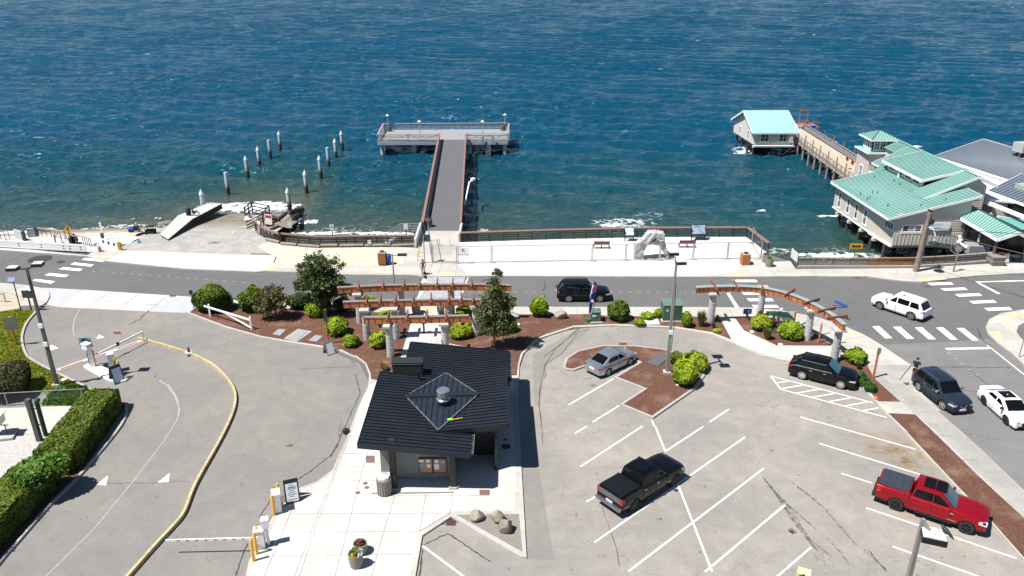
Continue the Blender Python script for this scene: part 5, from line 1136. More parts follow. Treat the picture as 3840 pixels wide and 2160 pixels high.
# accessible parking style pole with blue sign on the left
b_ = g('Y',2085,410,0); t,c,M_ = sign('banner_pole','leaning slim pole with a blue plate on top and a string of small notices','sign',b_,2.9,.32,.5,BLUE,pr=.05,words=(('P',.3,0),),wm=TRIM)
for k in range(4): MB().box(b_+Vector((0,-.08,1.9-.32*k)),(.26,.02,.24)).build('notice',TRIM,t)
MB().lathe([(.16,0),(.2,.1),(.2,.5),(.16,.6)],b_+Vector((0,-.15,.15)),10).build('dark_box',GREENB,t)
# ---- guard rail on the left roadside
ga,gb = g('A',-700,575,.1),g('A',880,665,.1)
t = thing('guard_rail','long white three-board guard rail along the far side of the road','guard rail',gb); b = MB()
for z in (.24,.52,.80): b.bar(ga+Vector((0,0,z)),gb+Vector((0,0,z)),.10,.25)
b.build('boards',TRIM,t); 
for f in (.0,.25,.5,.66,.72,.86,.94,.985):
    p = ga.lerp(gb,f); MB().bar(p+Vector((0,.14,-.1)),p+Vector((0,.14,.95)),.16,.16).build('post',WOODD,t)
b = MB()
for f in (.58,.72,.86,.90,.965):
    p = ga.lerp(gb,f)
    for z in (.38,.66): b.box(p+Vector((0,-.06,z)),(.17,.02,.09))
b.build('brackets',BLACK,t)
# terrace railings behind it
LR = mat('salmon_rail',(.52,.33,.26),.6,0,.1,3)
def pipe_rail(label, pts, n, h=1.0):
    t = thing('handrail',label,'handrail',pts[0],'salmon topped handrails on the beach terrace'); b = MB()
    for i in range(len(pts)-1): b.bar(pts[i]+Vector((0,0,h)),pts[i+1]+Vector((0,0,h)),.09,.09)
    b.build('top_rail',LR,t)
    for i in range(len(pts)-1):
        for k in range(n+1):
            p = pts[i].lerp(pts[i+1],k/n)
            if k<n or i==len(pts)-2: MB().bar(p,p+Vector((0,0,h)),.07,.07).build('post',GREYM,t)
yy = lambda x,y,z=.0: g('Y',x,y,z)
pipe_rail('salmon topped handrail at the far left end of the beach terrace',[yy(-500,390),yy(200,420)],8)
pipe_rail('salmon topped handrail along the seaward edge of the beach terrace',[yy(760,350),yy(1040,372),yy(1320,420)],3)
pipe_rail('salmon topped handrail closest to the white guard rail on the terrace',[yy(1115,485),yy(1690,525),yy(1850,565)],4)
pipe_rail('salmon topped handrail turned toward the sea beside the crossing sign',[yy(1130,480),yy(1340,410)],2)
d = MB(); d.bar(yy(510,435)+Vector((0,0,.5)),yy(240,425)+Vector((0,.8,.5)),.18,1.0); d.bar(yy(750,350)+Vector((0,0,.5)),yy(540,390)+Vector((0,.3,.5)),.18,1.0); o = d.build('terrace_wall',mat('bluegrey_wall',(.40,.43,.47),.8,0,.06)); tag(o,'low blue-grey wall with a gap on the beach terrace','wall')
for q_,l_ in ((yy(500,435),'dark square post at the near side of the terrace wall opening'),(yy(750,350),'dark square post at the seaward side of the terrace wall opening')): tag(MB().bar(q_,q_+Vector((0,0,1.1)),.3,.3).build('gate_post',DGREY),l_,'post'); d = None
# white sign wall with three panels, yellow post
p,q = yy(2080,560),yy(2400,640); t = thing('sign_wall','low white wall carrying three dark notice panels by the ramp','wall',p); MB().bar(p+Vector((0,0,.45)),q+Vector((0,0,.45)),.15,.95).build('wall_panel',TRIM,t)
for k in (.12,.45,.80): e = p.lerp(q,k); MB().box(e+Vector((.03,-.1,.66)),(.44,.03,.34),-.3).build('dark_panel',mat('panel_dark',(.05,.04,.045),.5,0,.3,6),t)
b_ = yy(2420,640); o = MB().bar(b_,b_+Vector((0,0,1.0)),.3,.3).build('yellow_post',mat('ochre_paint',(.50,.28,.04),.6,0,.15,2)); tag(o,'square ochre post at the end of the low white sign wall','post')
b_ = yy(2020,680); t = thing('bollard','grey timber bollard with a turquoise float tied on top','bollard',b_); MB().lathe([(.17,0),(.17,.62)],b_,10).build('post',WOODG,t); MB().lathe([(.02,-.18),(.2,-.08),(.22,.05),(.02,.2)],b_+Vector((-.35,0,1.0)),10).build('float',mat('turquoise',(.05,.45,.62),.4,0,.2,4),t,smooth=60); MB().bar(b_+Vector((0,0,.6)),b_+Vector((0,0,1.2)),.06,.06).build('stick',LR,t)
q = gf('A',1400,565,rampz); o = MB().lathe([(.14,0),(.17,.3),(.15,.32)],q,10).build('blue_bucket',mat('bucket_blue',(.02,.35,.60),.5,0,.1)); tag(o,'small blue bucket left on the sand near the ramp','bucket')
for i,(r,x,y,x2,y2,w) in enumerate((('A',1220,600,1345,535,.22),('A',1240,625,1400,560,.12),('A',1375,500,1480,465,.16),('A',1600,380,1700,365,.2))):
    p = gf(r,x,y,beachz); q = gf(r,x2,y2,beachz); o = MB().path([p+Vector((0,0,.1)),p.lerp(q,.5)+Vector((0,0,.16)),q+Vector((0,0,.1))],[w,w*.9,w*.6],7).build('driftwood',WOODG if i%2 else WOODD,None,smooth=50); tag(o,['thick dark driftwood log beside the ochre post','thin grey driftwood beside the ochre post','driftwood plank lying by the black wagon','driftwood at the waterline near the float'][i],'driftwood','driftwood on the beach')
# rocks near float
def rock(name, label, c, r, m, seed=0, sq=(1,1,.8), group=None, cat='boulder'):
    bm = bmesh.new(); bmesh.ops.create_icosphere(bm,subdivisions=3,radius=1); rg = random.Random(seed)
    pl_ = [(Vector((rg.uniform(-1,1),rg.uniform(-1,1),rg.uniform(-.6,1))).normalized(),rg.uniform(.55,.85)) for _ in range(11)]
    for v in bm.verts:
        for n,d in pl_:
            k = v.co.dot(n)
            if k > d: v.co -= n*(k-d)
        v.co = Vector((v.co.x*sq[0]*r,v.co.y*sq[1]*r,v.co.z*sq[2]*r))
    zmin = min(v.co.z for v in bm.verts)
    me = bpy.data.meshes.new(name); bm.to_mesh(me); bm.free(); me.transform(Matrix.Translation((0,0,-zmin*.8))); me.materials.append(m); o = link(name,me,None,c); tag(o,label,cat,group); return o
ROCKM = mat('boulder_stone',(.31,.27,.21),.9,0,.35,1.6,.6,5); ROCKG = mat('grey_stone',(.36,.355,.345),.9,0,.3,1.2,.8,4)
rock('boulder','flat brown boulder at the upper left of the gravel triangle',g('K',2440,885,Z1),.47,ROCKM,3,(1.1,.8,.8)); rock('boulder','tall brown boulder standing behind the grey one on the gravel triangle',g('W',1255,1312,Z1),.45,ROCKM,5,(1,.8,1)); rock('boulder','jagged dark boulder in front on the gravel triangle',g('W',1272,1336,Z1),.5,mat('brown_stone',(.22,.185,.15),.9,0,.4,2,.7,5),8,(1,.8,1.05))
rock('boulder','tan boulder in the mulch between two round shrubs near the road',g('M',2415,515,Z1),.6,ROCKM,12,(1.1,.8,.8)); rock('boulder','low grey boulder under the tall slim tree',g('M',1945,515,Z1),.5,ROCKG,14,(1.3,.9,.6))
for i,(x,y,r) in enumerate(((1630,395,.35),(1690,385,.4),(1700,372,.3),(1660,410,.25),(1615,410,.25))):
    rock('shore_rock','rough rock heaped beside the boarding float at the waterline',gf('A',x,y,beachz),r*1.4,mat('shore_stone',(.20,.18,.15),.9,0,.4,3),30+i,(1.4,1,.6),'rocks beside the boarding float','rock')
# ---- construction fence on the promenade
MESH_, N, L, B = newmat('chain_mesh'); B.inputs['Base Color'].default_value = (.3,.3,.3,1); B.inputs['Alpha'].default_value = .08
fp = [g('U',985,1005,Z1),g('U',1788,985,Z1)]+[g('D',x,y,Z1) for x,y in ((322,750),(660,748),(1000,745),(1335,738),(1680,733),(2020,728))]
FLAB = ['first fence panel from the pier, carrying the lettered banner','second fence panel from the pier, just right of the bannered one','fence panel in front of the left bench','fence panel left of the stone arch','fence panel overlapping the right leg of the stone arch','fence panel in front of the right bench','fence panel nearest the slatted litter box']
def fpanel(label, p, q, h=1.95):
    t = thing('fence_panel','temporary chain link '+label,'fence panel',p,'temporary fence panels along the promenade'); b = MB(); d = (q-p).normalized()
    a,e = p+d*.06,q-d*.06
    for v in (a,e): b.path([v,v+Vector((0,0,h))],.05,6)
    for z in (.12,h-.04): b.path([a+Vector((0,0,z)),e+Vector((0,0,z))],.035,6)
    b.build('frame',STEEL,t); MB().poly([a+Vector((0,0,.12)),e+Vector((0,0,.12)),e+Vector((0,0,h)),a+Vector((0,0,h))]).build('wire_mesh',MESH_,t)
    MB().box(q+Vector((0,0,.05)),(.5,.34,.1)).build('foot',CONC,t); return t
for i in range(len(fp)-1): fpanel(FLAB[i],fp[i],fp[i+1])
fpanel('fence panel turned toward the sea at the right end of the promenade',g('D',2020,728,Z1),g('D',1940,620,Z1)+Vector((.3,1.6,0)))
fpanel('fence panel across the pier entrance beside the shirtless cyclist',g('U',395,985,Z1),g('U',975,990,Z1))
fpanel('fence panel standing along the path into the pier',g('U',385,975,Z1),g('U',300,460,Z1))
p,q = fp[0],fp[1]; t = thing('banner','white banner with a black letter R tied to the fence panel nearest the pier','banner',p); c = p.lerp(q,.18)+Vector((0,-.05,1.35))
MB().box(c,(1.25,.02,.95)).build('sheet',TRIM,t); text('R',.62,BLACK,face(c+Vector((0,-.012,.12)),(1,0,0),(0,0,1)),t); MB().box(c+Vector((0,-.012,-.3)),(1.0,.006,.05)).build('text_line',GREYM,t)
# yellow hoop posts at the pier entrance
for i,(r,x,y) in enumerate((('U',555,572),('U',795,570),('U',315,560),('U',80,745),('U',60,835),('U',40,930))):
    b_ = g(r,x,y,Z1); o = MB().lathe([(.05,0),(.05,.85)],b_,8).build('yellow_post',mat('lemon_paint',(.80,.62,.20),.5,0,.05)); tag(o,'slim yellow post at the pier entrance '+['standing in the middle of the pier mouth','standing right of centre in the pier mouth','standing against the left parapet of the pier mouth','highest of the three along the left parapet','middle of the three along the left parapet','lowest along the left parapet, nearest the cyclist'][i],'post','yellow posts at the pier entrance')
b_ = g('U',205,985,Z1); t = thing('entry_sign','dark framed panel on a tall pale post at the pier entrance','sign',b_); MB().lathe([(.07,0),(.06,3.1)],b_,8).build('post',STEEL,t); MB().box(b_+Vector((.35,.1,2.75)),(.62,.06,.75),0,R(-20)).build('panel',mat('panel_navy',(.03,.045,.08),.4,0,.1),t)
# ---- benches
def bench(label, r, x0, x1, y):
    p,q = g(r,x0,y,Z1),g(r,x1,y,Z1); t = thing('park_bench',label,'bench',p.lerp(q,.5),'red-brown benches facing the sea'); w = (q-p).length; c = p.lerp(q,.5)
    BW = mat('bench_red_wood',(.20,.045,.03),.5,0,.2,4)
    b = MB()
    for k in range(4): b.bar(p+Vector((0,.08+.12*k,.45)),q+Vector((0,.08+.12*k,.45)),.10,.04)
    b.build('seat',BW,t); b = MB()
    for k in range(4): b.bar(p+Vector((0,-.02-.03*k,.55+.11*k)),q+Vector((0,-.02-.03*k,.55+.11*k)),.03,.095)
    b.build('backrest',BW,t)
    for f in (.01,.5,.99):
        e = p.lerp(q,f); b = MB(); b.bar(e,e+Vector((0,0,.45)),.06,.06); b.bar(e+Vector((0,.45,0)),e+Vector((0,.45,.45)),.06,.06); b.bar(e+Vector((0,0,.42)),e+Vector((0,.5,.42)),.06,.06); b.bar(e+Vector((0,0,.42)),e+Vector((0,-.13,.95)),.06,.06); b.build('leg_frame',BLACK,t)
bench('red-brown slatted bench on the promenade left of the stone arch','V',262,585,520); bench('red-brown slatted bench on the promenade right of the stone arch','V',2045,2375,500)
# ---- interpretive signs
def panel_sign(label, r, x0, x1, yb, top, m, hw=1.0):
    p,q = g(r,x0,yb,Z1),g(r,x1,yb-4,Z1); t = thing('interpretive_sign',label,'sign',p); zt = gy(r,x0,top,p.y).z
    for v in (p,q): MB().bar(v,v+Vector((0,0,zt-.3)),.1,.1).build('leg',BLACK,t)
    c = p.lerp(q,.5)+Vector((0,.15,zt-.45)); w = (q-p).length
    MB().box(c,(w+.1,.08,hw),0,R(-38)).build('frame',BLACK,t); MB().box(c+Vector((0,-.035,.03)),(w-.06,.06,hw-.14),0,R(-38)).build('panel',m,t)
    for z in (.35,.65): MB().bar(p+Vector((0,0,z)),q+Vector((0,0,z)),.05,.05).build('brace',BLACK,t)
panel_sign('sloping information sign with a white and turquoise panel beside the stone arch','D',652,738,550,432,mat('panel_turquoise',(.50,.66,.70),.4,0,.35,1.2))
panel_sign('large sloping information sign with a dark blue and white panel at the railing','D',1320,1455,540,412,mat('panel_print',(.22,.27,.36),.4,0,.75,2.2),1.2)
# ---- stone arch
t = thing('stone_arch','pale grey rock arch sculpture standing on the white promenade','sculpture',g('V',1190,715,Z1)); Ya = g('V',1190,715,Z1).y
def av(x,y): return gy('V',x,y,Ya)
def slab_(pts, d0, d1, seed):
    rg = random.Random(seed); V_ = [av(*p) for p in pts]; b = bmesh.new(); n = len(V_); f=[];k=[]
    for v in V_: f.append(b.verts.new((v.x,Ya-d0+rg.uniform(-.12,.12),v.z)))
    for v in V_: k.append(b.verts.new((v.x+rg.uniform(-.05,.05),Ya+d1+rg.uniform(-.1,.1),v.z)))
    b.faces.new(f); b.faces.new(k[::-1])
    for i in range(n): b.faces.new((f[i],f[(i+1)%n],k[(i+1)%n],k[i]))
    bmesh.ops.triangulate(b,faces=b.faces[:],ngon_method='EAR_CLIP'); bmesh.ops.subdivide_edges(b,edges=b.edges[:],cuts=2,use_grid_fill=True)
    for v in b.verts: v.co += Vector((rg.uniform(-.035,.035),rg.uniform(-.06,.06),rg.uniform(-.035,.035)))
    bmesh.ops.recalc_face_normals(b,faces=b.faces); me = bpy.data.meshes.new('stone'); b.to_mesh(me); b.free(); me.transform(Matrix.Translation(-ORG[t])); me.materials.append(mat('arch_stone',(.40,.395,.385),.9,0,.28,1.8,.7,6)); link('stone',me,t)
slab_([(1095,725),(1105,560),(1200,540),(1290,560),(1300,720)],.45,.45,1); slab_([(1100,560),(1115,420),(1230,330),(1385,380),(1320,500),(1295,560),(1200,545)],.5,.5,2)
slab_([(1265,320),(1420,165),(1580,160),(1575,250),(1470,320),(1385,400),(1320,420)],.5,.55,3); slab_([(1585,165),(1720,170),(1735,300),(1640,350),(1560,310),(1570,240)],.5,.5,4)
slab_([(1480,350),(1580,320),(1640,350),(1600,430),(1500,420)],.35,.4,5); slab_([(1390,330),(1450,310),(1480,400),(1400,425)],.35,.4,7); slab_([(1600,390),(1735,330),(1760,440),(1810,690),(1770,700),(1700,570),(1640,480)],.38,.4,6)
# ---- litter boxes on the far pavement
SLATM = mat('orange_slats',(.42,.17,.05),.6,0,.2,4)
def litter_box(label, r, x0, x1, yb, h):
    p,q = g(r,x0,yb,Z1),g(r,x1,yb,Z1); w = (q-p).length; c = p.lerp(q,.5)+Vector((0,w/2,0)); t = thing('litter_box',label,'trash can',c,'slatted litter boxes'); b = MB(); n = 7
    b.box(c+Vector((0,0,h/2)),(w*.95,w*.95,h*.96)); b.build('casing',mat('box_dark',(.10,.045,.02),.7,0,.1),t); b = MB()
    for k in range(n):
        o = -w/2+w*(k+.5)/n
        for a in ((o,-w/2),(o,w/2)): b.box(c+Vector((a[0],a[1],h/2)),(w/n*.74,.04,h))
        for a in ((-w/2,o),(w/2,o)): b.box(c+Vector((a[0],a[1],h/2)),(.04,w/n*.74,h))
    b.build('slats',SLATM,t); MB().box(c+Vector((0,0,h+.02)),(w,w,.05)).build('top',mat('box_top',(.42,.33,.26),.6,0,.1),t); MB().lathe([(.22,0),(.24,.1),(.16,.16)],c+Vector((0,0,h+.04)),12).build('lid',DARK,t)
litter_box('orange slatted litter box by the right end of the promenade','D',1828,1910,792,1.15); litter_box('red-brown slatted litter box beside the blue recycling bin','H',1928,2003,250,1.25)
b_ = g('H',2028,247,Z1)+Vector((0,.35,0)); t = thing('recycling_bin','round blue recycling bin beside the red-brown slatted litter box','trash can',b_); MB().lathe([(.28,0),(.34,.85)],b_,14).build('body',mat('bin_blue',(.02,.08,.40),.4,0,.08),t,smooth=50); MB().lathe([(.36,0),(.36,.08),(.2,.2)],b_+Vector((0,0,.85)),14).build('lid',mat('bin_blue_lid',(.02,.06,.30),.4,0,.08),t,smooth=50)
litter_bin('trash_can','grey slatted bin with a white streaked lid by the kiosk corner post',g('K',1500,655,Z1)+Vector((0,.4,0)),.42,1.15,m=mat('grey_bin',(.24,.22,.20),.7,0,.15,5),lid=mat('bird_lime',(.5,.5,.5)))
# ---- planters
POT = mat('aggregate_pot',(.23,.215,.19),.95,0,.4,12,.5,20)
def planter(label, base, r, h, plants=()):
    t = thing('planter',label,'planter',base,'round concrete planters'); MB().lathe([(r*.82,0),(r,h*.6),(r*1.02,h),(r*.86,h),(r*.84,h-.1)],base,20).build('pot',POT,t,smooth=40); MB().lathe([(r*.84,h-.12),(r*.84,h-.08)],base,16).build('soil',MULCH,t); return t
PL_ = [('round concrete planter with a white and yellow flowering plant nearest the camera on the plaza',g('K',1215,1385,Z1),.39,.85),('round concrete planter with a withered reddish plant behind the flowering one on the plaza',g('K',1260,1250,Z1),.39,.65),('left of the two concrete planters at the paved path entrance under the pergola',g('M',965,480,Z1),.42,.9),('right of the two concrete planters at the paved path entrance under the pergola',g('M',1220,488,Z1),.42,.9),('round concrete planter touching the promenade railing by the beach steps',g('D',2078,770,Z1),.42,.9),('round concrete planter closest to the road by the beach steps',g('D',2110,812,Z1),.42,.9),]
PLANTERS = [planter(l,b_+Vector((0,r*.75,0)),r,h) for l,b_,r,h in PL_]
b_ = g('T',1535,1345,Z1)+Vector((0,.5,0)); t = thing('planter','square tiered stone planter with a red plant at the porch','planter',b_); MB().add([(b_.x+sx*w,b_.y+sy*w,b_.z+z) for z,w in ((0,.55),(.5,.68),(.52,.6),(1.0,.72)) for sx,sy in ((-1,-1),(1,-1),(1,1),(-1,1))],[(0,1,2,3)]+[(4*j+i,4*j+(i+1)%4,4*j+4+(i+1)%4,4*j+4+i) for j in range(3) for i in range(4)]+[(12,13,14,15)]).build('box',POT,t)
# ---- gates, ticket machines, bollards
def bollard(label, base, h, r=.085):
    t = thing('bollard',label,'bollard',base,'yellow steel bollards'); MB().lathe([(r,0),(r,h),(r*.7,h+.05),(.01,h+.06)],base,12).build('post',YELL,t,smooth=40)
for a in [('K',193,1297,1.38,'front of the three by the lowered barrier arm at the plaza'),('K',225,1227,1.38,'second of the three by the lowered barrier arm at the plaza'),('K',245,1150,1.3,'behind the exit barrier cabinet on the plaza'),('K',400,835,1.35,'left of the white cabinet at the entrance to the plaza'),('K',455,712,1.35,'between the white cabinet and the plaza sandwich board'),('K',405,760,1.3,'hidden behind the white cabinet on the plaza'),
          ('I',965,945,1.35,'beside the white ticket machine on the entry island'),('I',1180,1025,1.35,'left of the pair at the end of the entry island'),('I',1218,1055,1.35,'right of the pair at the end of the entry island')]: bollard('yellow steel bollard '+a[4],g(a[0],a[1],a[2],Z1),a[3])
def cabinet(name, label, base, w, d_, h, rz, cat='ticket machine'):
    t = thing(name,label,cat,base); MB().box(base+Vector((0,0,h/2)),(w,d_,h),rz).build('body',WHITE,t,bevel=.015); M_ = Matrix.Rotation(rz,3,'Z'); MB().box(base+Vector((0,0,h+.04)),(w+.06,d_+.06,.08),rz).build('top',TRIM,t); MB().box(base+M_@Vector((w/2+.01,0,h*.55)),(.03,d_*.7,h*.7),rz).build('grey_door',mat('cabinet_grey',(.42,.43,.45),.5,0,.05),t); return t
cabinet('barrier_cabinet','white barrier cabinet holding the lowered arm at the plaza exit',g('K',255,1180,Z1)+Vector((0,.2,0)),.5,.42,1.15,.2,'barrier'); cabinet('barrier_cabinet','white cabinet between yellow bollards near the plaza sandwich board',g('K',425,815,Z1)+Vector((0,.25,0)),.42,.6,1.25,.35,'barrier')
pl0,pl1 = g('K',110,1075,1.05),g('K',240,1068,1.05); e_ = g('J',1250,1182,1.0)
t = thing('boom_gate','long white barrier arm lowered straight across the exit lane','barrier'  ,pl1); MB().bar(e_,pl1,.06,.13).build('arm',WHITE,t); b = MB()
for k in range(9): f=.12+.1*k; b.bar(e_.lerp(pl1,f)+Vector((0,-.035,0)),e_.lerp(pl1,f+.03)+Vector((0,-.035,0)),.012,.05)
b.build('red_stripe',mat('arm_red',(.30,.06,.06),.6,0,.1),t)
b_ = g('K',345,1135,Z1); t = thing('ticket_machine','slender white card reader on a post at the plaza exit','ticket machine',b_); MB().bar(b_,b_+Vector((0,0,1.35)),.14,.14).build('post',WHITE,t); MB().box(b_+Vector((-.05,0,1.55)),(.42,.4,.5),.3).build('head',WHITE,t); MB().box(b_+Vector((0,0,.03)),(.35,.35,.06)).build('foot',mat('shade_blue',(.18,.22,.3),.6,0,.1),t)
isl2 = pp('Z 205,765 330,700 480,700 620,760 850,860 1020,970 1120,1010 1255,1060 1190,1110 1100,1130 840,1110 450,910',.16); sheet('entry_island',isl2,.16,WHITE,th=.2)
b_ = g('I',915,955,.16)+Vector((.1,.1,0)); t = thing('ticket_machine','white entry ticket machine with a hooded top on the entry island','ticket machine',b_); MB().box(b_+Vector((0,0,.75)),(.34,.34,1.5),.5).build('body',WHITE,t); MB().box(b_+Vector((-.1,-.1,1.72)),(.62,.42,.22),-.45).build('hood',WHITE,t); MB().box(b_+Vector((-.1,-.05,2.0)),(.66,.5,.14),-.45).build('cap',TRIM,t); MB().box(b_+Vector((-.22,-.02,.75)),(.04,.22,1.1),.5).build('dark_slot',DGREY,t)
c = gy('I',860,708,b_.y+.3); MB().box(c,(.95,.04,.85),.1).build('sign_plate',mat('translucent_plate',(.22,.36,.42),.4,0,.15),t); MB().lathe([(.40,-.02),(.40,.02)],c+Vector((0,-.03,0)),8,Matrix.Rotation(R(90),4,'X')).build('sign_disc',mat('disc_teal',(.012,.05,.09),.4,0,.1),t); text('PARK',.2,mat('disc_letter',(.32,.45,.45),.5,0,0),face(c+Vector((0,-.06,.02)),(1,0,0),(0,0,1)),t)
cb_ = g('I',1120,990,.16)+Vector((.1,.1,0)); cabinet('barrier_cabinet','white barrier cabinet on the entry island beside two yellow bollards',cb_,.45,.55,1.4,.5,'barrier')
a0_ = g('I',960,835,.95); a1_ = g('I',1432,602,.95); t = thing('boom_gate','long white barrier arm with a black collar reaching over the entry lane','barrier',a0_); MB().bar(a0_,a1_,.08,.12).build('arm',WHITE,t); MB().box(a0_.lerp(a1_,.46),(.22,.2,.26),.4).build('collar',BLACK,t); MB().bar(a1_,Vector((a1_.x,a1_.y,0)),.05,.05).build('tip_rest',STEEL,t)
# marker cone on the yellow kerb
b_ = g('H',25,1145,.16); t = thing('marker_post','small red-brown marker post on a white block on the yellow kerb','marker',b_); MB().box(b_+Vector((0,0,.08)),(.5,.4,.16),.3).build('block',WHITE,t); MB().lathe([(.12,.16),(.1,.4),(.06,.5),(.06,.62),(.02,.64)],b_,10).build('post',mat('marker_brown',(.16,.05,.03),.6,0,.1),t,smooth=40)
# ---- sandwich boards
def aboard(label, base, w, h, rz, fm, pm, spread=.55):
    t = thing('sandwich_board',label,'sign',base,'folding sandwich boards'); M_ = Matrix.Rotation(rz,3,'Z'); ang = math.atan2(spread/2,h)
    for s in (-1,1):
        c = base+M_@Vector((0,s*spread/4,0))+Vector((0,0,h/2)); MB().box(c,(w,.045,h),rz,-s*-ang if s<0 else ang).build('frame',fm,t)
        if s < 0: MB().box(c+M_@Vector((0,-.03,.0))+Vector((0,0,.012)),(w*.8,.03,h*.84),rz,-ang).build('poster',pm,t)
    return t
def rotboard(label, base, w, h, rz, fm, pm, spread=.6, lines=0):
    t = thing('sandwich_board',label,'sign',base,'folding sandwich boards'); M_ = Matrix.Rotation(rz,3,'Z')
    def leaf(s):
        bo = Vector((0,s*spread/2,0)); to = Vector((0,s*.03,h)); u = (to-bo).normalized(); x = Vector((1,0,0)); n = x.cross(u) if s<0 else -x.cross(u)
        return bo,u,n
    for s in (-1,1):
        bo,u,n = leaf(s); P_ = lambda a,b,o: base+M_@(bo+Vector((a,0,0))+u*b+n*o)
        L_ = h*1.03
        MB().add([P_(a,b,o) for o in (0,.05) for a,b in ((-w/2,0),(w/2,0),(w/2,L_),(-w/2,L_))],[(0,1,2,3),(4,5,6,7),(0,1,5,4),(1,2,6,5),(2,3,7,6),(3,0,4,7)]).build('frame',fm,t)
        if s < 0:
            po_ = MB().add([P_(a,b,.056 if True else 0) for a,b in ((-w*.4,L_*.07),(w*.4,L_*.07),(w*.4,L_*.88),(-w*.4,L_*.88))],[(0,1,2,3)]).build('poster',pm,t)
            if lines:
                ln = MB()
                for k in range(lines):
                    b = L_*(.80-.58*k/lines); ww = w*(.16+.14*((k*7)%3)/2); ln.add([P_(x,b+y,.062) for x,y in ((-ww,-.014),(ww,-.014),(ww,.014),(-ww,.014))],[(0,1,2,3)])
                ln.build('text_lines',DGREY,t)
                rl = MB(); rl.add([P_(x,y,.062) for x,y in ((-w*.3,L_*.15),(w*.3,L_*.15),(w*.3,L_*.18),(-w*.3,L_*.18))],[(0,1,2,3)]); rl.build('red_line',RED,t)
                text('PAYMENT IS',.085,BLACK,face(P_(.03,L_*.70,.066),M_@Vector((1,0,0)),M_@u),t)
    return t
SHADEP = mat('poster_white',(.62,.66,.68),.5,0,.04); SHADEB = mat('poster_blue_grey',(.32,.38,.50),.5,0,.08)
rotboard('black sandwich board with a white lettered poster standing on the plaza edge',g('K',570,700,Z1)+Vector((0,.3,0)),.85,1.35,.35,BLACK,SHADEP,.85,7)
rotboard('black sandwich board with a blue-grey poster at the end of the entry island',g('I',1160,1120,0)+Vector((0,.35,0)),.8,1.35,.85,BLACK,SHADEB,.95,0)
rotboard('white sandwich board on the asphalt at the tip of the mulch bed',g('H',1430,1150,0)+Vector((0,.2,0)),.75,1.1,.75,STEEL,TRIM,.75)
rotboard('pale sandwich board with a printed poster beside the square porch planter',g('T',1640,1300,Z1)+Vector((.2,.2,0)),.75,1.15,.1,DGREY,mat('poster_print',(.62,.62,.66),.5,0,.25,3),.5)
rotboard('sandwich board with a bright blue poster at the right edge by the porch',g('T',1965,1270,Z1)+Vector((.4,.2,0)),.85,1.2,.1,BLACK,mat('poster_sea',(.08,.35,.65),.5,0,.35,3),.5)
t = thing('metal_a_frame','bare thin metal folding frame standing on the kerb left of the kiosk','frame',g('L',170,1215,0)); b = MB(); p = g('L',125,1212,0); q = g('L',200,1190,.1); tp_ = g('L',165,1205,0)+Vector((0,.3,1.1))
b.path([p,tp_,q],.022,6); b.path([p+Vector((.1,.5,0)),tp_,q+Vector((0,.5,0))],.022,6); b.path([p.lerp(tp_,.35),q.lerp(tp_,.35)],.018,6); b.build('tube_frame',STEEL,t); MB().box(g('L',210,1180,Z1)+Vector((0,0,.08)),(.35,.4,.2)).build('weight',BLACK,t)
# ---- utility boxes and hatches
def ubox(name,label,p,q,dpt,h,pad=.12,lab=True):
    w = (q-p).length; c = p.lerp(q,.5)+Vector((0,dpt/2,0)); t = thing(name,label,'utility box',c); MB().box(c+Vector((0,0,.05)),(w+.3,dpt+.3,.1)).build('pad',CONC,t); b = MB(); b.box(c+Vector((0,0,.1+h/2)),(w,dpt,h)); b.build('body',GREENB,t,bevel=.02); MB().box(c+Vector((0,0,.12+h)),(w+.06,dpt+.06,.06)).build('lid',mat('utility_green_lid',(.12,.20,.15),.5,0,.08),t)
    MB().bar(c+Vector((0,-dpt/2-.012,.2)),c+Vector((0,-dpt/2-.012,h)),.02,.02).build('door_seam',BLACK,t)
    for s in (-.3,.0): MB().box(c+Vector((s*w*.8-.1,-dpt/2-.012,h*.75)),(.16,.01,.14)).build('sticker',TRIM,t)
ubox('transformer_box','large dark green transformer cabinet behind the tall grey lamp post',g('D',1035,1360,Z1),g('D',1222,1360,Z1),1.5,1.45); ubox('transformer_box','small dark green utility box next to the feather flag',g('D',320,1370,Z1),g('D',408,1370,Z1),.9,.9)
PLATE = mat('steel_plate',(.46,.48,.49),.45,.4,.1,3)
for i,s in enumerate(('H 862,945 925,893 1000,900 940,960','H 1228,1010 1295,955 1370,965 1308,1022','H 1012,990 1135,902 1222,920 1110,1008')):
    b = MB(); P_ = pp(s,Z1+.06)
    if i == 2: b.prism([(v.x,v.y) for v in pp('H 975,992 1120,893 1262,920 1112,1022',Z1+.04)],Z1,Z1+.05); b.build('hatch_frame',CONCD) ; o = bpy.context.scene.objects[-1] if False else None
    c = MB().prism([(v.x,v.y) for v in P_],Z1,Z1+.085 if i==2 else Z1+.06).build('steel_hatch',PLATE); tag(c,['pale steel hatch plate on the left in the mulch bed','pale steel hatch plate on the right in the mulch bed','large double steel hatch in a concrete frame in the mulch bed'][i],'hatch','steel hatches in the mulch bed')
for o in list(COL.objects):
    if o.name.startswith('hatch_frame'): tag(o,'square concrete frame around the large double steel hatch','hatch frame')
b = MB().prism([(v.x,v.y) for v in pp('D 828,1318 985,1320 1005,1388 858,1388',Z1+.05)],Z1,Z1+.07).build('concrete_lid',mat('lid_concrete',(.52,.51,.49),.85,0,.12,2)); tag(b,'square pale concrete vault lid in the mulch left of the transformer','vault lid')
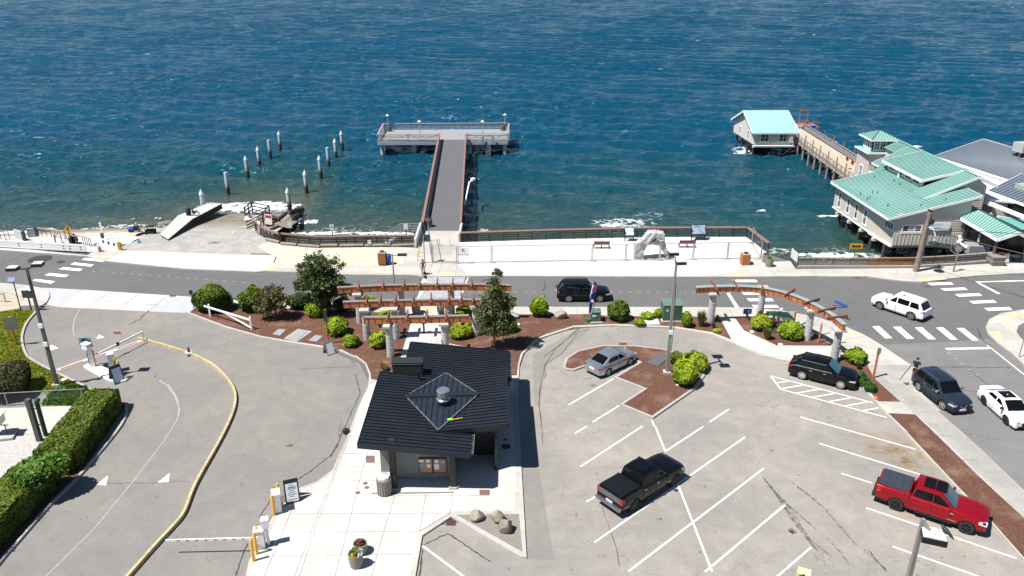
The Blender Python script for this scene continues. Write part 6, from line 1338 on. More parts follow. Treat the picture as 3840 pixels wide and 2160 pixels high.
b = MB().prism([(v.x,v.y) for v in pp('N 1030,852 1175,770 1285,765 1215,840 1145,897',.2)],.15,.22).build('cover_mat',mat('grey_rubber',(.10,.10,.105),.8,0,.2,2)); tag(b,'flat dark grey cover mat at the foot of the lamp post on the parking island','mat')
GRATE = mat('rusty_grate',(.11,.055,.045),.8,0,.5,14)
def flat(name,label,cat,r,cx,cy,w,h,m,z=.012,n=0,group=None):
    c = g(r,cx,cy,z); b = MB()
    if n: 
        s = mpx(r,c)*w; b.lathe([(s,-.008),(s,0)],c,n)
    else:
        P_ = [g(r,cx-w,cy-h,z),g(r,cx+w,cy-h,z),g(r,cx+w,cy+h,z),g(r,cx-w,cy+h,z)]; b.prism([(v.x,v.y) for v in P_],z-.008,z)
    o = b.build(name,m,None); tag(o,label,cat,group)
flat('storm_drain','iron storm drain grate on the entry lane near the barrier tip','drain','I',1178,612,36,13,GRATE); flat('storm_drain','rusty storm drain grate at the top of the parking island','drain','N',795,668,38,12,GRATE); flat('storm_drain','diamond set rust red drain grate in the corner by the gravel triangle','drain','K',2178,905,48,36,mat('rust_red_grate',(.075,.028,.022),.8,0,.5,14)); flat('storm_drain','small dark drain in the kerb beside the large shrub','drain','I',1738,240,32,8,GRATE); flat('storm_drain','rusty drain below the arrow sign at the far kerb','drain','G',900,645,36,7,GRATE)
flat('storm_drain','rusty drain behind the navy SUV','drain','R',1385,535,35,14,GRATE)
IRON = mat('iron_cover',(.045,.043,.042),.7,.2,.3,8); BRN = mat('brown_cover',(.16,.11,.095),.8,0,.2,6)
flat('manhole_cover','large dark round cover on the road beside the guard rail','manhole','A',402,728,95,0,IRON,.012,24); flat('manhole_cover','small dark cover on the road left of the first crosswalk bars','manhole','A',612,757,34,0,IRON,.012,16)
for i,(x,y,r_) in enumerate(((1315,515,24),(1330,557,24),(1240,610,25))): flat('plaza_cover',['upper brown round cover in the plaza left of the bin','middle brown round cover in the plaza left of the bin','lowest brown round cover in the plaza left of the bin'][i],'cover','K',x,y,r_,0,BRN,Z1+.014,16,'round covers in the plaza')
flat('plaza_cover','brown rectangular cover set in the plaza beside the kiosk left wall','cover','K',1366,273,44,36,BRN,Z1+.014); flat('plaza_cover','rust coloured square cover in front of the dark kiosk recess','cover','K',2515,607,52,26,mat('rust_cover',(.17,.09,.065),.8,0,.3,5),Z1+.014); flat('plaza_cover','large round dark cover in the shade right of the kiosk','cover','L',1818,1325,46,0,IRON,Z1+.014,20); flat('plaza_cover','small round dark cover in the shade right of the kiosk','cover','L',1812,1255,20,0,IRON,Z1+.014,14)
b = MB(); b.bar(g('K',1375,618,Z1+.012),g('K',2205,607,Z1+.012),.14,.012); o = b.build('trench_drain',GREYM); tag(o,'narrow grey trench drain along the front of the kiosk','drain')
# feather flag
fb_ = g('D',300,1360,Z1); ft = gy('D',352,955,fb_.y+.1); t = thing('feather_flag','tall blue feather flag with a red and white design beside the small green box','flag',fb_)
MB().path([fb_,fb_.lerp(ft,.5)+Vector((.25,0,0)),ft+Vector((.12,0,-.4)),ft],[.03,.025,.02,.015],6).build('flag_pole',BLACK,t); MB().lathe([(.3,0),(.3,.35),(.1,.4)],fb_+Vector((-.1,0,0)),12).build('base_bucket',GREENB,t)
edge_r = [gy('D',x,y,fb_.y) for x,y in ((305,1290),(330,1180),(345,1120),(362,1060),(374,1000),(366,965),(352,955))]; edge_l = [gy('D',x,y,fb_.y-.15*math.sin(i)) for i,(x,y) in enumerate(((290,1270),(294,1180),(300,1110),(312,1050),(330,985),(340,962),(350,955)))]
FB = mat('flag_navy',(.012,.022,.14),.6,0,.25,3); FBL = mat('flag_blue',(.03,.18,.55),.6,0,.2,3)
def fl_part(i0,i1,m,nm,s0=0,s1=1,o=0):
    b = MB(); n = i1-i0
    vs = []
    for i in range(i0,i1+1):
        a,e = edge_l[i],edge_r[i]
        vs += [a.lerp(e,s0)+Vector((0,-o,0)),a.lerp(e,s1)+Vector((0,-o,0))]
    b.add(vs,[(2*k,2*k+1,2*k+3,2*k+2) for k in range(n)]).build(nm,m,t)
fl_part(0,6,FB,'flag_cloth'); fl_part(1,3,FBL,'blue_band',0,.45,.01); fl_part(3,4,RED,'red_patch',.45,.95,.012); fl_part(2,4,TRIM,'white_band',.0,.22,.014)
c = gy('D',326,1150,fb_.y-.2); MB().lathe([(.07,-.01),(.13,-.01),(.13,.01),(.07,.01)],c,12,Matrix.Rotation(R(90),4,'X')).build('white_ring',TRIM,t)
# white swing gate on left bed
p0_,p1_ = g('H',240,775,Z1),g('H',655,905,Z1); t = thing('swing_gate','white wooden swing gate with a diagonal brace along the mulch bed','gate',p0_)
for v in (p0_,p1_): MB().bar(v,v+Vector((0,0,1.25)),.14,.14).build('post',WHITE,t)
MB().bar(p0_+Vector((-.5,.2,1.0)),p1_+Vector((0,0,.95)),.09,.15).build('top_rail',WHITE,t); MB().bar(p0_.lerp(p1_,.3)+Vector((0,0,.98)),p1_+Vector((0,0,.18)),.09,.12).build('brace',WHITE,t)
# timber fence on the right
RF = [g('G',x,y,.28) for x,y in ((300,525),(1000,528),(1450,525),(1880,500),(2290,465))]; t = thing('timber_fence','weathered horizontal plank fence on a low wall below the marine building','fence',RF[0])
w_ = ribbon([v+Vector((0,-.05,0)) for v in RF],.3,-.1,.32); w_.build('base_wall',CONCD,t)
cols_ = [WOODG,mat('orange_plank',(.36,.15,.07),.75,0,.3,4),WOODG,mat('grey_plank',(.34,.31,.28),.85,0,.25,3)]
for i in range(4):
    b = MB()
    for z in (.12,.36,.6): b.bar(RF[i]+Vector((0,0,z+.05)),RF[i+1]+Vector((0,0,z+.05)),.05,.12)
    b.bar(RF[i]+Vector((0,0,.86)),RF[i+1]+Vector((0,0,.86)),.22,.06); b.build('planks',cols_[i],t)
for i in range(4):
    for k in range(4):
        p = RF[i].lerp(RF[i+1],k/4); MB().bar(p+Vector((0,.05,0)),p+Vector((0,.05,.9)),.12,.12).build('post',WOODD,t)
b = MB(); p = g('G',110,460,-.3); q = g('G',205,440,-.2)
for z in (.5,.95): b.bar(p+Vector((0,0,z-.35)),q+Vector((0,0,z)),.07,.1)
for f in (0,.5,1): e = p.lerp(q,f); b.bar(e+Vector((0,0,-.8)),e+Vector((0,0,.95-.2*(1-f))),.1,.1)
o = b.build('step_railing',WOODG); tag(o,'weathered handrail of the steps leading down to the shingle beach','handrail')
p,q = g('G',290,530,.12),g('G',225,470,.12); t = thing('site_notice','white printed notice panel leaning at the head of the beach steps','sign',p); MB().bar(p+Vector((0,0,.85)),q+Vector((0,0,.85)),.05,1.0).build('panel',mat('notice_print',(.58,.60,.64),.6,0,.25,4),t); MB().bar(p,p+Vector((0,0,1.4)),.06,.06).build('post',STEEL,t)
o = MB().box(g('G',550,500,.28)+Vector((0,-.12,.55)),(.3,.02,.45)).build('notice',TRIM); tag(o,'small white notice on the weathered plank fence','notice')
b_ = g('T',790,1448,Z1); t = thing('stop_sign','back of a round sign on a leaning post by the far kerb ramp','sign',b_); zt = gy('T',875,1080,b_.y).z; MB().bar(b_,b_+Vector((.05,0,zt)),.11,.11).build('post',WOODG,t); MB().lathe([(.36,-.015),(.36,.015)],b_+Vector((.05,.1,zt-.05)),8,Matrix.Rotation(R(80),4,'X')@Matrix.Rotation(R(22.5),4,'Z')).build('panel',STEEL,t)
# stop sign at the right edge
b_ = g('G',2525,1445,Z1); t = thing('stop_sign','red octagonal stop sign on a steel post at the right edge of the photo','sign',b_); zt = gy('G',2585,1170,b_.y).z; MB().lathe([(.045,0),(.045,zt)],b_,8).build('post',STEEL,t); c = b_+Vector((.32,-.08,zt-.02)); MB().lathe([(.42,-.015),(.42,.015)],c,8,Matrix.Rotation(R(60),4,'Z')@Matrix.Rotation(R(90),4,'X')@Matrix.Rotation(R(22.5),4,'Z')).build('panel',RED,t)
text('STOP',.26,TRIM,face(c+Vector((-.02,-.03,0)),(math.cos(R(60)),math.sin(R(60)),0),(0,0,1)),t)
# equipment by the porch
p = g('T',1040,1160,.1); q = g('T',1390,1150,.1); t = thing('metal_tank','galvanised metal box tank on the seaward side of the plank fence','tank',p); MB().add([p,q,q+Vector((0,1.3,0)),p+Vector((.15,1.6,0)),p+Vector((.05,0,1.0)),q+Vector((0,0,.9)),q+Vector((0,1.3,.9)),p+Vector((.15,1.6,1.0))],[(0,1,2,3),(4,5,6,7),(0,1,5,4),(1,2,6,5),(2,3,7,6),(3,0,4,7)]).build('box',mat('tank_grey',(.42,.45,.48),.5,.4,.12,1.5),t)
a = [g('T',905,830,1.6),g('T',900,900,1.2),g('T',940,890,1.4),g('T',870,945,1.0),g('T',900,960,.9),g('T',1030,1040,.7)]; t = thing('white_pipe','thick white elbow pipe running into the metal tank','pipe',a[0]); MB().path(a,.17,10).build('pipe',TRIM,t,smooth=60)
p,q = g('T',660,1010,.6),g('T',840,1150,.6); t = thing('metal_rack','small metal framed rack beside the tank behind the plank fence','rack',p); b = MB()
for v in (Vector((0,0,0)),Vector((0,0,.8)),Vector((.7,1.6,0)),Vector((.7,1.6,.8))): b.bar(p+v,q+v,.06,.06)
for e in (p,q,p.lerp(q,.5)): b.bar(e,e+Vector((0,0,.8)),.06,.06); b.bar(e+Vector((0,0,.8)),e+Vector((.7,1.6,.8)),.05,.05)
b.build('rack_frame',STEEL,t); MB().box(p.lerp(q,.5)+Vector((.35,.8,.1)),(2.6,1.5,.1),-.5).build('shelf',DARK,t)
t = thing('slatted_bench','red slatted bench with pale ends under the porch railing','bench',g('T',1440,990,.1)); b = MB(); p,q = g('T',990,870,.6),g('T',1480,1050,.6)
for k in range(4): b.bar(p+Vector((0,0,.14*k)),q+Vector((0,0,.14*k)),.05,.10)
b.build('slats',mat('bench_orange_red',(.42,.12,.05),.6,0,.2,4),t); b = MB(); b.bar(p+Vector((-.1,0,.62)),q+Vector((.7,-.4,.5)),.08,.08); b.bar(p,p+Vector((0,0,.6)),.1,.1); b.bar(q,q+Vector((0,0,.6)),.1,.1); b.bar(p.lerp(q,.33)+Vector((0,-.1,-.3)),p.lerp(q,.33)+Vector((0,-.1,.6)),.14,.14); b.build('bench_ends',WOODG,t)
o = MB().lathe([(.55,-.006),(.55,0)],g('G',2530,533,Z1+.014),24).build('painted_disc',mat('mint_paint',(.60,.74,.66),.7,0,.08,3)); tag(o,'pale mint disc painted on the sidewalk by the porch','painted disc')
# corner bed signs
b_ = g('S',905,655,Z1); t,c,M_ = sign('plaque_sign','small blue sign plaque in the mulch behind the curved pergola path','sign',b_,.95,.75,.5,BLUE,post=DARK); MB().box(c+Vector((.12,-.02,0)),(.3,.01,.25)).build('pale_motif',mat('pale_blue',(.4,.5,.75),.5,0,.1),t)
b_ = g('S',1345,740,Z1); t = thing('leaf_sign','green leaf shaped sign on two red-brown posts between the round shrubs','sign',b_)
for x in (0,1.6): MB().lathe([(.09,0),(.09,1.15)],b_+Vector((x*.95,.2,0)),8).build('post',WOODR,t)
c = g('S',1395,630,1.35); b = MB(); up_ = [(-1.1,.22),(-.75,.5),(-.2,.62),(.4,.48),(.85,.15),(1.2,-.28),(.5,-.12),(-.2,-.04),(-.7,.05)]
b.add([c+Vector((x,o,z*.75)) for o in (0,.06) for x,z in up_],[tuple(range(9)),tuple(range(17,8,-1))]+[(i,(i+1)%9,9+(i+1)%9,9+i) for i in range(9)]); b.build('leaf',mat('leaf_green',(.02,.13,.09),.5,0,.1),t); MB().box(b_+Vector((.85,.25,.65)),(1.5,.05,.85)).build('white_board',TRIM,t)
b_ = g('S',1350,840,Z1); t = thing('globe_lamp','short dark garden lamp with a white globe in front of the leaf sign','lamp',b_); MB().lathe([(.05,0),(.045,1.95)],b_,8).build('post',DGREY,t); MB().lathe([(.02,0),(.14,.05),(.16,.15),(.12,.27),(.02,.31)],b_+Vector((.05,0,1.9)),12).build('globe',TRIM,t,smooth=60); MB().box(b_+Vector((0,.1,.06)),(.9,.8,.12),.1).build('base',DGREY,t)
# black path bollard lamp under the front pergola
b_ = g('M',1047,668,Z1); t = thing('path_bollard','black bollard light with a flared cap standing in the paved path','bollard',b_); MB().lathe([(.13,0),(.1,.06),(.075,.1),(.075,.85),(.2,.93),(.02,1.08)],b_,12).build('post',BLACK,t,smooth=30)
# ---- left foreground: fence, pipe, post, table
p,q = g('J',-700,245,.06),g('J',690,145,.06)
t = thing('chain_link_fence','low chain link fence with galvanised posts above the patio','fence',q); b = MB(); zf_ = 1.05; p = g('J',-400,190,.06); q = g('J',660,130,.06); b.path([p+Vector((0,0,zf_)),q+Vector((0,0,zf_))],.035,6)
for f in (.0,.12,.25,.43,.72,.97): e = p.lerp(q,f); b.path([e,e+Vector((0,0,zf_+.03))],.035,6)
b.build('frame',STEEL,t); MB().poly([p,q,q+Vector((0,0,zf_)),p+Vector((0,0,zf_))]).build('wire_mesh',MESH_,t)
b_ = g('J',300,425,.03); tp_ = gy('J',220,115,b_.y); t = thing('timber_post','square weathered timber post beside the green pipe','post',b_); o = MB().bar(b_,Vector((b_.x-.05,b_.y,tp_.z)),.3,.3).build('post',mat('grey_post',(.085,.085,.08),.85,0,.25,3),t)
b_ = g('J',340,385,.03)+Vector((.05,0,0)); tp_ = gy('J',285,125,b_.y); t = thing('green_pipe','tall dark green vent pipe with a curved top strapped beside the timber post','pipe',b_); b = MB(); b.path([b_,b_+Vector((-.02,0,tp_.z-.15)),b_+Vector((.02,-.02,tp_.z)),b_+Vector((.18,-.04,tp_.z+.02))],[.15,.15,.16,.15],12); b.build('pipe',mat('pipe_green',(.012,.085,.05),.4,.1,.12),t,smooth=60)
for z in (.85,2.1): MB().bar(b_+Vector((-.55,-.02,z)),b_+Vector((.05,-.02,z)),.05,.06).build('strap',DARK,t)
b_ = g('J',50,400,.03); t = thing('cleaning_station','metal fish cleaning table on thin legs and a concrete pad at the left edge','table',b_); MB().box(b_+Vector((-.3,.1,.08)),(1.6,1.3,.16),.25).build('pad',CONC,t)
b = MB()
for dx in (-.9,-.45,.15): b.bar(b_+Vector((dx,0,.1)),b_+Vector((dx-.05,0,1.0)),.05,.05)
b.bar(b_+Vector((-1.2,0,.95)),b_+Vector((.35,.0,.95)),.05,.05); b.build('legs',DARK,t); MB().box(b_+Vector((-.55,.1,1.3)),(1.0,.7,.5),.1).build('cabinet',mat('stainless',(.42,.40,.37),.35,.5,.1),t); MB().box(b_+Vector((-.45,.1,1.75)),(1.1,.8,.08),.1).build('tray',TRIM,t)
b_ = g('A',58,1160,.05); t = thing('grey_railing','grey pipe railing end near the left edge by the dry earth','railing',b_); b = MB(); b.bar(b_,b_+Vector((0,0,.85)),.1,.1); b.bar(b_+Vector((0,0,.8)),b_+Vector((-2.5,.2,.85)),.1,.1); b.build('rail',STEEL,t)
# small ground things
for i,(r,x,y,s) in enumerate((('I',645,1083,.22),('N',1345,1083,.13),('S',985,850,.2),('S',1390,1030,.2))):
    o = MB().lathe([(s,0),(s*.95,.05),(s*.5,.08)],g(r,x,y,Z1+.03),12).build('ground_light',TRIM); tag(o,['round white cover in the lawn beside the lamp post','small white light at the foot of the two island shrubs','white ground light by the left round shrub in the corner bed','pale ground light at the path edge of the corner bed'][i],'ground light')
q = g('R',1085,690,Z1); t = thing('orange_marker','small crumpled orange marker at the kerb near the black crossover','marker',q); MB().lathe([(.16,0),(.14,.1),(.06,.2),(.02,.32)],q,8).build('cone',mat('marker_orange',(.80,.16,.05),.5,0,.1),t)
o = MB().box(g('M',1990,588,Z1+.05),(.32,.3,.25)).build('white_box',TRIM); tag(o,'small white box in the mulch right of the slim tree','box')
p = g('R',1435,352,.02); q = g('R',1320,495,.02); o = MB().bar(p+Vector((0,.0,.04)),q+Vector((0,.0,.04)),.05,.08).build('kerb_shadow',BLACK); tag(o,'dark strip standing in for the kerb shadow behind the navy SUV','drain')  # black bar laid along the kerb in place of its shadow line
# yellow box at the bottom edge
b_ = g('Q',230,1449,.0); c = Vector((b_.x+.1,b_.y-1.2,0)); t = thing('yellow_cart','pale yellow box frame with a black grip just entering the bottom edge','box',c); zt = gy('Q',250,1400,c.y).z
b = MB(); b.box(c+Vector((0,0,zt-.04)),(.62,.5,.05),-.4); b.build('top',mat('cream_yellow',(.78,.68,.34),.5,0,.05),t); b = MB()
for dx,dy in ((-.28,-.2),(.28,-.2),(.28,.2),(-.28,.2)): 
    v = Matrix.Rotation(-.4,3,'Z')@Vector((dx,dy,0)); b.bar(c+v,c+v+Vector((0,0,zt)),.07,.07)
b.build('frame',mat('cream_yellow',(.78,.68,.34)),t); MB().path([c+Vector((-.35,-.35,zt-.05)),c+Vector((-.1,-.3,zt+.02))],.07,8).build('grip',BLACK,t)
# ================================================================ VEGETATION
def quads(name, C, Nrm, size, asp=1.6, mtl=None, parent=None, loc=None, tint=None, extra=None, rg=rng):
    n = len(C); Nrm = Nrm/np.linalg.norm(Nrm,axis=1,keepdims=True); r = rg.normal(size=(n,3)); t = np.cross(Nrm,r); t /= np.linalg.norm(t,axis=1,keepdims=True)+1e-9; b = np.cross(Nrm,t)
    s = (size*rg.uniform(.65,1.35,n))[:,None]; a = t*s*.5; e = b*s*.5*asp
    V = np.stack([C-e,C+a,C+e,C-a],1).reshape(-1,3)   # diamond leaves
    F = np.arange(4*n).reshape(-1,4)
    tn = np.repeat(tint if tint is not None else rg.uniform(0,1,n),4)
    nv = len(V)
    if extra is not None:
        ev,ef,et = extra; V = np.concatenate([V,ev]); tn = np.concatenate([tn,et])
    me = bpy.data.meshes.new(name); me.vertices.add(len(V)); me.vertices.foreach_set('co',V.astype(np.float32).ravel())
    loops = list(F.ravel()); starts = list(range(0,4*n,4))
    if extra is not None:
        for f in ef: starts.append(len(loops)); loops += [i+nv for i in f]
    me.loops.add(len(loops)); me.loops.foreach_set('vertex_index',np.array(loops,dtype=np.int32)); me.polygons.add(len(starts)); me.polygons.foreach_set('loop_start',np.array(starts,dtype=np.int32)); me.update(calc_edges=True)
    at = me.attributes.new('tint','FLOAT','POINT'); at.data.foreach_set('value',tn.astype(np.float32))
    if mtl: me.materials.append(mtl)
    return me
def ico(r, sub=2):
    bm = bmesh.new(); bmesh.ops.create_icosphere(bm,subdivisions=sub,radius=1); V = np.array([v.co[:] for v in bm.verts])*np.array(r); F = [tuple(v.index for v in f.verts) for f in bm.faces]; bm.free(); return V,F
def bushmesh(name, n, rad, size, mtl, seed, lump=.10, top=.35, bottom=-.75):
    rg = np.random.default_rng(seed); d = rg.normal(size=(n*2,3)); d /= np.linalg.norm(d,axis=1,keepdims=True); d = d[d[:,2]>bottom][:n]; n = len(d)
    k = rg.normal(size=(9,3))*3.2; ph = rg.uniform(0,6,9); l = sum(np.sin(d@k[i]+ph[i]) for i in range(9))/9
    rr = (1+lump*l*2.4)*(1-.22*rg.uniform(0,1,n)**2); C = d*rr[:,None]*np.array(rad)
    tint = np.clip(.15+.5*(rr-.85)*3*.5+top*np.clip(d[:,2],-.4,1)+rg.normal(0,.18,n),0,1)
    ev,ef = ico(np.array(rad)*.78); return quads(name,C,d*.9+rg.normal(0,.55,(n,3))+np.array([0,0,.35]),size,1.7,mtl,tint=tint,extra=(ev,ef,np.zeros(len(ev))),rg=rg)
F_LIME = foliage('lime_leaves',(.045,.105,.006),(.40,.52,.020),.28); F_GREEN = foliage('green_leaves',(.020,.055,.007),(.15,.22,.014),.25); F_DARK = foliage('dark_leaves',(.010,.028,.008),(.050,.085,.012),.2)
F_TREE = foliage('tree_leaves',(.022,.045,.014),(.15,.19,.055),.3); F_OLIVE = foliage('olive_leaves',(.038,.040,.014),(.22,.20,.075),.25); F_YEW = foliage('yew_needles',(.016,.038,.006),(.17,.22,.018),.2); F_TAN = foliage('dry_grass',(.10,.085,.035),(.45,.34,.14),.3); F_REED = foliage('reed_grass',(.018,.035,.012),(.16,.155,.06),.25)
F_IVY = foliage('ivy_leaves',(.02,.06,.008),(.14,.27,.03),.25); F_ROSY = foliage('reddish_leaves',(.05,.02,.012),(.22,.08,.05),.2)
BARK = mat('bark',(.12,.085,.06),.9,0,.3,5)
PROTO = {}
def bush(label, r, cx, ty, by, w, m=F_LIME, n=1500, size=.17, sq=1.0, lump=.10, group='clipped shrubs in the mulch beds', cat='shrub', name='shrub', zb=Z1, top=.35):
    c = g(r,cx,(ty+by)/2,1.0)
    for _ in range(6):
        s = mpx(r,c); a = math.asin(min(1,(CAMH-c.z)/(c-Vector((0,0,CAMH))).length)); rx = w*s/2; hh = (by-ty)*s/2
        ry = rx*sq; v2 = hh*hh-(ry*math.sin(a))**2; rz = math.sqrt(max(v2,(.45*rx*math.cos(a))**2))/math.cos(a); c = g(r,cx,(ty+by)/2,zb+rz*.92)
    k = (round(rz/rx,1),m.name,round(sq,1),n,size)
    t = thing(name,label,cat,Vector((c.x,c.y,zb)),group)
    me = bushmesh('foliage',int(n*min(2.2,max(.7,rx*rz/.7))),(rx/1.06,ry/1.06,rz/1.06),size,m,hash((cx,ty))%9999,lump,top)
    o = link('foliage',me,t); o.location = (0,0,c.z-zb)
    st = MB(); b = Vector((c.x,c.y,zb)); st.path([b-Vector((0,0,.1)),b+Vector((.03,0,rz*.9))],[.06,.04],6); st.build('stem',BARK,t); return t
SHR = [
 ('largest dark green clipped shrub, behind the white swing gate','H',258,443,720,355,F_GREEN,2600,.15,.8),
 ('dark green clipped shrub between the largest shrub and the small olive tree','H',650,465,720,235,F_GREEN,2400,.15,1),
 ('dark green spreading shrub left of the trunk of the big tree','H',1140,530,690,265,F_DARK,1800,.15,.8),
 ('bright lime shrub at the foot of the big tree','H',1310,600,770,205,F_LIME,1500,.17,.8),
 ('dark round shrub directly behind the bright lime one under the big tree','H',1390,600,740,110,F_DARK,1300,.15,1),
 ('small dark shrub by the left ends of the pergola beams','H',1565,575,715,190,F_DARK,1600,.14,.8),
 ('broad lime shrub left of the pergola columns, next to the brown sign post','M',165,500,690,240,F_LIME,1700,.17,1),
 ('smallest round lime shrub at the front edge of the mulch bed','M',305,685,808,160,F_LIME,1500,.15,1),
 ('round lime shrub touching the front left pergola column','M',580,652,818,178,F_LIME,1500,.16,1),
 ('lime shrub behind the rear left pergola column','M',502,282,420,150,F_LIME,1400,.16,1),
 ('lime shrub half hidden between the middle and front pergola beams','M',652,447,605,165,F_LIME,1500,.16,1),
 ('large lime shrub right of the front right pergola column','M',1412,558,720,225,F_LIME,1700,.17,1),
 ('lime shrub under the right end of the middle pergola beam','M',1445,388,495,150,F_LIME,1500,.16,1),
 ('little lime shrub at the roadside behind the right rear column','M',1475,312,400,100,F_LIME,1300,.15,1),
 ('lime shrub hidden behind the trunk of the slim tree','M',1860,395,560,100,F_LIME,1300,.16,1),
 ('small lime shrub right of the slim tree trunk','M',1905,530,665,155,F_LIME,1500,.16,1),
 ('upright lime shrub standing alone by the road left of the black SUV','M',2205,308,510,192,F_LIME,1800,.16,.9),
 ('round mid green shrub right of the feather flag','N',747,228,440,226,F_GREEN,2400,.14,1),
 ('small trimmed shrub at the left side of the transformer cabinet','N',1152,312,415,82,F_LIME,1300,.13,1),
 ('half moon clipped shrub at the right side of the transformer cabinet','N',1437,336,505,100,F_LIME,1900,.10,1.2),
 ('round lime shrub left of the leaf sign in the corner bed','N',2180,375,530,188,F_LIME,1600,.17,1),
 ('largest round lime shrub in the corner bed beside the third curved pergola column','N',2490,440,620,218,F_LIME,1700,.17,1),
 ('lime shrub on the sidewalk edge right of the last curved pergola column','R',890,185,330,198,F_LIME,1600,.17,1),
 ('rear lime shrub of the pair on the parking island','N',1518,745,930,250,F_LIME,1900,.17,1),
 ('front lime shrub of the pair on the parking island','N',1418,845,1090,260,F_LIME,2000,.17,1),
 ('small dark shrub touching the lamp post side of the parking island pair','N',1338,745,880,130,F_GREEN,1500,.15,1),
]
F_LIMES = [F_LIME,foliage('lime_leaves_b',(.035,.085,.006),(.31,.45,.020),.28),foliage('lime_leaves_c',(.05,.11,.008),(.45,.52,.025),.28)]
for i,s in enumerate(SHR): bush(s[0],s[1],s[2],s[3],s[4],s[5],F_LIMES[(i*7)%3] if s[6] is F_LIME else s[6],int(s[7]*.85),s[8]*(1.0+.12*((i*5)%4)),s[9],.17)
for s in [('low yellow-green creeping shrub above the vault lid','N',1045,372,405,150),('low spreading shrub left of the vault lid','N',962,418,488,112),('tiny lime tuft beside the curb at the corner path','N',1740,515,558,80)]:
    bush(*s,F_LIME,900,.13,.8,.2,'low creeping shrubs','shrub','low_shrub')
CRP = foliage('creeper_leaves',(.012,.045,.008),(.06,.15,.02))
for lb_,x_,y_ in (('dark green creeping shrub at the front of the black crossover',925,455),('middle dark green creeping shrub along the kerb by the black crossover',975,515),('dark green creeping shrub nearest the small orange marker',1035,570)): bush(lb_,'R',x_,y_-38,y_+40,105,CRP,900,.13,1,.15,'low creeping shrubs','shrub','low_shrub')
bush('big olive brown bush behind the chain link fence','I',60,930,1235,400,foliage('rust_olive',(.022,.026,.010),(.115,.115,.035)),3600,.16,1,.14,None,'bush','bush',.05,.3)
bush('leafy green bush growing over the lower hedge','J',300,550,770,300,F_IVY,1500,.22,1,.18,None,'bush','bush',.9,.3)
bush('small green weed clump at the foot of the left lamp post','I',600,1150,1205,120,F_IVY,700,.14,1,.2,None,'plant','weed_clump',.05)
# grasses
def grass_clump(label, r, cx, ty, by, w, m, n=260, group='ornamental grass clumps'):
    b = g(r,cx,by-6,Z1); s = mpx(r,b); h = max(.35,gy(r,cx,ty,b.y).z-Z1); rg = np.random.default_rng(cx+ty); W_ = w*s/2
    V=[];F=[];T=[]
    for i in range(n):
        a = rg.uniform(0,6.28); q = rg.uniform(0,1)**.6; base = np.array([math.cos(a)*.25*W_*q,math.sin(a)*.25*W_*q,0]); tip = np.array([math.cos(a)*W_*q,math.sin(a)*W_*q,h*rg.uniform(.6,1.05)]); mid = base*.6+tip*.4; mid[2] = tip[2]*.62
        sd = np.array([-math.sin(a),math.cos(a),0])*.02; k=len(V); V += [base-sd,base+sd,mid+sd,mid-sd,tip]; F += [(k,k+1,k+2,k+3),(k+3,k+2,k+4)]; T += [rg.uniform(0,.5)]*2+[rg.uniform(.2,.8)]*2+[1]
    me = bpy.data.meshes.new('grass_clump'); me.from_pydata([tuple(v) for v in V],[],F); at = me.attributes.new('tint','FLOAT','POINT'); at.data.foreach_set('value',np.array(T,dtype=np.float32)); me.materials.append(m); o = link('grass_clump',me,None,b); tag(o,label,'grass clump',group)
for s in [('tall reed grass clump left of the first curved pergola column','N',1580,335,500,130,F_REED,500),('smaller reed grass clump right of the first curved pergola column','N',1745,380,455,80,F_REED,240),('little reed grass tuft below the first curved pergola column','N',1705,450,520,60,F_REED,160),('brown-green reed grass clump in front of the garden lamp','S',1195,800,960,170,F_REED,500),('reed grass clump behind the leaf sign posts','S',1290,680,800,130,F_REED,260),('dark grass tuft by the last curved pergola column','R',905,310,395,70,F_REED,200),('dry tan grass clump at the back corner of the kiosk roof','L',597,478,570,120,F_TAN,420)]: grass_clump(*s)
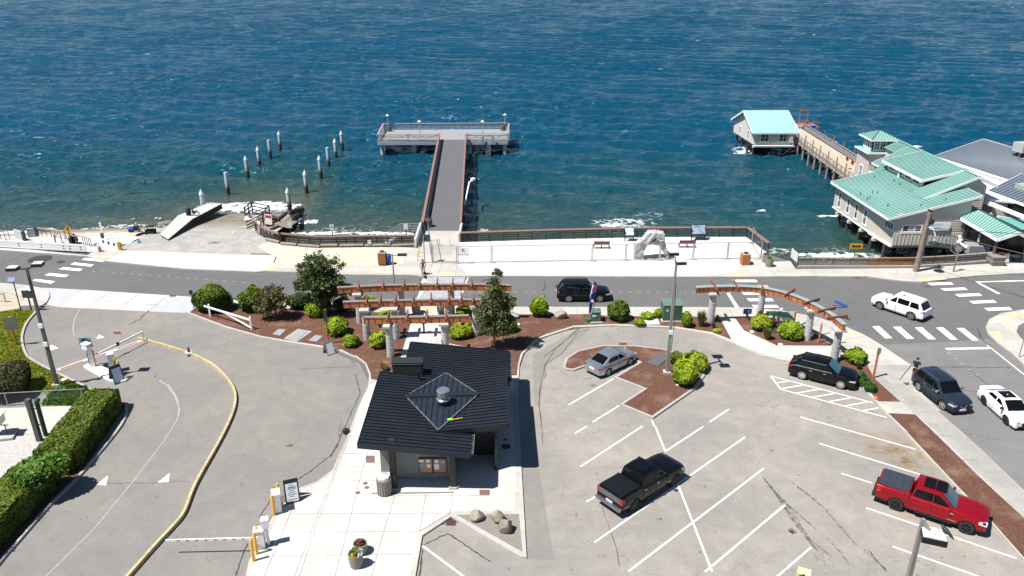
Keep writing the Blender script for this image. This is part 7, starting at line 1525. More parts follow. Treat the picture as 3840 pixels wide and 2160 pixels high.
# hedges
def hedge(label, a, b, w, h, n, m=F_YEW):
    """clipped hedge: a->b is the foot of its road side"""
    d = (b-a); L_ = d.length; d.normalize(); nrm = Vector((-d.y,d.x,0)); rg = np.random.default_rng(int(L_*100))
    t = thing('hedge',label,'hedge',a,'clipped hedges beside the entry lane')
    pts=[];nr=[]
    areas = [('t',L_*w),('s',L_*h),('b',L_*h),('e0',w*h),('e1',w*h)]; tot = sum(x for _,x in areas)
    for k,ar in areas:
        q = int(n*ar/tot); u = rg.uniform(0,1,q); v = rg.uniform(0,1,q)
        if k == 't': P_ = (u*L_,v*w,np.full(q,h)); nn = (0,0,1)
        elif k == 's': P_ = (u*L_,np.zeros(q),v*h); nn = (0,-1,.2)
        elif k == 'b': P_ = (u*L_,np.full(q,w),v*h); nn = (0,1,.2)
        elif k == 'e0': P_ = (np.zeros(q),u*w,v*h); nn = (-1,0,.2)
        else: P_ = (np.full(q,L_),u*w,v*h); nn = (1,0,.2)
        P_ = np.stack(P_,1); pts.append(P_); nr.append(np.tile(np.array(nn,float),(q,1)))
    P_ = np.concatenate(pts); Nn = np.concatenate(nr)
    # round the edges & add lumps
    c = np.array([L_/2,w/2,h*.45]); hs = np.array([L_/2,w/2,h*.55]); rel = (P_-c)/hs
    edge_ = np.sort(np.abs(rel),axis=1)[:,1]; P_ = c+(P_-c)*(1-.12*np.clip((edge_-.72)/.28,0,1)**2)[:,None]*np.array([1,1,1])
    l = np.sin(P_[:,0]*2.1)*np.sin(P_[:,1]*2.7+1)+np.sin(P_[:,0]*4.7+2)*np.sin(P_[:,2]*5+P_[:,1]*4)*.6
    P_ += Nn*(l*.055+rg.normal(0,.05,len(P_)))[:,None]
    A = np.array([[d.x,d.y,0],[nrm.x,nrm.y,0],[0,0,1]]); W3 = P_@A; N3 = Nn@A
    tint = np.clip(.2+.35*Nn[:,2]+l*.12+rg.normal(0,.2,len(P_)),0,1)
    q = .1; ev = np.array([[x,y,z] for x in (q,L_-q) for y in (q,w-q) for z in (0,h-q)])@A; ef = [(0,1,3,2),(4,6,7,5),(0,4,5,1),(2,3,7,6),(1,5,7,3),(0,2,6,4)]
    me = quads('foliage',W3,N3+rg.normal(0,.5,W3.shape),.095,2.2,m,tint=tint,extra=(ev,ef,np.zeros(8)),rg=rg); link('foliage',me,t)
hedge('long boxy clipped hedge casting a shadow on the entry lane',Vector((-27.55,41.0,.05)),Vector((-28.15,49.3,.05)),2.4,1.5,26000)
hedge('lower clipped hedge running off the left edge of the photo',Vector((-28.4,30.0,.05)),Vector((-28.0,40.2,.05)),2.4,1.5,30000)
# trees
def tree(label, base, h, crown, n, size, m, trunk=.16, group='trees', lean=(0,0), lump=.2):
    t = thing('tree',label,'tree',base,None); rg = np.random.default_rng(abs(int(base.x*10))+77)
    b = MB(); top = base+Vector((lean[0],lean[1],h)); b.path([base-Vector((0,0,.1)),base.lerp(top,.25)+Vector((.05,0,0)),base.lerp(top,.5)+Vector((-.06,.03,0)),base.lerp(top,.85)],[trunk,trunk*.85,trunk*.6,trunk*.2],8)
    C=[];Nn=[];T=[]
    tot = sum(r[3]*r[4] for r in crown)
    for (x,y,z,rx,rz) in crown:
        c = np.array([x,y,z]); k = int(n*rx*rz/tot)
        b.path([base.lerp(top,min(.8,max(.15,(z-rz*.6)/h*.7))),base+Vector((x*.5,y*.5,z-rz*.4)),base+Vector((x,y,z))],[trunk*.4,trunk*.25,.02],6)
        # sprays of leaves gathered in clumps
        nc = max(6,int(k/36)); d = rg.normal(size=(nc,3)); d /= np.linalg.norm(d,axis=1,keepdims=True); rr = rg.uniform(.35,1.08,nc)**.6
        cc = c+d*rr[:,None]*np.array([rx,rx,rz]); 
        for i in range(nc):
            q = int(rg.uniform(.5,1.5)*k/nc); p = cc[i]+rg.normal(0,.17*rx**.5,(q,3))*np.array([1,1,.7]); C.append(p); Nn.append(d[i]*.5+rg.normal(0,.7,(q,3))+np.array([0,0,.4])); T.append(np.clip(rg.uniform(.1,.75)+rg.normal(0,.16,q),0,1))
    me = quads('crown',np.concatenate(C),np.concatenate(Nn),size,1.6,m,tint=np.concatenate(T),rg=rg); link('crown',me,t); b.build('trunk',BARK,t,smooth=60); return t
b_ = g('H',1390,770,Z1)
tree('big dark green bushy tree left of the pergolas in front of the road',b_,5.6,[(-.2,0,5.2,1.15,1.0),(.75,.2,4.8,1.1,.95),(-1.0,-.1,4.2,1.1,.9),(-.3,0,3.7,1.35,.9),(1.1,0,3.4,1.2,.8),(-.9,.2,2.9,1.2,.8),(.5,-.2,2.7,1.2,.8),(1.75,.1,2.6,.9,.6),(-.2,.1,1.9,1.1,.7),(.5,0,1.3,.7,.5),(2.2,0,2.3,.6,.4),(-1.9,0,3.1,.6,.6)],9000,.15,F_TREE,.2)
b_ = g('H',898,795,Z1)
tree('small olive leafed tree between the two dark clipped shrubs',b_,2.9,[(0,0,2.7,.85,.6),(-.55,.1,2.1,.95,.6),(.5,0,2.1,.8,.6),(-.7,-.1,1.5,.9,.5),(-.9,-.2,.95,.7,.45),(.2,.2,1.4,.7,.5),(.65,0,1.0,.35,.3),(-1.3,0,1.6,.5,.5)],3600,.14,F_OLIVE,.08)
b_ = g('M',1752,825,Z1)
tree('tall slim feathery tree beside the right ends of the pergola beams',b_,6.3,[(.25,0,6.3,.5,.7),(.2,0,5.5,.72,.75),(-.05,.1,4.6,.9,.75),(.6,0,4.4,.8,.6),(1.45,0,4.2,.55,.45),(-.4,0,3.7,.9,.65),(.4,.1,3.4,1.05,.7),(-.9,0,3.0,.8,.55),(.2,-.1,2.6,1.0,.6),(.9,0,2.6,.8,.6),(-.3,0,1.9,.9,.5),(.5,0,1.7,.8,.45)],7500,.125,foliage('slim_tree_leaves',(.026,.048,.014),(.19,.20,.06)),.10)
# lawn grass and ivy: too many blades to count
def blades(name, poly, n, h, m, z):
    P_ = poly; xs=[p.x for p in P_]; ys=[p.y for p in P_]; rg = np.random.default_rng(4); pts=[]
    from mathutils.geometry import intersect_point_tri_2d
    def inside(x,y):
        c=False; j=len(P_)-1
        for i in range(len(P_)):
            if (P_[i].y>y)!=(P_[j].y>y) and x<(P_[j].x-P_[i].x)*(y-P_[i].y)/(P_[j].y-P_[i].y)+P_[i].x: c=not c
            j=i
        return c
    while len(pts)<n:
        x=rg.uniform(max(-52,min(xs)),max(xs)); y=rg.uniform(min(ys),max(ys))
        if inside(x,y): pts.append((x,y,z+h*.35))
    C=np.array(pts); tint=np.clip(.5+.3*np.sin(C[:,0]*.9)*np.sin(C[:,1]*1.3)+rg.normal(0,.22,len(C)),0,1)
    me = quads(name,C,rg.normal(0,1,(n,3))*np.array([1,1,.5]),h,1.4,m,tint=tint,rg=rg); o = link(name,me); o['kind']='stuff'; return o
blades('grass',inset(pp('I -300,560 0,400 190,372 355,385 235,600 240,770 290,862 520,972 870,1150 905,1215 0,1232 -300,1260',.05),.15),16000,.11,foliage('lawn_blades',(.12,.17,.012),(.42,.42,.05)),.05)
blades('ivy',pp('I 430,1335 500,1230 620,1150 870,1160 900,1220 760,1335',.06),3500,.2,F_IVY,.07)
# plants in the planters
def tuft(label,cat,name,base,r,m,n=160,size=.12):
    me = bushmesh(name,n,(r,r,r*.8),size,m,abs(int(base.x*100))%999,.2); o = link(name,me,None,base+Vector((0,0,r*.5))); tag(o,label,cat)
for t,(lb,m,r) in zip(PLANTERS,(('green and white flowering plant in the front plaza planter',F_GREEN,.3),('withered reddish plant in the rear plaza planter',F_ROSY,.24),('low plant in the left path planter',F_TAN,.2),('low plant in the right path planter',F_DARK,.2),('small green plant in the planter against the promenade railing',F_GREEN,.22),('small green plant in the planter nearest the road by the beach steps',F_GREEN,.22))):
    h_ = {0:.85,1:.65}.get(PLANTERS.index(t),.9); tuft(lb,'plant','potted_plant',ORG[t]+Vector((0,0,h_-.12)),r,m)
p0 = ORG[PLANTERS[0]]+Vector((.18,0,.82)); tuft('white leafed plant beside the green one in the front plaza planter','plant','potted_plant',p0,.22,foliage('dusty_white',(.45,.46,.45),(.75,.75,.74)),110,.1); tuft('yellow flowers at the front of the plaza planter nearest the camera','flowers','potted_flowers',ORG[PLANTERS[0]]+Vector((-.05,-.24,.78)),.16,foliage('yellow_petals',(.55,.38,.02),(.85,.65,.05)),90,.07)
tuft('spiky red plant in the square porch planter','plant','potted_plant',g('T',1590,1160,1.05),.32,F_ROSY,200,.14)
bushd = bushmesh('dark_plant',260,(.45,.4,.55),.2,foliage('blackish_leaves',(.008,.012,.008),(.03,.035,.02)),5,.25); o = link('terrace_plant',bushd,None,yy(1490,500)+Vector((0,0,.4))); tag(o,'dark leafy plant in front of the terrace handrail by the crossing sign','plant')
# river stones: pebbles too many to count
def pebbles():
    vs=[];fs=[]; V,Fc = ico((1,1,1),1); rg=np.random.default_rng(9); a,b,c = tri; n=0; VV=[];FF=[]
    for i in range(620):
        u,v = rg.uniform(0,1,2); 
        if u+v>1: u,v=1-u,1-v
        p = a+(b-a)*u+(c-a)*v; s = rg.uniform(.06,.15); M_ = Matrix.Rotation(rg.uniform(0,6),3,'Z'); k=len(VV)
        for w_ in V: q = M_@Vector((w_[0]*s*1.3,w_[1]*s,w_[2]*s*.7)); VV.append((p.x+q.x,p.y+q.y,Z1+.03+q.z))
        FF += [tuple(j+k for j in f) for f in Fc]
    o = MB().add(VV,FF).build('river_stones',mat('pebble',(.42,.385,.34),.9,0,.45,5),top=0,smooth=60); o['kind']='stuff'
pebbles()
# ================================================================ VEHICLES
TYRE = mat('tyre_rubber',(.018,.018,.018),.85,0,.15); CARGL = mat('car_glass',(.004,.005,.006),.04,0,0,spec=.35); CARGLB = mat('car_windshield',(.015,.026,.034),.03,0,0,spec=.7)
CHROME = mat('chrome',(.70,.71,.72),.15,.95,.03); ALLOY = mat('alloy_wheel',(.50,.50,.52),.3,.8,.06); RIMB = mat('black_rim',(.03,.03,.032),.3,.5,.1); PLAST = mat('black_trim',(.015,.015,.016),.6,0,.1)
LENS = mat('headlight_lens',(.62,.66,.70),.08,.2,.04,spec=.9); TAIL = mat('tail_light',(.40,.012,.016),.15,0,.08,spec=.8); PLATE_ = mat('licence_plate',(.72,.74,.76),.5,0,.05)
def paint(name, col, metal=.0, rough=.25): return mat(name, col, rough, metal, .02, 3, coat=.35, spec=.2)
def car(name, label, near_rear, near_front, side, s, cat, group=None):
    """near_rear/near_front: ground contact of the two wheels facing the camera; side +1 when that is the car's left"""
    a,b = near_rear,near_front; d = (b-a); d.z = 0; wb = s['wb']; d.normalize(); ang = math.atan2(d.y,d.x); left = Vector((-d.y,d.x,0)); tr = s['track']
    mid = (a+b)/2 - left*side*tr/2
    t = thing(name,label,cat,(0,0,0),group)
    W = s['W']/2; xr = -wb/2-s['ro']; xf = wb/2+s['fo']; r = s['r']; sill = s.get('sill',.26); top = s['top']; pa = s['paint']
    def ztop(x): return float(np.interp(x,[p[0] for p in top],[p[1] for p in top]))
    def plan(x):
        f = max(0,(x-(xf-.85))/.85); e = max(0,((xr+.6)-x)/.6); return 1-s.get('pf',.17)*f**2.4-s.get('pr',.10)*e**2.4
    def zbot(x):
        z = sill
        for wx in (-wb/2,wb/2):
            q = (r+.075)**2-(x-wx)**2
            if q > 0: z = max(z,r+math.sqrt(q)*1.0)
        if x > xf-.5: z = max(z,sill+.06*(x-(xf-.5))/.5)
        if x < xr+.5: z = max(z,sill+.14*((xr+.5)-x)/.5)
        return z
    crown = s.get('crown',.05)
    def sec(x, o=0):
        zb = zbot(x); zt = ztop(x); w = W*plan(x)+o; H_ = zt-sill
        L_ = [(w*.93,sill),(w*.985,sill+.14*H_),(w*1.0,sill+.42*H_),(w*1.0,sill+.62*H_),(w*.975,sill+.84*H_),(w*.945,zt-.035),(w*.90,zt),(w*.55,zt+crown*.75),(0,zt+crown)]
        return [(y,max(z,zb)) for y,z in L_]
    xs = set(np.linspace(xr,xf,46)); 
    for wx in (-wb/2,wb/2):
        for k in range(13): xs.add(wx+(r+.075)*math.cos(math.pi*k/12))
    for p in top: xs.add(min(max(p[0],xr),xf))
    xs = sorted(xs); xs = [x for i,x in enumerate(xs) if i==0 or x-xs[i-1] > .004]
    def loft(f, name, m, sm=38):
        bm = MB(); n = 9; vs = []
        for x in xs:
            q = f(x); vs += [(x,y,z) for y,z in q]+[(x,-y,z) for y,z in q[-2::-1]]
        k = 2*n-1; fs = []
        for i in range(len(xs)-1):
            for j in range(k-1): fs.append((i*k+j,i*k+j+1,(i+1)*k+j+1,(i+1)*k+j))
        fs += [tuple(range(k)),tuple((len(xs)-1)*k+j for j in range(k-1,-1,-1))]
        return bm.add(vs,fs).build(name,m,t,smooth=sm)
    body = loft(sec,'body',pa)
    # dark underbody
    u = MB(); u.box(((xr+xf)/2,0,sill+.14),(xf-xr-.5,s['W']*.74,.28)); u.box((wb/2,0,r+.15),(r*2.3,s['W']*.70,.5)); u.box((-wb/2,0,r+.15),(r*2.3,s['W']*.70,.5)); u.build('underbody',BLACK,t)
    # lower cladding
    if s.get('clad'):
        c = MB()
        for sg in (-1,1):
            c.bar((-wb/2+r+.1,sg*W*.985,sill+.06),(wb/2-r-.1,sg*W*.985,sill+.06),.05,.16)
            for wx in (-wb/2,wb/2):
                pr=None
                for k in range(11):
                    an = math.pi*k/10; p = Vector((wx+(r+.10)*math.cos(an),sg*W*plan(wx+(r+.1)*math.cos(an))*.995,r+(r+.10)*math.sin(an)))
                    if pr: c.bar(pr,p,.05,.06)
                    pr = p
        c.box((xf-.03,0,sill+.14),(.08,W*1.45,.2)); c.box((xr+.03,0,sill+.22),(.08,W*1.6,.22)); c.build('lower_cladding',PLAST,t)
    # greenhouse
    x1,x2,x3,x4 = s['gh']; zr = s['roof']; hb = s.get('hb',.90)*W; hr = s.get('hr',.70)*W; zb1,zb4 = ztop(x1)+.01,ztop(x4)+.01
    def zbelt(x): return float(np.interp(x,[x4,x3,x2,x1],[zb4,ztop(min(x3,s.get('beltx',x3)))+.01,ztop(min(x2,x1-.3))+.01,zb1]))
    zr2,zr3 = zr-s.get('rdrop',.02),zr-s.get('rdrop3',.05); xm = (x2+x3)/2
    cab = MB(); BL = [(x4,zbelt(x4)),(x3,zbelt(x3)),(xm,zbelt(xm)),(x2,zbelt(x2)),(x1,zbelt(x1))]; RF_ = [(x3,zr3),(xm,zr),(x2,zr2)]
    vs = []
    for sg in (1,-1):
        for i,(x,z) in enumerate(BL): vs.append((x,sg*(hb*(.93 if i in (0,4) else 1)),z-.05))
        for x,z in RF_: vs.append((x,sg*hr,z))
    for x,z in RF_: vs.append((x,0,z+.035))
    f = [(0,1,5),(1,2,6,5),(2,3,7,6),(3,4,7)]; fs = f+[tuple(i+8 for i in q[::-1]) for q in f]
    fs += [(4,12,15,18,7),(0,5,16,13,8),(5,6,17,16),(6,7,18,17),(13,16,17,14),(14,17,18,15)]
    cab.add(vs,fs); co = cab.build('cabin',s.get('roofpaint',pa),t,bevel=.045,smooth=35)
    def side_y(x,z,sg):   # point on the sloping side plane
        zb_ = zbelt(x)-.05; zt_ = float(np.interp(x,[x3,xm,x2],[zr3,zr,zr2])); f_ = (z-zb_)/(zr-zb_)
        yb = hb*float(np.interp(x,[x4,x3,x2,x1],[.93,1,1,.93])); return sg*(yb+(hr-yb)*min(1,f_)+.012)
    segs = s['win']   # [(x_rear_bottom,x_front_bottom,x_front_top,x_rear_top)]
    for sg in (1,-1):
        for (xa,xb_,xc,xd) in segs:
            lo = .055; hi = s.get('whi',.11); q = []
            for x,up in ((xa,0),(xb_,0),(xc,1),(xd,1)):
                z = (zr-hi) if up else zbelt(x)+lo
                q.append((x,z))
            # clip the top to the roof rake
            V_ = []
            N_=4
            for k in range(N_+1): x = xa+(xb_-xa)*k/N_; V_.append((x,side_y(x,zbelt(x)+lo,sg),zbelt(x)+lo))
            for k in range(N_+1): x = xc+(xd-xc)*k/N_; zz = zr-hi; V_.append((x,side_y(x,zz,sg),zz))
            MB().poly(V_).build('side_window',s.get('glass',CARGL),t)
        if s.get('chrome'):
            c = MB(); xa,xb_ = segs[0][0],segs[-1][1]; z = lambda x: zbelt(x)+.03
            for k in range(6): xA = xa+(xb_-xa)*k/6; xB = xa+(xb_-xa)*(k+1)/6; c.bar((xA,side_y(xA,z(xA),sg)+sg*.008,z(xA)),(xB,side_y(xB,z(xB),sg)+sg*.008,z(xB)),.02,.03)
            zz = zr-.09; c.bar((segs[0][3],side_y(segs[0][3],zz,sg),zz),(segs[-1][2],side_y(segs[-1][2],zz,sg),zz),.02,.025); c.build('window_trim',CHROME,t)
    def glassquad(nm, P0,P1,P2,P3,m,inx=.07,off=.016):
        P = [Vector(p) for p in (P0,P1,P2,P3)]; c = sum(P,Vector())/4; n = (P[1]-P[0]).cross(P[3]-P[0]).normalized()
        if n.z < 0: n = -n
        P = [c+(p-c)*(1-inx*1.6)+n*off for p in P]; ctr = [(P[0]+P[1])/2+n*.035,(P[3]+P[2])/2+n*.035]
        MB().add([P[0],ctr[0],P[1],P[2],ctr[1],P[3]],[(0,1,4,5),(1,2,3,4)]).build(nm,m,t,smooth=60)
    glassquad('windshield',(x1,hb*.93,zb1-.03),(x1,-hb*.93,zb1-.03),(x2,-hr,zr2),(x2,hr,zr2),s.get('wsg',CARGLB),.05,.022)
    glassquad('rear_window',(x4,-hb*.93,zb4-.03),(x4,hb*.93,zb4-.03),(x3,hr,zr3),(x3,-hr,zr3),s.get('glass',CARGL),s.get('rwi',.09),.022)
    # doors with seams
    for sg in (1,-1):
        for (xa,xb_) in s['doors']:
            xsd = [x for x in np.linspace(xa+.012,xb_-.012,9)]; V_=[];F_=[]
            for x in xsd:
                q = sec(x,.006)[1:6]; V_ += [(x,sg*y,z if k<4 else z-.02) for k,(y,z) in enumerate(q)]
            for i in range(8):
                for j in range(4): F_.append((i*5+j,i*5+j+1,(i+1)*5+j+1,(i+1)*5+j))
            do = MB().add(V_,F_).build('door',pa,t,smooth=50)
            # seam lines
            sl = MB()
            for x in (xa,xb_):
                q = sec(x,.0045)[0:6]
                for k in range(5): sl.bar((x,sg*q[k][0],q[k][1]),(x,sg*q[k+1][0],q[k+1][1]),.012,.014)
            sl.build('door_seam',BLACK,do)
            hx = xa+.16; hz = ztop(hx)-.17*(ztop(hx)-sill)-.0; hy = sg*(W*1.0)
            MB().box((hx,hy,hz),(.2,.035,.035)).build('handle',s.get('handle',pa),do)
    # wheels
    for wx in (-wb/2,wb/2):
        for sg in (1,-1):
            M_ = Matrix.Rotation(R(90)*(-sg),4,'X'); tw = s.get('tw',.23); c = Vector((wx,sg*(W*.985-tw/2-.0),r)); rr = r*s.get('rim',.68)
            steer = s.get('steer',0) if wx > 0 else 0
            SM = Matrix.Rotation(steer,4,'Z')@M_
            wo = MB().lathe([(rr*.98,-tw/2),(r*.93,-tw/2),(r,-tw*.36),(r,tw*.36),(r*.94,tw/2-.005),(rr,tw/2)],c,26,SM,False).build('wheel',TYRE,t,smooth=35)
            MB().lathe([(.02,tw*.22),(rr*.99,tw*.22)],c,20,SM).build('wheel_disc',s.get('disc',BLACK),wo)
            sp = MB(); ns = s.get('spokes',5); V3 = lambda x,y,z: c+(SM@Vector((x,y,z)))
            for k in range(ns):
                an = 2*math.pi*k/ns; dx,dy = math.cos(an),math.sin(an); px,py = -dy,dx; w0,w1 = rr*.13,rr*.17*5/ns*1.15
                sp.add([V3(dx*q*rr+px*w_*sn,dy*q*rr+py*w_*sn,zq) for q,w_,zq in ((.12,w0,tw*.44),(.95,w1,tw*.48)) for sn in (-1,1)]+[V3(dx*q*rr+px*w_*sn,dy*q*rr+py*w_*sn,tw*.2) for q,w_ in ((.12,w0),(.95,w1)) for sn in (-1,1)],[(0,1,3,2),(0,2,6,4),(1,5,7,3),(2,3,7,6),(0,4,5,1)])
            sp.lathe([(rr*.88,tw*.25),(rr*.88,tw*.49),(rr*1.01,tw*.52),(rr*1.01,tw*.25)],c,22,SM,False); sp.lathe([(rr*.2,tw*.2),(rr*.18,tw*.49),(.01,tw*.5)],c,10,SM); sp.build('rim',s.get('rimmat',ALLOY),wo)
    # lights, grille, bumpers, plate
    hz = s['hl_z']
    for sg in (1,-1):
        def lamp_patch(nm,m_,x0,x1,xe,zc,h,inner):
            V_=[];F_=[];n_=6
            for i in range(n_+1):
                x = x0+(x1-x0)*i/n_; q = sec(x,.012)[1:7]; zz = [p[1] for p in q]; yy_ = [p[0] for p in q]
                for z in (zc-h/2*(.55+.45*i/n_),zc+h/2*(.55+.45*i/n_)): V_.append((x,sg*float(np.interp(z,zz,yy_)),z))
            ye = W*plan(x1)*inner
            for z in (zc-h/2,zc+h/2): V_.append((xe,V_[-1 if z>zc else -2][1],z))
            k = len(V_)
            for z in (zc-h/2*.8,zc+h/2): V_.append((xe,sg*ye,z))
            for i in range(n_+1): F_.append((2*i,2*i+1,2*i+3,2*i+2))
            F_.append((k-2,k-1,k+1,k)); MB().add(V_,F_).build(nm,m_,t)
        lamp_patch('headlight',LENS,xf-.42,xf-.01,xf+.012,hz,s.get('hl_h',.14),.66)
        lamp_patch('tail_light',TAIL,xr+.24,xr+.01,xr-.012,s['tl_z'],s.get('tl_h',.20),.78)
        mx = x1-.32 if not s.get('mx') else s['mx']; mz = zbelt(mx)+.10; MB().box((mx,sg*(W*1.0+.10),mz),(.15,.24,.17),sg*R(-10)).build('mirror',s.get('mirror',pa),t,bevel=.03)
    gz0,gz1 = s['grille']; gw = s.get('gw',.95)*W
    MB().box((xf-.012,0,(gz0+gz1)/2),(.06,gw,gz1-gz0)).build('grille',s.get('grillem',PLAST),t,bevel=.01)
    if s.get('badge'): MB().bar((xf+.02,-gw*.3,gz1-.03),(xf+.02,0,gz0+.03),.02,.04).bar((xf+.02,gw*.3,gz1-.03),(xf+.02,0,gz0+.03),.02,.04).build('grille_trim',CHROME,t)
    MB().box((xf-.02,0,sill+.13),(.07,W*1.25,.13)).build('front_intake',PLAST,t)
    MB().box((xr-.005,0,s.get('pz',.8)),(.03,.5,.16)).build('rear_plate',PLATE_,t)
    if s.get('fplate'): MB().box((xf+.03,0,gz0-.05),(.03,.48,.15)).build('front_plate',PLATE_,t)
    if s.get('rails'):
        for sg in (1,-1): MB().path([(x3+.1,sg*(hr*.97),zr3+.02),(x3+.25,sg*hr*.97,zr+.07),(x2-.2,sg*hr*.97,zr+.07),(x2-.02,sg*hr*.97,zr2+.02)],.024,6).build('roof_rail',s['rails'],t)
    ex = s.get('extra')
    if ex: ex(t,s,locals())
    t.location = (mid.x,mid.y,s.get('z',0.0)); t.rotation_euler = (0,0,ang)
    return t
def hinge(t,s,L):  # hood seams and cowl shared by all
    pass
def suv(W=1.95,wb=2.85,ro=1.0,fo=.92,r=.37,roof=1.74,**k):
    d = dict(W=W,wb=wb,track=W*.965,ro=ro,fo=fo,r=r,roof=roof,top=[(-wb/2-ro,.98),(-wb/2-ro+.12,1.08),(-.5,1.10),(wb/2-.55,1.09),(wb/2+.2,1.06),(wb/2+fo-.22,1.0),(wb/2+fo,.86)],gh=(wb/2-.28,wb/2-1.05,-wb/2-.45,-wb/2-ro+.1),win=[(-wb/2-.55,-wb/2+.32,-wb/2+.28,-wb/2-.38),(-wb/2+.42,-.02,-.02,-wb/2+.38),(.08,wb/2-.72,wb/2-1.28,.06)],doors=[(-wb/2+.42,.0),(.02,wb/2-.52)],hl_z=.80,tl_z=.98,grille=(.50,.82),hb=.93,hr=.79,whi=.10)
    d.update(k); return d
# 1 black SUV on the road
car('suv','black three-row SUV driving on the waterfront road behind the feather flag',g('D',95,1165),g('D',390,1165),-1,suv(1.96,2.9,1.12,.98,.39,1.80,paint=paint('black_blue_paint',(.003,.004,.008)),spokes=8,rails=PLAST,handle=PLAST,z=.0,wsg=CARGLB),'SUV')
# 2 white SUV
def gc_extra(t,s,L): MB().box((-.2,.2,s['roof']+.04),(.25,.14,.05)).build('roof_fin',PLAST,t)
car('suv','white SUV turning through the junction next to the crosswalk bars',g('G',1430,1072),g('G',1115,965),1,suv(1.94,2.915,.98,.93,.38,1.74,paint=paint('white_car_paint',(.80,.80,.79)),spokes=5,handle=paint('white_car_paint',(.8,.8,.79)),extra=gc_extra,clad=False,mirror=CHROME),'SUV')
# 3 silver sedan
W_,wb_ = 1.76,2.6
car('sedan','silver compact sedan parked in the notch of the parking island',g('N',655,988),g('N',860,888),-1,dict(W=W_,wb=wb_,track=W_*.965,ro=1.0,fo=.93,r=.315,sill=.2,roof=1.46,top=[(-wb_/2-1.0,.82),(-wb_/2-.9,1.02),(-wb_/2-.35,1.05),(-.6,.96),(.6,.94),(wb_/2-.2,.93),(wb_/2+.3,.85),(wb_/2+.75,.73),(wb_/2+.93,.58)],gh=(wb_/2-.12,wb_/2-.95,-wb_/2+.30,-wb_/2-.52),win=[(-wb_/2+.05,-.15,-.14,-wb_/2+.36),(-.05,wb_/2-.62,wb_/2-1.12,-.04)],doors=[(-wb_/2+.36,-.1),(-.08,wb_/2-.48)],hl_z=.66,tl_z=.86,tl_h=.18,grille=(.35,.56),paint=paint('silver_paint',(.42,.45,.50),.75,.3),spokes=6,hr=.74,pz=.72,beltx=-.9),'sedan')
# 4 black crossover
car('suv','black crossover with chrome window trim parked by the curved pergola',g('R',330,492),g('R',725,590),-1,suv(1.96,2.82,1.08,.97,.385,1.70,paint=paint('gloss_black_paint',(.003,.0027,.0035)),spokes=10,chrome=True,hr=.75,rdrop3=.13,gh=(1.13,.28,-1.62,-2.36),win=[(-1.98,-1.02,-1.05,-1.62),(-.95,-.02,-.02,-.98),(.06,.66,.20,.06)],handle=CHROME,rimmat=mat('bright_alloy',(.66,.66,.68),.25,.8,.05),wsg=mat('teal_windshield',(.03,.10,.13),.03,0,0,spec=1.0),grillem=DARK,badge=True,sill=.22),'SUV')
# pickups
def pickup(paint_, **k):
    W,wb,ro,fo = 2.03,3.68,1.17,.93; x_cab = -wb/2+.60
    d = dict(W=W,wb=wb,track=W*.965,ro=ro,fo=fo,r=.415,sill=.40,roof=1.93,top=[(-wb/2-ro,1.36),(x_cab-.02,1.40),(x_cab+.02,1.26),(.4,1.25),(wb/2-.75,1.24),(wb/2-.2,1.23),(wb/2+.5,1.18),(wb/2+fo-.12,1.10),(wb/2+fo,1.02)],gh=(wb/2-.70,wb/2-1.46,x_cab+.20,x_cab+.05),win=[(x_cab+.16,x_cab+1.16,x_cab+1.16,x_cab+.26),(x_cab+1.21,wb/2-.98,wb/2-1.60,x_cab+1.21)],doors=[(x_cab+.10,x_cab+1.18),(x_cab+1.2,wb/2-.84)],hl_z=.98,hl_h=.30,hl_a=14,tl_z=1.12,tl_h=.42,grille=(.70,1.06),gw=1.25,hb=.91,hr=.74,pf=.09,pr=.03,crown=.035,pz=.72,tw=.28,rim=.62,paint=paint_,whi=.13,mx=wb/2-1.0,fplate=False)
    d.update(k); return d
def bed(t, s, m, panels, tailm=None):
    W = s['W']/2; wb = s['wb']; x0 = -wb/2-s['ro']+.08; x1 = -wb/2+.54; b = MB(); n = panels
    for k in range(n):
        a = x0+(x1-x0)*k/n; e = x0+(x1-x0)*(k+.93)/n; b.box(((a+e)/2,0,1.445),(e-a,W*1.66,.07))
    b.box(((x0+x1)/2,0,1.42),(x1-x0,W*1.70,.06)); b.build('bed_cover',m,t,bevel=.012)
    MB().box((-wb/2-s['ro']-.09,0,.60),(.2,W*1.9,.2)).build('rear_bumper',s.get('bumper',PLAST),t,bevel=.03)
    MB().bar((-wb/2+.585,W*1.0,.8),(-wb/2+.585,W*1.0,1.38),.03,.012).bar((-wb/2+.585,-W*1.0,.8),(-wb/2+.585,-W*1.0,1.38),.03,.012).build('cab_gap',BLACK,t)
    c = MB(); 
    for sg in (1,-1): c.box((0.1,sg*(W*.97),.42),(1.9,.12,.07))
    c.build('running_board',PLAST,t)
COVER = mat('bed_cover_grey',(.035,.040,.052),.5,0,.06); COVERB = mat('bed_cover_black',(.004,.0045,.007),.45,0,.05)
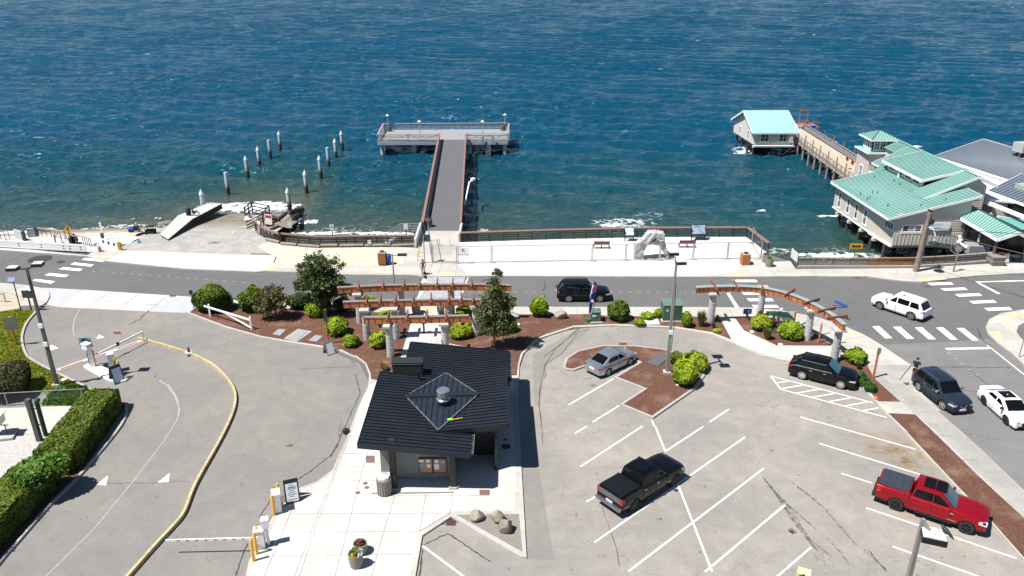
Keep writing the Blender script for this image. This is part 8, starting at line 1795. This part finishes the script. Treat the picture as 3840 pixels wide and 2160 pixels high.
def red_extra(t,s,L):
    bed(t,s,COVER,4); wb=s['wb']; x2,x3 = s['gh'][1],s['gh'][2]
    for k in (0,1): 
        a = x3+.35+k*.62; MB().box((a+.3,0,s['roof']+.028),(.58,1.05,.03)).build('sunroof',CARGL,t)
    MB().box((1.05,-s['W']/2-.004,.62),(.42,.012,.035)).build('side_badge',CHROME,t)
    MB().box((.98,-s['W']/2-.006,1.05),(.16,.012,.1)).build('side_badge',CHROME,t)
    text('FX4',.16,mat('decal_red',(.45,.02,.03),.4,0,.1),Matrix.Translation(Vector((-wb/2-.62,-s['W']/2-.012,1.16)))@Matrix.Rotation(R(90),4,'X'),t,'decal')
    for k in (-.35,.35): MB().bar((wb/2-.4,k,1.285),(wb/2+.55,k*.8,1.215),.02,.015).build('hood_crease',mat('deep_red',(.20,.006,.012),.3,0,.02),t)
car('pickup_truck','metallic red crew cab pickup truck with a grey folding bed cover and black wheels',g('Q',1250,782),g('Q',1998,1032),-1,pickup(paint('candy_red_paint',(.30,.006,.014),.35,.25),spokes=6,rimmat=RIMB,extra=red_extra,handle=paint('candy_red_paint',(.3,.006,.014)),wsg=mat('blue_windshield',(.02,.06,.10),.03,0,0,spec=1.0)),'pickup truck')
def blk_extra(t,s,L):
    bed(t,s,COVERB,1); MB().box((-s['wb']/2-s['ro']-.008,0,1.12),(.03,s['W']*.78,.34)).build('tailgate_panel',mat('satin_grey',(.20,.20,.21),.4,.6,.08),t,bevel=.008)
    MB().box((-.3,0,s['roof']+.02),(.9,1.0,.03)).build('sunroof',CARGL,t)
car('pickup_truck','black crew cab pickup truck parked alone in the middle of the lot',g('O',745,850),g('O',1160,594),-1,pickup(paint('truck_black_paint',(.003,.003,.005)),spokes=6,rimmat=RIMB,extra=blk_extra,handle=CHROME,bumper=mat('chrome_dark',(.30,.30,.31),.25,.8,.05),wsg=CARGL,mirror=paint('truck_black_paint',(.003,.003,.005))),'pickup truck')
# 7 navy crossover
car('suv','dark slate blue crossover SUV stopped at the kerb with a man at its tailgate',g('R',1505,605),g('R',1738,790),-1,suv(1.84,2.706,.98,.95,.36,1.70,paint=paint('slate_blue_paint',(.030,.043,.068),.5,.3),spokes=5,rails=CHROME,clad=True,fplate=True,badge=True,steer=R(14),sill=.25,mirror=CHROME,handle=CHROME,wsg=CARGL,rimmat=mat('bright_alloy',(.66,.66,.68))),'SUV')
# 8 white coupe
W_,wb_ = 1.80,2.63
def cp_extra(t,s,L): MB().box((-s['wb']/2-.62,0,1.06),(.28,1.3,.03)).build('spoiler',s['paint'],t); MB().box((-.35,0,s['roof']+.022),(.9,.9,.02)).build('sunroof',CARGL,t)
car('sedan','white sporty sedan with dark glass cut by the right edge of the photo',g('R',2165,748),g('R',2372,936),-1,dict(W=W_,wb=wb_,track=W_*.965,ro=.98,fo=.88,r=.33,sill=.17,roof=1.39,top=[(-wb_/2-.98,.80),(-wb_/2-.9,1.02),(-wb_/2-.3,1.03),(-.6,.96),(.6,.93),(wb_/2-.2,.91),(wb_/2+.3,.84),(wb_/2+.7,.74),(wb_/2+.88,.62)],gh=(wb_/2-.15,wb_/2-1.0,-wb_/2+.35,-wb_/2-.45),win=[(-wb_/2+.1,-.25,-.24,-wb_/2+.42),(-.15,wb_/2-.66,wb_/2-1.18,-.14)],doors=[(-.25,wb_/2-.52)],hl_z=.68,tl_z=.85,tl_h=.15,grille=(.32,.62),gw=.7,paint=paint('bright_white_paint',(.82,.82,.83)),glass=CARGL,wsg=CARGL,rimmat=RIMB,spokes=7,hr=.74,pz=.7,beltx=-.9,mirror=PLAST,extra=cp_extra,roofpaint=paint('bright_white_paint',(.82,.82,.83))),'sedan')
# ================================================================ PEOPLE
SKIN = mat('skin_tan',(.30,.14,.085),.55,0,.06); SKINL = mat('skin_light',(.48,.28,.21),.55,0,.05); HAIRB = mat('dark_hair',(.012,.009,.008),.6,0,.2)
CLB = mat('black_cloth',(.014,.014,.016),.8,0,.2); CLW = mat('white_cloth',(.62,.62,.62),.8,0,.1); CLN = mat('dark_navy_cloth',(.02,.022,.035),.8,0,.2)
def skin(name, verts, edges, rad, m, parent, sub=1, root=0):
    me = bpy.data.meshes.new(name); bm = bmesh.new(); lay = bm.verts.layers.skin.verify(); vv = []
    for i,(v,r) in enumerate(zip(verts,rad)):
        q = bm.verts.new(Vector(v)); rr = r if isinstance(r,tuple) else (r,r); q[lay].radius = rr; q[lay].use_root = (i==root); vv.append(q)
    for a,b in edges: bm.edges.new((vv[a],vv[b]))
    bm.to_mesh(me); bm.free(); me.materials.append(m); o = link(name,me,parent)
    k = o.modifiers.new('s','SKIN'); k.use_smooth_shade = True; k = o.modifiers.new('d','SUBSURF'); k.levels = sub; k.render_levels = sub
    return o
def person(label, base, rz, J, skinm, shirt, shorts, shoes, hair, cap=False, tight=False, longp=False, cat='person'):
    """J: joints in body space (x right, y forward, z up)"""
    t = thing('person',label,cat,(0,0,0)); order = ['pelvis','waist','chest','neck','head0','head1','shL','elL','wrL','shR','elR','wrR','hipL','knL','anL','toL','hipR','knR','anR','toR']
    rad = dict(pelvis=(.15,.11),waist=(.13,.095),chest=(.165,.11),neck=.055,head0=.088,head1=.082,shL=.062,elL=.043,wrL=.03,shR=.062,elR=.043,wrR=.03,hipL=.095,knL=.06,anL=.042,toL=.035,hipR=.095,knR=.06,anR=.042,toR=.035)
    E_ = [('pelvis','waist'),('waist','chest'),('chest','neck'),('neck','head0'),('head0','head1'),('chest','shL'),('shL','elL'),('elL','wrL'),('chest','shR'),('shR','elR'),('elR','wrR'),('pelvis','hipL'),('hipL','knL'),('knL','anL'),('anL','toL'),('pelvis','hipR'),('hipR','knR'),('knR','anR'),('anR','toR')]
    V_ = [Vector(J[k]) for k in order]; rd = [rad[k] for k in order]; Ed = [(order.index(a),order.index(b)) for a,b in E_]
    # fingers
    for s in ('L','R'):
        w = Vector(J['wr'+s]); e = Vector(J['el'+s]); d = (w-e).normalized(); side = d.cross(Vector((0,0,1)))
        side = side.normalized() if side.length > .1 else Vector((1,0,0)); n = d.cross(side)
        V_.append(w+d*.08); rd.append((.036,.018)); pi = len(V_)-1; Ed.append((order.index('wr'+s),pi))
        for k,l in ((-1.5,.065),(-.5,.08),(.5,.075),(1.5,.055)):
            V_.append(w+d*.10+side*k*.017); rd.append(.010); Ed.append((pi,len(V_)-1)); V_.append(w+d*(.10+l)+side*k*.02+n*.015); rd.append(.008); Ed.append((len(V_)-2,len(V_)-1))
        V_.append(w+d*.05+side*.045); rd.append(.011); Ed.append((pi,len(V_)-1)); V_.append(w+d*.09+side*.06+n*.01); rd.append(.009); Ed.append((len(V_)-2,len(V_)-1))
    skin('body',V_,Ed,rd,skinm,t)
    g_ = lambda k: Vector(J[k]); up = (g_('head1')-g_('neck')).normalized(); fw = Vector(J.get('face',(0,1,0))).normalized(); rt = fw.cross(up).normalized(); hc = (g_('head0')+g_('head1'))/2
    f = MB()
    f.path([hc+fw*.085-up*.0,hc+fw*.112-up*.03],[.012,.016],6); f.build('nose',skinm,t)
    f = MB()
    for s in (-1,1): f.lathe([(.001,-.012),(.012,0),(.001,.012)],hc+fw*.085+rt*.033*s+up*.015,6)
    f.build('eyes',HAIRB,t); MB().bar(hc+fw*.088-up*.062-rt*.02,hc+fw*.088-up*.062+rt*.02,.01,.01).build('mouth',mat('lip',(.25,.08,.06),.5,0,.05),t)
    f = MB()
    for s in (-1,1): f.box(hc+rt*.092*s,(.02,.04,.06))
    f.build('ears',skinm,t)
    Vh,Fh = ico((.105,.112,.10),2); M_ = Matrix((rt,fw,up)).transposed(); hv = [hc+up*.035-fw*.012+M_@Vector(v) for v in Vh]; hf = [q for q in Fh if not (all(Vh[i][1] > .03 for i in q) and all(Vh[i][2] < .045 for i in q)) and not all(Vh[i][2] < -.06 for i in q)]
    MB().add(hv,hf).build('cap' if cap else 'hair',hair,t,smooth=60)
    if cap: MB().add([hc+up*.05+fw*.08+rt*.07,hc+up*.05+fw*.08-rt*.07,hc+up*.03+fw*.19-rt*.05,hc+up*.03+fw*.19+rt*.05,hc+up*.065+fw*.08+rt*.07,hc+up*.065+fw*.08-rt*.07,hc+up*.045+fw*.19-rt*.05,hc+up*.045+fw*.19+rt*.05],[(0,1,2,3),(4,5,6,7),(0,1,5,4),(1,2,6,5),(2,3,7,6),(3,0,4,7)]).build('cap_brim',hair,t)
    if shirt:
        ks = ['pelvis','waist','chest','neckb','shL','elLm','shR','elRm']; JJ = dict(J); JJ['neckb'] = Vector(J['chest']).lerp(Vector(J['neck']),.75); JJ['elLm'] = Vector(J['shL']).lerp(Vector(J['elL']),.75); JJ['elRm'] = Vector(J['shR']).lerp(Vector(J['elR']),.75)
        skin('shirt',[JJ[k] for k in ks],[(0,1),(1,2),(2,3),(2,4),(4,5),(2,6),(6,7)],[(.175,.135),(.158,.125),(.185,.135),.07,.085,.07,.085,.07],shirt,t)
    if shorts:
        q = 1.0 if longp else .85; JJ = dict(J)
        for s in 'LR': JJ['m'+s] = Vector(J['hip'+s]).lerp(Vector(J['kn'+s]),q); JJ['a'+s] = Vector(J['kn'+s]).lerp(Vector(J['an'+s]),.9)
        ks = ['waist','pelvis','hipL','mL','hipR','mR']; ed = [(0,1),(1,2),(2,3),(1,4),(4,5)]; rr = [(.14,.11),(.17,.13),.115,.088,.115,.088]
        if longp: ks += ['aL','aR']; ed += [(3,6),(5,7)]; rr += [.06,.06]
        JJ['waist'] = Vector(J['pelvis']).lerp(Vector(J['waist']),.5); skin('trousers' if longp else 'shorts',[JJ[k] for k in ks],ed,rr,shorts,t,1,1)
    for s in 'LR': 
        a,e = Vector(J['an'+s]),Vector(J['to'+s]); skin('shoe',[a-(e-a)*.25+Vector((0,0,-.02)),a.lerp(e,.5),e+(e-a)*.1],[(0,1),(1,2)],[.05,.052,.04],shoes,t)
    t.location = base; t.rotation_euler = (0,0,rz); return t
STAND = dict(pelvis=(0,0,.93),waist=(0,.0,1.10),chest=(0,.0,1.34),neck=(0,.01,1.50),head0=(0,.02,1.59),head1=(0,.03,1.70),shL=(-.19,0,1.42),elL=(-.25,.03,1.14),wrL=(-.22,.14,.92),shR=(.19,0,1.42),elR=(.25,.03,1.14),wrR=(.22,.14,.92),hipL=(-.09,0,.88),knL=(-.10,.03,.49),anL=(-.10,0,.09),toL=(-.12,.16,.04),hipR=(.09,0,.88),knR=(.10,.03,.49),anR=(.10,0,.09),toR=(.12,.16,.04))
# man at the tailgate
J = dict(STAND); J.update(wrL=(-.14,.36,1.12),elL=(-.26,.16,1.16),wrR=(.14,.36,1.12),elR=(.26,.16,1.16),waist=(0,.02,1.10),chest=(0,.05,1.33),neck=(0,.09,1.48),head0=(0,.11,1.57),head1=(0,.14,1.68),face=(.2,1,-.25))
mp = g('R',1462,478,0.0); person('man in black t-shirt, shorts and cap behind the slate blue SUV',mp,R(-38),J,SKINL,CLB,CLB,CLW,CLB,True)
# cyclist
cy = g('U',175,1290,0.02); cyc = thing('bicycle','dark bicycle ridden by the shirtless man toward the crosswalk','bicycle',(0,0,0)); cb2 = MB(); 
for y in (-.52,.52): 
    cb2.lathe([(.325,-.016),(.345,0),(.325,.016),(.31,0),(.325,-.016)],(0,y,.345),22,Matrix.Rotation(R(90),4,'Y'))
cb2.build('wheels',TYRE,cyc,smooth=50); cb2 = MB()
for a,b in (((0,-.52,.345),(0,-.18,.30)),((0,-.18,.30),(0,-.32,.85)),((0,-.52,.345),(0,-.30,.72)),((0,-.30,.75),(0,.36,.82)),((0,-.18,.3),(0,.38,.72)),((0,.36,.98),(0,.52,.345))): cb2.path([a,b],.02,6)
cb2.path([(-.3,.32,1.0),(-.1,.38,1.03),(.1,.38,1.03),(.3,.32,1.0)],.016,6); cb2.build('frame',PLAST,cyc,smooth=50); MB().box((0,-.34,.9),(.16,.28,.06)).build('saddle',BLACK,cyc,bevel=.02)
cyc.location = cy; cyc.rotation_euler = (0,0,R(188))
J = dict(pelvis=(0,-.30,1.0),waist=(0,-.24,1.16),chest=(0,-.14,1.38),neck=(0,-.10,1.53),head0=(0,-.08,1.62),head1=(0,-.07,1.73),shL=(-.19,-.12,1.45),elL=(-.30,-.02,1.2),wrL=(-.24,-.12,1.0),shR=(.19,-.12,1.45),elR=(.30,.06,1.22),wrR=(.29,.26,1.06),hipL=(-.09,-.28,.95),knL=(-.14,.08,.74),anL=(-.13,-.08,.36),toL=(-.13,.08,.30),hipR=(.09,-.28,.95),knR=(.14,-.0,.58),anR=(.13,-.14,.20),toR=(.13,.02,.15),face=(0,1,-.05))
person('shirtless man in black and white shorts riding a bicycle off the promenade',cy,R(188),J,SKIN,None,mat('patterned_shorts',(.22,.22,.22),.8,0,.95,6),CLB,HAIRB)
# seated people on the beach and float
SIT = dict(pelvis=(0,0,.16),waist=(0,-.04,.32),chest=(0,-.06,.54),neck=(0,-.04,.69),head0=(0,-.02,.78),head1=(0,0,.89),shL=(-.19,-.05,.62),elL=(-.25,.08,.42),wrL=(-.15,.28,.38),shR=(.19,-.05,.62),elR=(.25,.08,.42),wrR=(.15,.28,.38),hipL=(-.1,.03,.14),knL=(-.14,.42,.40),anL=(-.13,.66,.08),toL=(-.14,.80,.04),hipR=(.1,.03,.14),knR=(.14,.42,.40),anR=(.13,.66,.08),toR=(.14,.80,.04))
p = gf('A',1380,455,beachz); person('person with a pale hat and dark top sitting in a folding chair on the beach',p+Vector((0,.1,.22)),R(20),SIT,SKINL,CLB,CLN,CLB,mat('pale_hat',(.66,.58,.55),.8,0,.08),True,longp=True)
ch = thing('beach_chair','dark folding beach chair with a bright blue towel on its arm','chair',p); b = MB()
for dx in (-.33,.33): b.bar(p+Vector((dx,-.25,0)),p+Vector((dx,.45,.42)),.05,.05); b.bar(p+Vector((dx,.45,0)),p+Vector((dx,-.3,.85)),.05,.05)
b.build('frame',BLACK,ch); MB().box(p+Vector((0,.1,.22)),(.66,.6,.04)).box(p+Vector((0,-.27,.58)),(.66,.05,.55),0,R(12)).build('fabric',CLN,ch); MB().box(p+Vector((-.75,-.05,.42)),(.75,.5,.06),.3,0,R(18)).build('blue_towel',mat('royal_blue',(.02,.09,.55),.7,0,.1),ch); MB().box(p+Vector((-.7,0,.2)),(.6,.5,.25),.2).build('bag',CLN,ch)
p = gf('A',1525,500,beachz); wg = thing('beach_wagon','black folding beach wagon with a canopy frame on the sand','wagon',p); b = MB(); b.add([(p.x+sx*w,p.y+sy*w*.7,p.z+z) for z,w in ((.28,.48),(.85,.55)) for sx,sy in ((-1,-1),(1,-1),(1,1),(-1,1))],[(0,1,2,3)]+[(i,(i+1)%4,4+(i+1)%4,4+i) for i in range(4)]); b.build('tub',CLB,wg); b = MB()
for sx in (-1,1):
    for sy in (-1,1): b.bar(p+Vector((sx*.5,sy*.36,.25)),p+Vector((sx*.52,sy*.36,1.25)),.035,.035)
b.box(p+Vector((0,0,1.27)),(1.1,.7,.03)); b.build('canopy_frame',BLACK,wg)
for sx in (-1,1):
    for sy in (-1,1): MB().lathe([(.13,-.04),(.15,0),(.13,.04)],p+Vector((sx*.42,sy*.36,.15)),12,Matrix.Rotation(R(90),4,'Y')).build('wheel',TYRE,wg)
p = g('A',1945,290,-.42)+Vector((0,.1,.1)); person('person in dark clothes sitting on the boarding float',p,R(-60),SIT,SKIN,CLN,CLN,CLB,HAIRB,longp=True)
p = g('A',1898,290,-.42)+Vector((0,.1,.05)); o = MB().lathe([(.28,0),(.34,.3),(.33,.75),(.2,.95),(.05,1.0)],p,10).build('black_bag',CLB,None,smooth=60); tag(o,'tall black bag standing beside the person on the boarding float','bag')
p = gf('A',1830,310,beachz); o = MB().lathe([(.02,0),(.26,.15),(.3,.45),(.22,.7),(.02,.75)],p+Vector((0,.3,.2)),10).build('mooring_float',mat('buoy_dark',(.10,.05,.05),.6,0,.4,3),None,smooth=60); tag(o,'round dark buoy on the left edge of the boarding float','buoy')
# gulls on the water
for i,(x,y) in enumerate(((1572,328),(1612,330))):
    q = g('A',x,y,SEA+.12); o = MB().path([q+Vector((-.22,0,.1)),q+Vector((-.05,0,.12)),q+Vector((.1,0,.16)),q+Vector((.16,0,.24)),q+Vector((.24,0,.22))],[.02,.09,.07,.05,.01],7).build('gull',WHITE,None,smooth=60); tag(o,['left white gull floating near the boarding float','right white gull floating near the boarding float'][i],'bird','gulls on the water')
# ================================================================ LIGHT AND CAMERA
SUNEL = R(61.5); SUNV = Vector((-.90,-.43,0)).normalized()*math.cos(SUNEL)+Vector((0,0,math.sin(SUNEL)))
w = bpy.data.worlds.new('World'); SC.world = w; w.use_nodes = True; N = w.node_tree.nodes; L = w.node_tree.links
sky = N.new('ShaderNodeTexSky'); sky.sky_type = 'NISHITA'; sky.sun_disc = False; sky.sun_elevation = SUNEL; sky.sun_rotation = math.atan2(SUNV.x,SUNV.y); sky.air_density = 1.0; sky.dust_density = .05; sky.ozone_density = 4.0; sky.altitude = 0
bg = N['Background']; L.new(sky.outputs[0],bg.inputs[0]); bg.inputs[1].default_value = .055
sl = bpy.data.lights.new('sun','SUN'); sl.energy = 5.0; sl.angle = R(.53); sl.color = (1,.965,.91); so = bpy.data.objects.new('sun',sl); COL.objects.link(so); so.rotation_euler = SUNV.to_track_quat('Z','Y').to_euler(); so.location = (0,0,60)
cd = bpy.data.cameras.new('camera'); cam = bpy.data.objects.new('camera',cd); COL.objects.link(cam); cam.location = (0,0,CAMH); cam.rotation_euler = (R(90)-PITCH,0,0)
cd.sensor_width = 36; cd.lens = FOC/3840*36; cd.clip_end = 20000; cd.clip_start = .5; SC.camera = cam
SC.view_settings.view_transform = 'Standard'; SC.view_settings.look = 'None'; SC.view_settings.exposure = .60; SC.view_settings.gamma = 1
SC.render.resolution_x = 1024; SC.render.resolution_y = 576
SC.cycles.max_bounces = 6; SC.cycles.transparent_max_bounces = 12; SC.cycles.use_denoising = True; SC.cycles.sample_clamp_direct = 6.0; SC.cycles.sample_clamp_indirect = 3.0
